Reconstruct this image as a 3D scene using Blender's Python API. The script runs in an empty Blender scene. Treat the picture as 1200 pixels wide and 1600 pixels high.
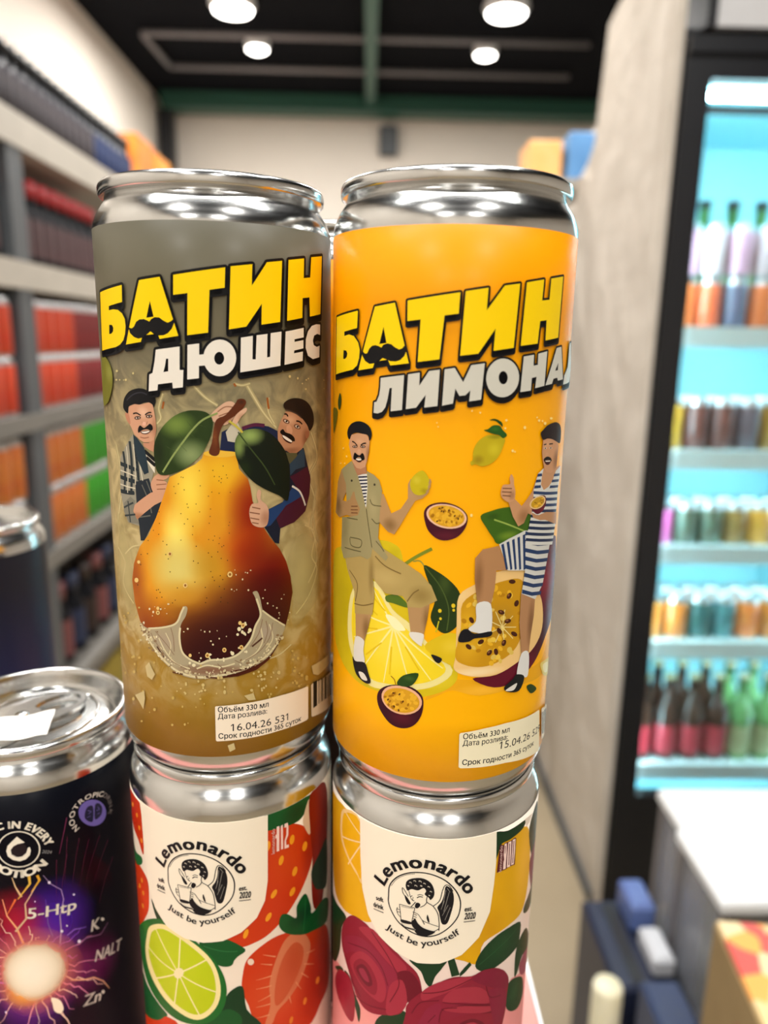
import bpy, math, random
import numpy as np
from mathutils import Vector, Matrix
from mathutils.geometry import tessellate_polygon

scene = bpy.context.scene
COL = scene.collection
PI = math.pi

# ---------------------------------------------------------------- camera, world, exposure
EYE = Vector((0.0, 0.0, 1.45))
PITCH, ROLL, YAW = 0.22956, 0.01682, -0.025
cam_data = bpy.data.cameras.new('camera')
cam_data.sensor_fit = 'VERTICAL'
cam_data.sensor_height = 36.0
cam_data.sensor_width = 27.0
cam_data.lens = 26.0
cam_data.clip_start = 0.01
cam_data.clip_end = 60.0
cam_data.dof.use_dof = True
cam_data.dof.focus_distance = 0.177
cam_data.dof.aperture_fstop = 9.5
cam = bpy.data.objects.new('camera', cam_data)
COL.objects.link(cam)
fwd = Vector((0, math.cos(PITCH), -math.sin(PITCH)))
right = Vector((1, 0, 0))
up = right.cross(fwd)
r2 = right * math.cos(ROLL) + up * math.sin(ROLL)
u2 = up * math.cos(ROLL) - right * math.sin(ROLL)
yaw = Matrix.Rotation(YAW, 3, 'Z')
r2, u2, f2 = yaw @ r2, yaw @ u2, yaw @ fwd
cam.matrix_world = Matrix(((r2.x, u2.x, -f2.x, EYE.x), (r2.y, u2.y, -f2.y, EYE.y), (r2.z, u2.z, -f2.z, EYE.z), (0, 0, 0, 1)))
scene.camera = cam

world = bpy.data.worlds.new('world')
scene.world = world
world.use_nodes = True
world.node_tree.nodes['Background'].inputs['Color'].default_value = (0.9, 0.95, 1.0, 1)
world.node_tree.nodes['Background'].inputs['Strength'].default_value = 0.02

vs = scene.view_settings
vs.view_transform = 'Standard'
vs.look = 'None'
vs.gamma = 1.0
vs.use_curve_mapping = False
vs.exposure = 0.0
scene.cycles.max_bounces = 7
scene.cycles.diffuse_bounces = 3
scene.cycles.glossy_bounces = 3
scene.cycles.transparent_max_bounces = 16
LAMP_WATTS = 24.0
LED_STRENGTH = 52.0

# ---------------------------------------------------------------- helpers
def lin(c):
    out = []
    for v in c[:3]:
        v = v / 255.0
        out.append(v / 12.92 if v <= 0.04045 else ((v + 0.055) / 1.055) ** 2.4)
    return out

def pm(name, col, rough=0.5, metal=0.0, noise=0.08, scale=40.0, bump=0.0, coat=0.0, emit=0.0, col2=None, spec=0.5, trans=0.0):
    """Procedural material: noise-varied colour, optional noise bump."""
    m = bpy.data.materials.new(name)
    m.use_nodes = True
    nt = m.node_tree
    b = nt.nodes['Principled BSDF']
    a = lin(col)
    tc = nt.nodes.new('ShaderNodeTexCoord')
    nz = nt.nodes.new('ShaderNodeTexNoise')
    nz.inputs['Scale'].default_value = scale
    nz.inputs['Detail'].default_value = 4
    nt.links.new(tc.outputs['Object'], nz.inputs['Vector'])
    mix = nt.nodes.new('ShaderNodeMix')
    mix.data_type = 'RGBA'
    c2 = lin(col2) if col2 else [v * (1 - noise * 2.5) for v in a]
    c1 = a if col2 else [min(1, v * (1 + noise)) for v in a]
    mix.inputs[6].default_value = (*c1, 1)
    mix.inputs[7].default_value = (*c2, 1)
    nt.links.new(nz.outputs['Fac'], mix.inputs[0])
    nt.links.new(mix.outputs[2], b.inputs['Base Color'])
    b.inputs['Roughness'].default_value = rough
    b.inputs['Metallic'].default_value = metal
    b.inputs['Specular IOR Level'].default_value = spec
    b.inputs['Coat Weight'].default_value = coat
    b.inputs['Coat Roughness'].default_value = 0.12
    if trans:
        b.inputs['Transmission Weight'].default_value = trans
    if bump:
        bp = nt.nodes.new('ShaderNodeBump')
        bp.inputs['Strength'].default_value = bump
        bp.inputs['Distance'].default_value = 0.01
        nt.links.new(nz.outputs['Fac'], bp.inputs['Height'])
        nt.links.new(bp.outputs['Normal'], b.inputs['Normal'])
    if emit:
        b.inputs['Emission Color'].default_value = (*a, 1)
        b.inputs['Emission Strength'].default_value = emit
    return m

def mesh_obj(name, verts, faces, mats, parent=None, smooth=False, midx=None):
    me = bpy.data.meshes.new(name)
    me.from_pydata(verts, [], faces)
    for m in (mats if isinstance(mats, (list, tuple)) else [mats]):
        me.materials.append(m)
    if midx:
        me.polygons.foreach_set('material_index', midx)
    if smooth:
        me.polygons.foreach_set('use_smooth', [True] * len(me.polygons))
    me.update()
    o = bpy.data.objects.new(name, me)
    COL.objects.link(o)
    o.parent = parent
    return o

def tag(o, label, cat, group=None):
    o['label'] = label
    o['category'] = cat
    if group:
        o['group'] = group
    return o

def thing(name, label, cat, loc=(0, 0, 0), rz=0.0, group=None):
    o = bpy.data.objects.new(name, None)
    o.empty_display_size = 0.02
    COL.objects.link(o)
    o.location = loc
    o.rotation_euler = (0, 0, rz)
    return tag(o, label, cat, group)

def struct(o):
    o['kind'] = 'structure'
    return o

class MB:
    """Collects boxes, lathes and tubes into one mesh."""
    def __init__(self):
        self.v, self.f, self.m, self.s = [], [], [], []
    def box(self, x0, x1, y0, y1, z0, z1, mi=0, bev=0.0):
        n = len(self.v)
        if bev <= 0:
            self.v += [(x0, y0, z0), (x1, y0, z0), (x1, y1, z0), (x0, y1, z0), (x0, y0, z1), (x1, y0, z1), (x1, y1, z1), (x0, y1, z1)]
            fs = [(0, 3, 2, 1), (4, 5, 6, 7), (0, 1, 5, 4), (1, 2, 6, 5), (2, 3, 7, 6), (3, 0, 4, 7)]
        else:
            b = bev
            for z, k in ((z0, b), (z0 + b, 0), (z1 - b, 0), (z1, b)):
                e = b * 0.6 if k == 0 else b
                self.v += [(x0 + e + k * .4, y0 + k, z), (x1 - e - k * .4, y0 + k, z), (x1 - k, y0 + e + k * .4, z), (x1 - k, y1 - e - k * .4, z),
                           (x1 - e - k * .4, y1 - k, z), (x0 + e + k * .4, y1 - k, z), (x0 + k, y1 - e - k * .4, z), (x0 + k, y0 + e + k * .4, z)]
            fs = [tuple(range(7, -1, -1)), tuple(range(24, 32))]
            for r in range(3):
                for i in range(8):
                    j = (i + 1) % 8
                    fs.append((r * 8 + i, r * 8 + j, r * 8 + 8 + j, r * 8 + 8 + i))
        for f in fs:
            self.f.append(tuple(n + i for i in f)); self.m.append(mi); self.s.append(False)
        return self
    def lathe(self, prof, seg=32, mi=0, cx=0.0, cy=0.0, z=0.0, close_top=False, close_bot=False, mis=None):
        n = len(self.v)
        for r, h in prof:
            for i in range(seg):
                t = 2 * PI * i / seg
                self.v.append((cx + r * math.cos(t), cy + r * math.sin(t), z + h))
        for k in range(len(prof) - 1):
            for i in range(seg):
                j = (i + 1) % seg
                self.f.append((n + k * seg + i, n + k * seg + j, n + (k + 1) * seg + j, n + (k + 1) * seg + i))
                self.m.append(mis[k] if mis else mi); self.s.append(True)
        if close_bot:
            self.f.append(tuple(n + i for i in range(seg - 1, -1, -1))); self.m.append(mis[0] if mis else mi); self.s.append(False)
        if close_top:
            b = n + (len(prof) - 1) * seg
            self.f.append(tuple(b + i for i in range(seg))); self.m.append(mis[-1] if mis else mi); self.s.append(False)
        return self
    def tube(self, pts, r, seg=8, mi=0):
        pts = [Vector(p) for p in pts]
        n = len(self.v)
        for k, p in enumerate(pts):
            d = (pts[min(k + 1, len(pts) - 1)] - pts[max(k - 1, 0)]).normalized()
            a = d.orthogonal().normalized() if k == 0 else (a - d * a.dot(d)).normalized()
            b = d.cross(a)
            for i in range(seg):
                t = 2 * PI * i / seg
                self.v.append(tuple(p + a * (r * math.cos(t)) + b * (r * math.sin(t))))
        for k in range(len(pts) - 1):
            for i in range(seg):
                j = (i + 1) % seg
                self.f.append((n + k * seg + i, n + k * seg + j, n + (k + 1) * seg + j, n + (k + 1) * seg + i)); self.m.append(mi); self.s.append(True)
        e = n + (len(pts) - 1) * seg
        self.f.append(tuple(n + i for i in range(seg - 1, -1, -1))); self.m.append(mi); self.s.append(False)
        self.f.append(tuple(e + i for i in range(seg))); self.m.append(mi); self.s.append(False)
        return self
    def build(self, name, mats, parent=None):
        o = mesh_obj(name, self.v, self.f, mats, parent, midx=self.m)
        o.data.polygons.foreach_set('use_smooth', self.s)
        o.data.update()
        return o

def box(name, x0, x1, y0, y1, z0, z1, mat, parent=None, bev=0.0):
    return MB().box(x0, x1, y0, y1, z0, z1, 0, bev).build(name, mat, parent)

def copy_tree(o, parent=None):
    c = o.copy()
    COL.objects.link(c)
    c.parent = parent
    for ch in list(o.children):
        copy_tree(ch, c)
    return c

# ---------------------------------------------------------------- printed label art (label coordinates: 1/100 mm along and up the wrap)
CAN_R = 0.0289
LEVEL = 2.4e-6
SK = 1.0

def ink_material(name, alpha):
    m = bpy.data.materials.new(name)
    m.use_nodes = True
    nt = m.node_tree
    b = nt.nodes['Principled BSDF']
    at = nt.nodes.new('ShaderNodeAttribute')
    at.attribute_name = 'ink'
    nt.links.new(at.outputs['Color'], b.inputs['Base Color'])
    if alpha:
        nt.links.new(at.outputs['Alpha'], b.inputs['Alpha'])
    tc = nt.nodes.new('ShaderNodeTexCoord')
    nz = nt.nodes.new('ShaderNodeTexNoise')
    nz.inputs['Scale'].default_value = 900
    nt.links.new(tc.outputs['Object'], nz.inputs['Vector'])
    mr = nt.nodes.new('ShaderNodeMapRange')
    mr.inputs['To Min'].default_value = 0.36
    mr.inputs['To Max'].default_value = 0.46
    nt.links.new(nz.outputs['Fac'], mr.inputs['Value'])
    nt.links.new(mr.outputs['Result'], b.inputs['Roughness'])
    b.inputs['Coat Weight'].default_value = 0.06
    b.inputs['Coat Roughness'].default_value = 0.28
    b.inputs['Specular IOR Level'].default_value = 0.14
    return m
INK = ink_material('print_ink', False)
INK_A = ink_material('print_ink_soft', True)

_glyph = {}
def quad(x0, y0, x1, y1):
    return [(x0, y0), (x1, y0), (x1, y1), (x0, y1)]
HAND = {'н': [quad(.08, 0, .165, .54), quad(.43, 0, .515, .54), quad(.165, .235, .43, .31)],
        'ъ': [quad(.01, .465, .17, .54), quad(.15, 0, .235, .54), quad(.235, .255, .46, .325), quad(.235, 0, .46, .07), [(.46, 0), (.55, .06), (.55, .265), (.46, .325), (.46, .255), (.47, .24), (.47, .085), (.46, .07)]],
        '1': [quad(.2, 0, .295, .68), [(.2, .68), (.06, .55), (.06, .455), (.2, .57)]]}
def char_tris(ch):
    """One glyph at size 1 -> (verts, tris, advance)."""
    if ch in _glyph:
        return _glyph[ch]
    def conv(txt):
        cu = bpy.data.curves.new('t', 'FONT')
        cu.body = txt
        cu.size = 1.0
        cu.resolution_u = 3
        cu.fill_mode = 'FRONT'
        o = bpy.data.objects.new('t', cu)
        COL.objects.link(o)
        ev = o.evaluated_get(bpy.context.evaluated_depsgraph_get())
        me = ev.to_mesh()
        me.calc_loop_triangles()
        v = [(p.co.x, p.co.y) for p in me.vertices]
        t = [tuple(q.vertices) for q in me.loop_triangles]
        ev.to_mesh_clear()
        bpy.data.objects.remove(o)
        bpy.data.curves.remove(cu)
        return v, t
    if 'HH' not in _glyph:
        _glyph['HH'] = max(x for x, y in conv('HH')[0])
    adv = max(x for x, y in conv('H' + ch + 'H')[0]) - _glyph['HH']
    if ch in HAND:
        v, t = [], []
        for pl in HAND[ch]:
            for tri in tess([pl]):
                t.append((len(v), len(v) + 1, len(v) + 2)); v += tri
    elif ch == ' ':
        v, t = [], []
    else:
        v, t = conv(ch)
    _glyph[ch] = (v, t, adv)
    return _glyph[ch]

def embolden(v, t, wt):
    if wt <= 0 or not v:
        return v, t
    n = len(v)
    sh = [(-wt, -wt * .5), (wt, -wt * .5), (-wt, wt * .5), (wt, wt * .5)]
    return [(x + dx, y + dy) for dx, dy in sh for x, y in v], [tuple(i + k * n for i in q) for k in range(4) for q in t]

def text_tris(txt, wt):
    v, t, x0 = [], [], 0.0
    for ch in txt:
        a, b, w = char_tris(ch)
        n = len(v)
        v += [(x + x0, y) for x, y in a]
        t += [tuple(i + n for i in q) for q in b]
        x0 += w
    return embolden(v, t, wt)

def smooth_closed(p, n=4):
    out = []
    N = len(p)
    for i in range(N):
        a, b, c, d = p[i - 1], p[i], p[(i + 1) % N], p[(i + 2) % N]
        for k in range(n):
            t = k / n
            out.append(tuple(0.5 * (2 * b[q] + (c[q] - a[q]) * t + (2 * a[q] - 5 * b[q] + 4 * c[q] - d[q]) * t * t + (3 * b[q] - a[q] - 3 * c[q] + d[q]) * t ** 3) for q in (0, 1)))
    return out

def smooth_open(p, n=5):
    if len(p) < 3:
        return p
    q = [p[0]] + p + [p[-1]]
    out = []
    for i in range(1, len(q) - 2):
        a, b, c, d = q[i - 1], q[i], q[i + 1], q[i + 2]
        for k in range(n):
            t = k / n
            out.append(tuple(0.5 * (2 * b[z] + (c[z] - a[z]) * t + (2 * a[z] - 5 * b[z] + 4 * c[z] - d[z]) * t * t + (3 * b[z] - a[z] - 3 * c[z] + d[z]) * t ** 3) for z in (0, 1)))
    out.append(p[-1])
    return out

def pairs(fl):
    return [(fl[i], fl[i + 1]) for i in range(0, len(fl), 2)]

def tess(rings):
    vs_ = [Vector((x, y, 0)) for r in rings for x, y in r]
    tr = tessellate_polygon([[Vector((x, y, 0)) for x, y in r] for r in rings])
    return [[(vs_[i].x, vs_[i].y) for i in t] for t in tr]

def stroke_tris(p, w0, w1):
    L = [0.0]
    for a, b in zip(p, p[1:]):
        L.append(L[-1] + math.hypot(b[0] - a[0], b[1] - a[1]))
    T = L[-1] or 1.0
    out = []
    for k in range(len(p) - 1):
        a, b = p[k], p[k + 1]
        d = math.hypot(b[0] - a[0], b[1] - a[1])
        if d < 1e-6:
            continue
        nx, ny = -(b[1] - a[1]) / d, (b[0] - a[0]) / d
        ha = 50 * (w0 + (w1 - w0) * L[k] / T)
        hb = 50 * (w0 + (w1 - w0) * L[k + 1] / T)
        out.append([(a[0] + nx * ha, a[1] + ny * ha), (a[0] - nx * ha, a[1] - ny * ha), (b[0] - nx * hb, b[1] - ny * hb), (b[0] + nx * hb, b[1] + ny * hb)])
        if k:
            out.append([(a[0] + ha * math.cos(t), a[1] + ha * math.sin(t)) for t in [PI * 2 * q / 6 for q in range(6)]])
    return out

def outline_tris(ring, w, dz, ds):
    out = []
    h = w * 100
    for k in range(3 if dz else 1):
        ox, oy = ds * 50 * k, dz * 50 * k
        pr = [(x + ox, y + oy) for x, y in ring]
        out += tess([pr])
        for a, b in zip(pr, pr[1:] + pr[:1]):
            d = math.hypot(b[0] - a[0], b[1] - a[1]) or 1
            nx, ny = -(b[1] - a[1]) / d * h, (b[0] - a[0]) / d * h
            out.append([(a[0] + nx, a[1] + ny), (a[0] - nx, a[1] - ny), (b[0] - nx, b[1] - ny), (b[0] + nx, b[1] + ny)])
            out.append([(a[0] + h * math.cos(t), a[1] + h * math.sin(t)) for t in [PI * 2 * q / 8 for q in range(8)]])
    return out

def cut(poly, ax, step):
    """Slice a convex polygon into strips along one axis."""
    lo = min(p[ax] for p in poly)
    hi = max(p[ax] for p in poly)
    k0, k1 = math.floor(lo / step), math.ceil(hi / step)
    if k1 - k0 <= 1:
        return [poly]
    out = []
    rest = poly
    for k in range(k0 + 1, k1):
        c = k * step
        A, B = [], []
        n = len(rest)
        for i in range(n):
            p, q = rest[i], rest[(i + 1) % n]
            if p[ax] <= c: A.append(p)
            if p[ax] >= c: B.append(p)
            if (p[ax] < c < q[ax]) or (q[ax] < c < p[ax]):
                t = (c - p[ax]) / (q[ax] - p[ax])
                z = (p[0] + (q[0] - p[0]) * t, p[1] + (q[1] - p[1]) * t)
                A.append(z); B.append(z)
        if len(A) > 2: out.append(A)
        rest = B
        if len(rest) < 3: break
    if len(rest) > 2: out.append(rest)
    return out

def fill_colour(f, U, V):
    """Colour (linear RGBA) of a print fill at label points."""
    n = len(U)
    if isinstance(f, tuple):
        c = np.empty((n, 4)); c[:, :3] = lin(f); c[:, 3] = f[3] if len(f) > 3 else 1.0
        return c
    b = f[0]
    c = np.empty((n, 4)); c[:, :3] = b[:3]; c[:, 3] = b[3] if len(b) > 3 else 1.0
    for l in f[1:]:
        if l[0] == 'R':
            _, cx, cy, rx, ry, r, g, bb, al, pw = l
            d = np.sqrt(((U - cx) / rx) ** 2 + ((V - cy) / ry) ** 2)
            w = np.clip(1 - d, 0, 1)
            w = al * (w * w * (3 - 2 * w)) ** (pw * 0.75)
        else:
            _, x0, y0, x1, y1, r, g, bb, a0, a1 = l
            dx, dy = x1 - x0, y1 - y0
            t = np.clip(((U - x0) * dx + (V - y0) * dy) / (dx * dx + dy * dy), 0, 1)
            w = a0 + (a1 - a0) * t
        w = np.clip(w, 0, 1)
        a_old = c[:, 3].copy()
        a_new = w + a_old * (1 - w)
        k = np.where(a_new > 1e-4, w / np.maximum(a_new, 1e-4), 0)[:, None]
        c[:, :3] = np.array([r, g, bb]) * k + c[:, :3] * (1 - k)
        c[:, 3] = a_new
    s = c[:, :3] / 255.0
    c[:, :3] = np.where(s <= 0.04045, s / 12.92, ((s + 0.055) / 1.055) ** 2.4)
    return c

CAP = None
def prim_polys(p):
    global CAP
    _, kind, f, polys, *ex = p
    if kind in 'Pp':
        rings = [pairs(q) for q in polys]
        if kind == 'p':
            rings = [smooth_closed(r) for r in rings]
        return tess(rings)
    if kind in 'Ss':
        q = pairs(polys[0])
        return stroke_tris(smooth_open(q) if kind == 's' else q, ex[0], ex[1])
    if kind == 'E':
        cx, cy, ax, ay, bx, by = polys[0]
        big = max(math.hypot(ax, ay), math.hypot(bx, by))
        n = 8 if big < 40 else (14 if big < 120 else 26)
        return [[(cx + ax * math.cos(t) + bx * math.sin(t), cy + ay * math.cos(t) + by * math.sin(t)) for t in [2 * PI * k / n for k in range(n)]]]
    if kind == 'O':
        return outline_tris(pairs(polys[0]), ex[0], ex[1], ex[2])
    txt, h, wt = ex
    if CAP is None:
        CAP = max(y for x, y in text_tris('H', 0)[0])
    if kind == 'T':
        x0, y0, x1, y1 = polys[0]
        v, t = text_tris(txt, wt)
        a, b = min(p[0] for p in v), max(p[0] for p in v)
        L = math.hypot(x1 - x0, y1 - y0)
        ux, uy = (x1 - x0) / L, (y1 - y0) / L
        sx, sy = L / (b - a), h / CAP
        if abs(ux) < 0.35:
            sy = h / CAP
        q = [(x0 + ux * (x - a) * sx - uy * y * sy, y0 + uy * (x - a) * sx + ux * y * sy) for x, y in v]
        return [[q[i] for i in tt] for tt in t]
    path = smooth_open(pairs(polys[0]), 6)
    L = [0.0]
    for a, b in zip(path, path[1:]):
        L.append(L[-1] + math.hypot(b[0] - a[0], b[1] - a[1]))
    adv = [char_tris(ch)[2] for ch in txt]
    tot = sum(adv)
    out = []
    s = 0.0
    k = L[-1] / tot
    for ch, w in zip(txt, adv):
        if ch != ' ':
            d = (s + w / 2) * k
            i = max(0, min(len(path) - 2, next((j for j in range(len(L) - 1) if L[j + 1] >= d), len(path) - 2)))
            a, b = path[i], path[i + 1]
            seg = (L[i + 1] - L[i]) or 1
            t = (d - L[i]) / seg
            px, py = a[0] + (b[0] - a[0]) * t, a[1] + (b[1] - a[1]) * t
            i0, i1 = max(0, i - 2), min(len(path) - 1, i + 3)
            dx, dy = path[i1][0] - path[i0][0], path[i1][1] - path[i0][1]
            n = math.hypot(dx, dy) or 1
            ux, uy = dx / n, dy / n
            v, tr = text_tris(ch, wt)
            mid = w / 2
            q = [(px + ux * (x - mid) * k - uy * y * h / CAP, py + uy * (x - mid) * k + ux * y * h / CAP) for x, y in v]
            out += [[q[j] for j in tt] for tt in tr]
        s += w
    return out

def print_mesh(name, prims, parent, label=None, zlo=0.0, zhi=1.0):
    P, F, MI, C = [], [], [], []
    for p in prims:
        f = p[2]
        grad = isinstance(f, list)
        soft = (grad and len(f[0]) > 3) or (not grad and len(f) > 3)
        us, lv = [], 20e-6 + p[0] * LEVEL
        for poly in prim_polys(p):
            for q in cut(poly, 0, 60.0):
                for z in (cut(q, 1, 60.0) if grad else [q]):
                    F.append(tuple(range(len(P) + len(us), len(P) + len(us) + len(z))))
                    MI.append(1 if soft else 0)
                    us += [(x, y, lv) for x, y in z]
        if not us:
            continue
        A = np.array(us)
        C.append(fill_colour(f, A[:, 0], A[:, 1]))
        P += us
    A = np.array(P)
    A[:, 1] = np.clip(A[:, 1], zlo * 1e5 + 1, zhi * 1e5 - 1)   # print ends where the wrap ends
    th = A[:, 0] * 1e-5 / CAN_R
    r = CAN_R + A[:, 2]
    co = np.stack([r * np.sin(th), -r * np.cos(th), A[:, 1] * 1e-5], 1)
    nrm = np.stack([np.sin(th), -np.cos(th), np.zeros_like(th)], 1)
    me = bpy.data.meshes.new(name)
    me.from_pydata(co.tolist(), [], F)
    # keep every face turned outward
    me.materials.append(INK); me.materials.append(INK_A)
    me.polygons.foreach_set('material_index', MI)
    pn = np.empty(len(me.polygons) * 3); me.polygons.foreach_get('normal', pn); pn = pn.reshape(-1, 3)
    pc = np.empty(len(me.polygons) * 3); me.polygons.foreach_get('center', pc); pc = pc.reshape(-1, 3)
    flip = (pn[:, 0] * pc[:, 0] + pn[:, 1] * pc[:, 1]) < 0
    if flip.any():
        F = [t[::-1] if fl else t for t, fl in zip(F, flip)]
        bpy.data.meshes.remove(me)
        me = bpy.data.meshes.new(name)
        me.from_pydata(co.tolist(), [], F)
        me.materials.append(INK); me.materials.append(INK_A)
        me.polygons.foreach_set('material_index', MI)
    at = me.color_attributes.new('ink', 'FLOAT_COLOR', 'POINT')
    at.data.foreach_set('color', np.concatenate(C).astype(np.float32).ravel())
    me.polygons.foreach_set('use_smooth', [True] * len(me.polygons))
    me.normals_split_custom_set_from_vertices(nrm.tolist())
    me.update()
    o = bpy.data.objects.new(name, me)
    COL.objects.link(o)
    o.parent = parent
    if label:
        o['label'] = label
    return o
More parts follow.
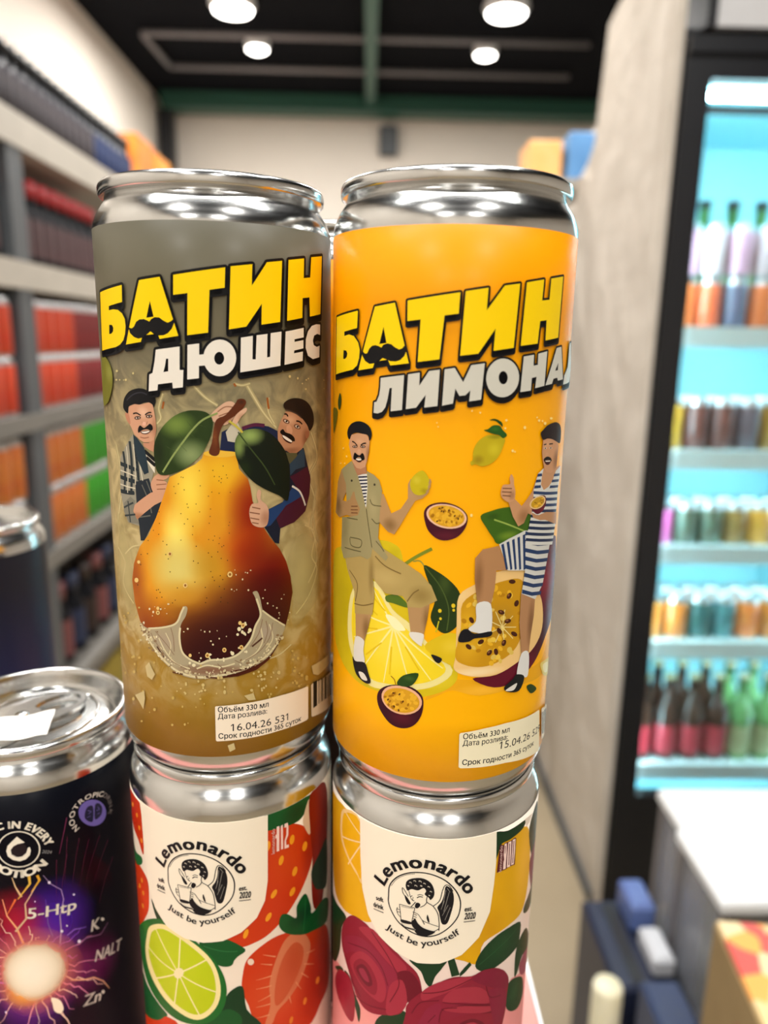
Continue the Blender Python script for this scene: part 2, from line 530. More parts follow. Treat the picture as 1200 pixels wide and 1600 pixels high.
ART = {
'pear':[
('juice_swirl',None,[
(1,'s',(202,186,134,0.62),[[-2426,8557,-2245,7594,-2644,6508,-2268,5860,-2465,5235]],1.2,1.2),
(2,'s',(226,212,160,0.75),[[-2426,8557,-2245,7594,-2644,6508,-2268,5860,-2465,5235]],0.42,0.42),
(3,'s',(202,186,134,0.62),[[-3036,7876,-2922,6763,-3007,5684]],0.9,0.9),
(4,'s',(226,212,160,0.75),[[-3036,7876,-2922,6763,-3007,5684]],0.315,0.315),
(5,'s',(202,186,134,0.62),[[-752,9843,-873,9521,-835,9294,-949,9150]],0.9,0.9),
(6,'s',(226,212,160,0.75),[[-752,9843,-873,9521,-835,9294,-949,9150]],0.315,0.315),
(7,'s',(202,186,134,0.62),[[-33,10040,225,9774,486,9594]],0.8,0.8),
(8,'s',(226,212,160,0.75),[[-33,10040,225,9774,486,9594]],0.27999999999999997,0.27999999999999997),
(9,'s',(202,186,134,0.62),[[1134,10089,1315,9767,1551,9390,1857,9045]],1.0,1.0),
(10,'s',(226,212,160,0.75),[[1134,10089,1315,9767,1551,9390,1857,9045]],0.35,0.35),
(11,'s',(202,186,134,0.62),[[1660,9759,1653,9433,1805,9143]],0.8,0.8),
(12,'s',(226,212,160,0.75),[[1660,9759,1653,9433,1805,9143]],0.27999999999999997,0.27999999999999997),
(13,'s',(202,186,134,0.62),[[860,10090,1041,10044,1228,10088]],0.7,0.7),
(14,'s',(226,212,160,0.75),[[860,10090,1041,10044,1228,10088]],0.24499999999999997,0.24499999999999997),
(15,'s',(202,186,134,0.62),[[2972,8859,3247,8219,2876,7759,3137,7092,2948,6497,3228,5951]],1.0,1.0),
(16,'s',(226,212,160,0.75),[[2972,8859,3247,8219,2876,7759,3137,7092,2948,6497,3228,5951]],0.35,0.35),
(17,'s',(202,186,134,0.62),[[3241,7494,3040,6795,3336,5869]],0.7,0.7),
(18,'s',(226,212,160,0.75),[[3241,7494,3040,6795,3336,5869]],0.24499999999999997,0.24499999999999997),
(19,'s',(170,95,40,0.8),[[1635,9759,1647,9620,1665,9502]],0.5,0.5),
(20,'s',(170,95,40,0.8),[[860,10090,903,10023]],0.5,0.5),
(21,'s',(170,95,40,0.8),[[-737,9662,-782,9502]],0.5,0.5),
(22,'s',(170,95,40,0.8),[[2471,5541,2366,5406]],0.5,0.5),
(23,'p',[(196,178,118,0.0),('R',2622,5416,1120,1934,206,190,132,0.75,1.2)],[[1886,6698,2637,6615,3211,5906,3290,4581,2737,4190,2249,3962,2263,4871,2165,5519]]),
(24,'p',[(196,178,118,0.0),('R',-2375,5433,803,2017,206,190,132,0.75,1.2)],[[-2703,6725,-1608,6575,-1641,6188,-1961,5525,-1981,4636,-1900,4025,-2677,3516,-3560,3969]]),
(25,'s',(222,206,150,0.8),[[2699,6558,3129,6244,2967,5693,3205,5263,2883,4705,2366,4298]],0.35,0.35),
(26,'s',(222,206,150,0.8),[[3050,6307,3208,5540,2815,5001]],0.35,0.35),
(27,'s',(222,206,150,0.8),[[-2733,5926,-2350,5616,-2535,5034,-2057,4617]],0.35,0.35),
(28,'s',(222,206,150,0.8),[[-2319,5843,-1974,6088,-1702,6178]],0.35,0.35),
(29,'s',(222,206,150,0.8),[[2187,3516,1824,3337,1449,3288]],0.35,0.35)]),
('person_picture','moustached man in black cap and checked shirt',[
(30,'P',(150,146,128),[[-2237,8261,-1819,8715,-1660,8871,-1430,8700,-1069,8112,-1174,7817,-1062,7345,-923,7356,-1087,6952,-1499,6331,-1624,6312,-1642,6676,-2072,6693,-2223,6996,-2350,7429]]),
(31,'P',(34,42,50),[[-1691,7741,-1247,7869,-1062,7345,-923,7356,-1087,6952,-1499,6331,-1624,6312,-1642,6676,-1687,6979,-1690,7349]]),
(32,'s',(44,54,58,0.85),[[-2256,8112,-1923,8079,-1631,8024]],1.0,1.0),
(32,'s',(44,54,58,0.85),[[-2300,7785,-1956,7757,-1669,7743]],1.0,1.0),
(32,'s',(44,54,58,0.85),[[-2328,7432,-1990,7442,-1752,7464]],1.0,1.0),
(33,'s',(44,54,58,0.85),[[-2086,8425,-2046,8016,-2153,7409]],0.9,0.9),
(33,'s',(44,54,58,0.85),[[-1799,8693,-1777,8144,-1860,7450]],0.9,0.9),
(33,'s',(44,54,58,0.85),[[-1613,8543,-1582,8115,-1570,7779]],0.9,0.9),
(34,'s',(226,218,192,0.85),[[-2278,7947,-1940,7916,-1645,7868]],0.3,0.3),
(34,'s',(226,218,192,0.85),[[-2325,7602,-1975,7583,-1698,7579]],0.3,0.3),
(34,'s',(226,218,192,0.85),[[-1936,8561,-1923,8079,-2008,7430]],0.3,0.3),
(34,'s',(226,218,192,0.85),[[-1675,8633,-1661,8156,-1690,7668]],0.3,0.3),
(34,'s',(226,218,192,0.85),[[-1506,8314,-1468,7982,-1438,7793]],0.3,0.3),
(35,'s',(120,120,110,0.7),[[-1471,7692,-1286,7323,-1222,7036]],0.3,0.3),
(35,'s',(120,120,110,0.7),[[-1665,7229,-1303,7248,-1008,7310]],0.3,0.3),
(35,'s',(120,120,110,0.7),[[-1324,7804,-1120,7339]],0.3,0.3),
(35,'s',(120,120,110,0.7),[[-1624,6888,-1262,6973]],0.3,0.3),
(36,'P',(226,218,196),[[-1343,8542,-1043,8351,-1066,7994,-1289,8285]]),
(37,'s',(20,20,22),[[-1333,8509,-1035,8305]],0.9,0.9),
(38,'s',(20,20,22),[[-1284,8357,-1042,8186]],0.9,0.9),
(39,'P',(36,52,62),[[-1660,8871,-1532,8787,-1339,8589,-1282,8381,-1238,8004,-1376,7943,-1573,8308,-1651,8587]]),
(40,'P',[(208,156,124),('R',-1624,6888,389,151,150,95,60,0.7,1)],[[-1838,7116,-1590,7288,-1224,7523,-1047,7588,-805,7558,-896,7358,-1126,7241,-1447,7010,-1701,6817,-1841,6932]]),
(41,'P',(128,126,112),[[-2203,7151,-1901,7356,-1726,7271,-1825,7009,-1645,6726,-2028,6696,-2229,6945]]),
(42,'s',(50,58,60),[[-2218,7037,-1805,7220]],0.45,0.45),
(43,'s',(50,58,60),[[-2194,6839,-1756,6939]],0.45,0.45),
(44,'s',(50,58,60),[[-2013,7230,-1967,6711]],0.45,0.45),
(45,'p',(208,156,124),[[-1199,7719,-1112,7894,-955,8002,-763,8019,-688,7976,-760,7896,-841,7852,-755,7791,-799,7568,-932,7491,-1119,7523]]),
(46,'s',(150,98,70),[[-1030,7853,-841,7852]],0.22,0.22),
(47,'s',(150,98,70),[[-1038,7733,-777,7771]],0.22,0.22),
(48,'s',(150,98,70),[[-1033,7627,-805,7654]],0.22,0.22),
(49,'P',(196,140,110),[[-1358,8688,-1182,8701,-1026,8848,-1035,8493,-1170,8534,-1339,8611]]),
(50,'P',[(208,156,124),('R',-1305,9399,218,176,232,190,160,0.8,1),('R',-995,9046,135,354,150,98,70,0.6,1)],[[-1749,9499,-1555,9570,-1395,9565,-1119,9630,-1018,9577,-993,9434,-965,9242,-961,9047,-987,8890,-1047,8778,-1181,8717,-1331,8706,-1458,8760,-1615,8867,-1704,9019,-1785,9132,-1779,9350]]),
(51,'p',(190,130,100),[[-1902,9332,-1794,9353,-1735,9235,-1736,9096,-1830,9149,-1885,9244]]),
(52,'p',(17,17,20),[[-1952,9555,-1887,9697,-1733,9832,-1554,9905,-1366,9936,-1194,9915,-1059,9834,-951,9743,-939,9648,-999,9520,-1029,9586,-1119,9630,-1265,9614,-1394,9569,-1555,9570,-1749,9499,-1795,9349,-1887,9382,-1956,9456]]),
(53,'s',(46,46,54),[[-1812,9643,-1563,9792,-1297,9843,-1064,9757]],0.3,0.3),
(54,'s',(35,25,22),[[-1616,9345,-1503,9368,-1375,9321]],0.34,0.34),
(55,'s',(35,25,22),[[-1247,9340,-1147,9397,-1069,9401]],0.34,0.34),
(56,'E',(96,66,52),[[-1477,9260,106,14,3,-43]]),
(57,'E',(225,205,190),[[-1477,9258,59,8,1,-20]]),
(58,'E',(20,14,14),[[-1472,9260,30,2,-1,-22]]),
(59,'E',(96,66,52),[[-1136,9315,94,12,3,-43]]),
(60,'E',(225,205,190),[[-1136,9313,52,7,1,-20]]),
(61,'E',(20,14,14),[[-1131,9315,26,1,-1,-22]]),
(62,'p',(176,118,92),[[-1358,9201,-1313,9125,-1213,9131,-1183,9211,-1252,9109,-1328,9097]]),
(63,'E',(228,176,150),[[-1287,9136,55,4,-3,-47]]),
(64,'p',(14,12,14),[[-1406,9090,-1331,9049,-1292,9040,-1204,9093,-1123,9146,-1061,9101,-1052,9023,-1115,8988,-1197,9015,-1310,9000,-1417,8949,-1467,8914,-1490,8966,-1462,9047]]),
(65,'p',(70,34,30),[[-1417,8941,-1286,8974,-1139,8989,-1116,8969,-1217,8907,-1343,8899]]),
(66,'p',(236,226,214),[[-1386,8944,-1288,8958,-1163,8981,-1145,8967,-1235,8926,-1331,8916]]),
(67,'s',(160,108,82),[[-1427,8822,-1299,8808,-1173,8839]],0.2,0.2)]),
('person_picture','laughing moustached man in flat cap and navy jacket',[
(68,'P',(28,36,66),[[506,8581,556,8998,717,9079,920,8992,1107,9056,1300,9157,1646,9095,1937,8945,1928,8464,857,8432]]),
(69,'s',(86,32,60),[[1014,9073,1299,9147,1545,9119]],0.8,0.8),
(70,'P',(198,190,168),[[646,8997,883,9307,995,9036,876,8751,685,8788]]),
(71,'P',(26,30,48),[[1901,8467,2160,8493,2668,8502,2784,8127,2918,7752,2872,7348,2708,6962,2352,6715,1911,6608,1870,6232,1749,6276,1492,6689,1605,7124,2141,7307,2181,7950]]),
(72,'P',(70,24,44),[[2210,7848,2799,8024,2926,7700,2871,7296,2708,6911,2319,6695,1895,6625,1788,6902,2049,7169,2566,7346]]),
(73,'P',(34,62,110),[[1605,7124,1963,7230,2268,7566,2497,7458,2623,7327,2078,7155,1844,6915,1649,6720,1518,6696]]),
(74,'s',(224,220,210),[[2269,7611,2497,7458,2622,7260,2710,7055]],0.5,0.5),
(75,'p',[(214,172,142),('R',745,9272,182,138,160,110,84,0.6,1)],[[327,9389,485,9548,668,9675,812,9683,909,9582,910,9453,767,9235,615,9154,437,9201,333,9293]]),
(76,'s',(150,104,78),[[482,9457,664,9570,890,9545]],0.25,0.25),
(77,'s',(150,104,78),[[501,9357,705,9433,887,9454]],0.25,0.25),
(78,'s',(150,104,78),[[542,9251,724,9328]],0.25,0.25),
(79,'P',(86,84,56),[[2086,8451,2425,8418,2465,8268,2207,8140]]),
(80,'P',(44,66,86),[[2207,8161,2396,8296,2615,8513,2697,8389,2705,8039,2392,8004,2216,7878]]),
(81,'P',[(188,136,102),('R',2224,9214,297,182,222,176,140,0.8,1),('R',2758,8718,204,336,110,66,44,0.7,1),('R',2238,8478,453,103,120,74,52,0.6,1)],[[2103,9422,2253,9404,2494,9318,2700,9160,2860,9001,2879,8874,2807,8713,2693,8599,2600,8483,2425,8406,2212,8427,2038,8529,1921,8628,1878,8793,1877,8994,1931,9151,2003,9267]]),
(82,'p',(160,104,76),[[2734,8887,2879,8882,2851,8751,2758,8731]]),
(83,'p',(36,26,24),[[2045,9584,2156,9679,2363,9720,2615,9687,2833,9583,3005,9406,3078,9191,3038,9006,2893,8897,2794,9048,2580,9251,2357,9377,2202,9427,2103,9458]]),
(84,'s',(74,58,50),[[2103,9466,2253,9418,2439,9342,2609,9228]],0.3,0.3),
(85,'s',(34,22,18),[[2072,9360,2126,9357,2170,9302]],0.36,0.36),
(86,'s',(34,22,18),[[2422,9176,2521,9153,2619,9083]],0.36,0.36),
(87,'E',(120,78,56),[[2118,9188,91,-48,-32,-43]]),
(88,'E',(230,216,200),[[2118,9188,56,-30,-17,-23]]),
(89,'E',(22,14,12),[[2126,9188,32,-2,-1,-26]]),
(90,'E',(120,78,56),[[2451,9035,103,-51,-37,-43]]),
(91,'E',(230,216,200),[[2451,9035,63,-32,-20,-23]]),
(92,'E',(22,14,12),[[2459,9034,37,-3,0,-26]]),
(93,'p',(212,158,124),[[2121,9059,2222,9092,2298,8965,2257,8862,2143,8915]]),
(94,'p',(60,22,20),[[1997,8885,2118,8856,2295,8740,2283,8671,2215,8657,2091,8716,2019,8793]]),
(95,'p',(238,230,216),[[2011,8868,2117,8816,2273,8713,2252,8678,2116,8743,2024,8819]]),
(96,'p',(16,12,14),[[1946,8966,2023,9009,2094,8929,2244,8875,2354,8776,2363,8697,2294,8712,2147,8826,2025,8879,1964,8900]])]),
('pear_picture','large ripe pear with two leaves',[
(97,'P',[(222,150,32),('R',496,7739,893,915,235,165,20,0.7,1),('R',-811,6636,635,1111,235,150,30,0.8,1),('R',1218,7089,691,1258,140,28,8,0.95,0.8),('R',965,6171,717,797,176,52,8,0.75,1),('R',1669,5438,1246,1327,110,14,8,1.0,0.7),('R',1226,4104,2619,1617,52,8,10,1.0,0.55),('R',124,3451,1772,1193,48,8,10,1.0,0.6),('R',-1551,4022,944,1222,120,40,14,0.8,1),('R',-1908,5361,507,1200,150,66,18,0.8,1),('R',508,8113,735,601,240,190,40,0.8,1),('R',-223,7661,528,1226,252,222,80,0.95,0.8),('R',-587,6528,466,948,255,236,110,0.95,0.8),('R',-596,5710,862,937,222,204,112,1.0,0.6),('R',209,5814,595,767,186,140,34,0.7,1),('R',-433,5081,916,489,205,140,30,0.7,1)],[[150,8545,495,8588,867,8521,915,8146,1117,7895,1172,7678,1210,7369,1311,7035,1447,6723,1621,6432,1875,6104,2053,5762,2182,5338,2236,4906,2149,4503,2025,4107,1830,3675,1540,3279,1201,3073,755,2970,260,2957,-283,3072,-770,3298,-1173,3574,-1540,3890,-1813,4233,-1976,4681,-2026,5253,-1900,5707,-1642,6172,-1345,6485,-1087,6952,-944,7273,-826,7557,-673,7943,-354,8107,-50,8263,101,8398]]),
(98,'E',(112,74,24),[[-582,7724,14,1,-1,-13]]),
(98,'E',(60,40,16),[[467,5487,14,-1,0,-14]]),
(98,'E',(112,74,24),[[212,7517,13,0,-1,-14]]),
(98,'E',(112,74,24),[[-286,7323,13,0,-1,-14]]),
(98,'E',(60,40,16),[[-1198,4939,17,2,-1,-15]]),
(98,'E',(60,40,16),[[274,5471,14,0,0,-14]]),
(98,'E',(112,74,24),[[290,7613,13,0,-1,-13]]),
(98,'E',(60,40,16),[[-878,6065,15,1,-1,-15]]),
(98,'E',(60,40,16),[[57,5301,14,0,0,-15]]),
(98,'E',(112,74,24),[[469,7972,13,0,-1,-14]]),
(98,'E',(60,40,16),[[-194,5950,14,1,0,-14]]),
(98,'E',(112,74,24),[[-339,7658,14,0,0,-14]]),
(98,'E',(112,74,24),[[-396,7954,13,1,-1,-13]]),
(98,'E',(60,40,16),[[496,5251,13,-1,-1,-14]]),
(98,'E',(112,74,24),[[-266,7243,14,0,0,-14]]),
(98,'E',(60,40,16),[[474,6299,13,-1,0,-14]]),
(98,'E',(60,40,16),[[385,5319,13,-1,-1,-15]]),
(98,'E',(112,74,24),[[-371,6847,14,1,-1,-14]]),
(98,'E',(112,74,24),[[-173,6795,14,0,-1,-14]]),
(98,'E',(112,74,24),[[333,8120,13,0,0,-14]]),
(98,'E',(60,40,16),[[-1621,5968,20,4,-2,-14]]),
(98,'E',(112,74,24),[[-934,6386,16,2,0,-14]]),
(98,'E',(112,74,24),[[-443,7089,14,1,-1,-13]]),
(98,'E',(112,74,24),[[703,7596,13,0,0,-13]]),
(98,'E',(112,74,24),[[-552,7564,14,1,-1,-14]]),
(98,'E',(112,74,24),[[-77,7329,13,1,-1,-13]]),
(98,'E',(60,40,16),[[-788,5645,15,1,-1,-14]]),
(98,'E',(60,40,16),[[-838,6311,16,1,0,-14]]),
(98,'E',(112,74,24),[[518,7923,13,0,-1,-14]]),
(98,'E',(60,40,16),[[161,6154,14,-1,0,-15]]),
(98,'E',(112,74,24),[[-1000,7092,16,1,-1,-14]]),
(98,'E',(112,74,24),[[-1187,6626,17,2,-1,-14]]),
(98,'E',(60,40,16),[[-1655,5705,21,4,-1,-15]]),
(98,'E',(60,40,16),[[401,4931,14,-1,0,-15]]),
(98,'E',(60,40,16),[[49,4919,14,0,0,-14]]),
(98,'E',(60,40,16),[[574,5572,13,0,-1,-14]]),
(98,'E',(60,40,16),[[-692,4943,15,2,-1,-14]]),
(98,'E',(60,40,16),[[-183,5429,13,0,-1,-15]]),
(98,'E',(112,74,24),[[-470,7793,14,0,-1,-14]]),
(98,'E',(60,40,16),[[-767,4868,16,2,-1,-14]]),
(98,'E',(112,74,24),[[233,7034,14,0,0,-13]]),
(98,'E',(112,74,24),[[646,6811,13,0,0,-14]]),
(98,'E',(112,74,24),[[35,7761,13,1,-1,-13]]),
(98,'E',(60,40,16),[[-1119,4692,17,2,-1,-15]]),
(98,'E',(112,74,24),[[-1360,6356,18,2,-1,-15]]),
(98,'E',(112,74,24),[[206,6874,14,-1,0,-14]]),
(98,'E',(112,74,24),[[653,6623,13,0,-1,-14]]),
(98,'E',(112,74,24),[[-1006,6814,16,2,-1,-14]]),
(98,'E',(60,40,16),[[-1095,5094,17,2,-1,-15]]),
(98,'E',(112,74,24),[[317,6562,13,-1,0,-14]]),
(98,'E',(60,40,16),[[-1137,5159,17,3,-1,-14]]),
(98,'E',(60,40,16),[[516,6322,13,-1,-1,-14]]),
(98,'E',(112,74,24),[[667,6883,13,0,0,-13]]),
(98,'E',(60,40,16),[[448,6011,13,0,-1,-14]]),
(98,'E',(60,40,16),[[200,5694,13,0,0,-14]]),
(98,'E',(112,74,24),[[-351,7944,14,0,-1,-13]]),
(98,'E',(60,40,16),[[-1195,5136,18,3,-1,-15]]),
(98,'E',(60,40,16),[[413,5040,14,0,0,-14]]),
(98,'E',(60,40,16),[[-818,5964,16,1,-1,-14]]),
(98,'E',(60,40,16),[[232,6057,13,0,-1,-14]]),
(98,'E',(112,74,24),[[279,6459,13,0,-1,-14]]),
(98,'E',(60,40,16),[[-88,5902,14,1,-1,-14]]),
(98,'E',(60,40,16),[[-1050,4977,17,2,-1,-15]]),
(98,'E',(112,74,24),[[629,8010,13,0,0,-13]]),
(98,'E',(60,40,16),[[564,4897,13,-1,-1,-15]]),
(98,'E',(112,74,24),[[31,8115,13,0,-1,-13]]),
(98,'E',(112,74,24),[[504,7833,13,0,-1,-13]]),
(98,'E',(60,40,16),[[591,5958,14,-1,0,-14]]),
(98,'E',(60,40,16),[[-114,6314,14,0,-1,-14]]),
(98,'E',(60,40,16),[[79,5037,14,0,0,-14]]),
(98,'E',(112,74,24),[[565,8218,13,-1,0,-14]]),
(98,'E',(112,74,24),[[458,7874,13,-1,-1,-14]]),
(98,'E',(60,40,16),[[236,5557,14,0,0,-14]]),
(98,'E',(112,74,24),[[411,6377,13,0,-1,-14]]),
(98,'E',(112,74,24),[[453,7583,13,0,-1,-14]]),
(98,'E',(112,74,24),[[-2,7144,14,0,0,-13]]),
(98,'E',(60,40,16),[[414,5586,13,-1,-1,-15]]),
(98,'E',(112,74,24),[[-473,6450,14,1,-1,-14]]),
(98,'E',(112,74,24),[[-191,6593,13,1,-1,-14]]),
(98,'E',(60,40,16),[[376,6176,13,-1,-1,-14]]),
(98,'E',(112,74,24),[[179,6478,13,0,-1,-14]]),
(98,'E',(60,40,16),[[-1814,5159,23,4,-1,-16]]),
(98,'E',(112,74,24),[[359,7979,13,0,0,-14]]),
(98,'E',(112,74,24),[[-288,6964,14,0,0,-14]]),
(98,'E',(112,74,24),[[248,7212,13,0,-1,-14]]),
(98,'E',(112,74,24),[[-1043,6544,16,2,-1,-14]]),
(98,'E',(112,74,24),[[648,7939,13,0,0,-13]]),
(98,'E',(60,40,16),[[-1408,6021,19,3,-1,-14]]),
(98,'E',(112,74,24),[[431,6510,13,0,0,-14]]),
(98,'E',(60,40,16),[[-620,5260,15,2,0,-14]]),
(99,'p',(232,184,62),[[146,8526,271,8573,542,8571,842,8536,868,8469,628,8420,311,8442,176,8470]]),
(100,'p',[(92,44,22),('R',394,8861,54,372,150,84,40,0.7,1),('R',1008,9672,92,73,60,34,22,0.8,1)],[[260,8526,332,8768,405,9174,486,9311,659,9392,870,9637,941,9736,1078,9735,1113,9633,941,9416,709,9273,569,9127,488,8860,501,8553,402,8451]]),
(101,'p',[(214,172,142),('R',1021,9313,140,138,170,122,92,0.6,1)],[[885,9385,1097,9542,1127,9468,998,9337,879,9169,778,9170]]),
(102,'p',[(40,58,24),('R',-444,9161,511,369,122,146,66,0.9,0.8),('R',-145,8485,503,423,140,156,102,0.95,0.8),('R',-935,8499,210,570,26,36,16,0.8,1),('R',160,9228,179,275,44,62,24,0.6,1)],[[-1034,8657,-851,9016,-533,9323,-194,9473,124,9478,301,9398,371,9229,329,8944,206,8675,85,8488,-107,8299,-400,8103,-755,7981,-965,8015,-1038,8257]]),
(103,'s',(142,158,92),[[-845,8042,-579,8424,-321,8760,-74,9065,162,9283,481,9430]],0.42,0.42),
(104,'s',(92,116,58,0.5),[[-475,8545,-718,8651]],0.1,0.1),
(105,'s',(92,116,58,0.5),[[-270,8830,-453,8986]],0.1,0.1),
(106,'s',(92,116,58,0.5),[[-74,9065,-205,9245]],0.1,0.1),
(107,'s',(92,116,58,0.5),[[-372,8688,-236,8553]],0.1,0.1),
(108,'s',(92,116,58,0.5),[[-172,8939,9,8859]],0.1,0.1),
(109,'s',(92,116,58,0.5),[[45,9181,200,9114]],0.1,0.1),
(110,'p',[(20,28,18),('R',1197,8899,373,263,146,170,92,1.0,0.6),('R',928,8655,168,329,134,156,82,0.95,0.7),('R',1036,8141,239,287,34,50,20,0.7,1)],[[839,8738,918,8936,1083,9034,1394,9050,1694,8922,1960,8655,2128,8349,2194,7949,2140,7287,1881,7430,1512,7626,1219,7843,989,8133,857,8423]]),
(111,'s',(58,74,38),[[920,8992,1190,8608,1524,8158,1776,7698]],0.3,0.3),
(112,'s',(196,180,70),[[722,9250,878,9132,1021,8980]],0.5,0.5)]),
('thumb_picture',None,[
(113,'p',[(214,168,138),('R',1526,6913,178,251,160,108,80,0.7,1)],[[1355,7626,1421,7571,1408,7383,1542,7245,1604,7072,1567,6774,1435,6697,1226,6769,1147,6917,1129,7138,1198,7293,1347,7306,1309,7474]]),
(114,'s',(140,92,68),[[1196,7215,1394,7156]],0.28,0.28),
(115,'s',(140,92,68),[[1136,7096,1379,7033]],0.28,0.28),
(116,'s',(140,92,68),[[1148,6959,1363,6897]],0.28,0.28),
(117,'s',(140,92,68),[[1187,6843,1344,6799]],0.28,0.28)]),
('splash_picture','splash of clear juice under the pear',[
(118,'p',[(188,174,140,0.8),('R',-1006,3849,419,317,170,150,130,0.5,1),('R',1464,4012,323,316,176,158,142,0.6,1),('R',103,3170,991,181,120,70,50,0.7,1)],[[-1818,4181,-1517,4091,-984,4230,-697,4366,-559,4641,-482,4803,-390,4775,-442,4563,-575,4325,-627,3985,-598,3677,-474,3500,-182,3338,31,3458,121,3440,367,3468,688,3534,950,3728,1081,3942,1199,4237,1326,4519,1216,4967,1160,5105,1271,5116,1343,4913,1406,4594,1563,4432,1792,4205,1997,4093,1857,3780,1565,3400,1117,3168,476,3019,-156,2941,-675,3029,-1138,3323,-1463,3666,-1710,3936]]),
(119,'s',(222,210,168,0.95),[[-1788,4143,-1434,3681,-1086,3341,-672,3084,-154,2987,469,3056,1097,3217,1543,3451,1882,3829]],0.5,0.5),
(120,'s',(222,210,168,0.95),[[-1517,4091,-984,4225,-688,4367,-551,4642,-474,4795]],0.45,0.45),
(121,'s',(222,210,168,0.95),[[-596,4253,-627,3985,-578,3634,-390,3448,-140,3339]],0.5,0.5),
(122,'s',(222,210,168,0.95),[[-140,3339,113,3440,440,3450,771,3556,1071,3877,1207,4236,1343,4516,1249,4936]],0.5,0.5),
(123,'s',(222,210,168,0.95),[[1389,4606,1653,4356,1987,4086]],0.4,0.4),
(124,'s',(222,210,168,0.95),[[-1203,3906,-1022,3577,-753,3301,-401,3200]],0.35,0.35),
(125,'s',(222,210,168,0.95),[[1335,4170,1371,3804,1190,3520,848,3344]],0.35,0.35),
(126,'s',(222,210,168,0.95),[[1559,4218,1643,3839,1455,3561]],0.3,0.3),
(127,'s',(222,210,168,0.95),[[-229,3210,26,3306,352,3253,682,3318]],0.4,0.4),
(128,'s',(222,210,168,0.95),[[-993,4073,-867,3780,-930,3502]],0.25,0.25),
(129,'s',(222,210,168,0.95),[[113,3440,56,3574,38,3628]],0.4,0.4),
(130,'s',(92,44,30,0.8),[[-859,3060,-584,3039]],0.45,0.45),
(131,'s',(92,44,30,0.8),[[429,3090,926,3152,1226,3195]],0.45,0.45),
(132,'s',(92,44,30,0.8),[[-69,3011,260,2963]],0.45,0.45),
(133,'s',(92,44,30,0.8),[[-1271,3669,-1034,3373]],0.45,0.45),
(134,'s',(92,44,30,0.8),[[1109,3714,1373,3894]],0.45,0.45),
(135,'E',(214,200,156,0.9),[[-963,3271,-13,-10,-8,11]]),
(135,'E',(214,200,156,0.9),[[1563,3617,27,-25,-15,-17]]),
(135,'E',(214,200,156,0.9),[[525,3069,-22,-6,-4,19]]),
(135,'E',(214,200,156,0.9),[[907,3200,-32,-17,-14,29]]),
(135,'E',(214,200,156,0.9),[[-1553,3858,-51,-24,-8,22]]),
(135,'E',(214,200,156,0.9),[[-1242,3454,-32,-19,-13,24]]),
(135,'E',(214,200,156,0.9),[[1463,3420,36,-24,-9,-18]]),
(135,'E',(214,200,156,0.9),[[-1536,3839,-22,-41,-33,4]]),
(135,'E',(214,200,156,0.9),[[-677,3061,-2,-29,-15,-1]]),
(135,'E',(214,200,156,0.9),[[1616,3526,5,-25,-21,-1]]),
(135,'E',(214,200,156,0.9),[[638,3202,-24,-3,-5,29]]),
(135,'E',(214,200,156,0.9),[[-1732,4164,14,-18,-18,-11]]),
(135,'E',(214,200,156,0.9),[[-1192,3507,37,-2,-10,-28]]),
(135,'E',(214,200,156,0.9),[[-1513,3826,11,-18,-19,-11]]),
(135,'E',(214,200,156,0.9),[[1769,3725,17,-34,-17,-5]]),
(135,'E',(214,200,156,0.9),[[-1603,3919,25,-9,-12,-13]]),
(135,'E',(214,200,156,0.9),[[-1487,4061,18,-24,-37,-23]]),
(135,'E',(214,200,156,0.9),[[823,3178,27,-19,-11,-20]]),
(135,'E',(214,200,156,0.9),[[-1589,3988,53,0,-14,-31]]),
(135,'E',(214,200,156,0.9),[[1379,3438,11,-7,-6,-13]]),
(135,'E',(214,200,156,0.9),[[-802,3284,3,-16,-14,-5]]),
(135,'E',(214,200,156,0.9),[[-1428,3819,-4,-48,-41,-8]]),
(135,'E',(214,200,156,0.9),[[177,3173,-18,-5,-3,13]]),
(135,'E',(214,200,156,0.9),[[470,3032,-27,0,-1,21]]),
(135,'E',(214,200,156,0.9),[[349,3124,13,-34,-17,-8]]),
(135,'E',(214,200,156,0.9),[[-266,3088,-31,-10,-5,21]]),
(135,'E',(214,200,156,0.9),[[-1070,3372,-44,-50,-23,15]]),
(135,'E',(214,200,156,0.9),[[314,3217,17,-12,-12,-21]]),
(135,'E',(214,200,156,0.9),[[1413,3488,19,-26,-12,-8]]),
(135,'E',(214,200,156,0.9),[[-498,3120,38,-36,-25,-28]]),
(135,'E',(214,200,156,0.9),[[-647,3260,-12,-34,-19,3]]),
(135,'E',(214,200,156,0.9),[[-893,3433,-30,-27,-14,15]]),
(135,'E',(214,200,156,0.9),[[1055,3240,40,-18,-7,-25]]),
(135,'E',(214,200,156,0.9),[[1272,3390,10,-25,-23,-7]]),
(135,'E',(214,200,156,0.9),[[-1339,3890,22,-43,-38,-21]]),
(135,'E',(214,200,156,0.9),[[-1472,3845,11,-20,-25,-15]]),
(135,'E',(214,200,156,0.9),[[14,3122,28,-17,-13,-24]]),
(135,'E',(214,200,156,0.9),[[558,3100,-20,-4,-4,25]]),
(135,'E',(214,200,156,0.9),[[330,3040,-34,-21,-11,23]]),
(135,'E',(214,200,156,0.9),[[1742,3755,-15,-14,-20,21]]),
(135,'E',(214,200,156,0.9),[[-1390,3690,27,-8,-15,-21]]),
(135,'E',(214,200,156,0.9),[[1194,3295,-33,-1,-4,28]]),
(135,'E',(214,200,156,0.9),[[354,3025,-4,-40,-20,3]]),
(135,'E',(214,200,156,0.9),[[-402,3121,-17,-35,-28,11]]),
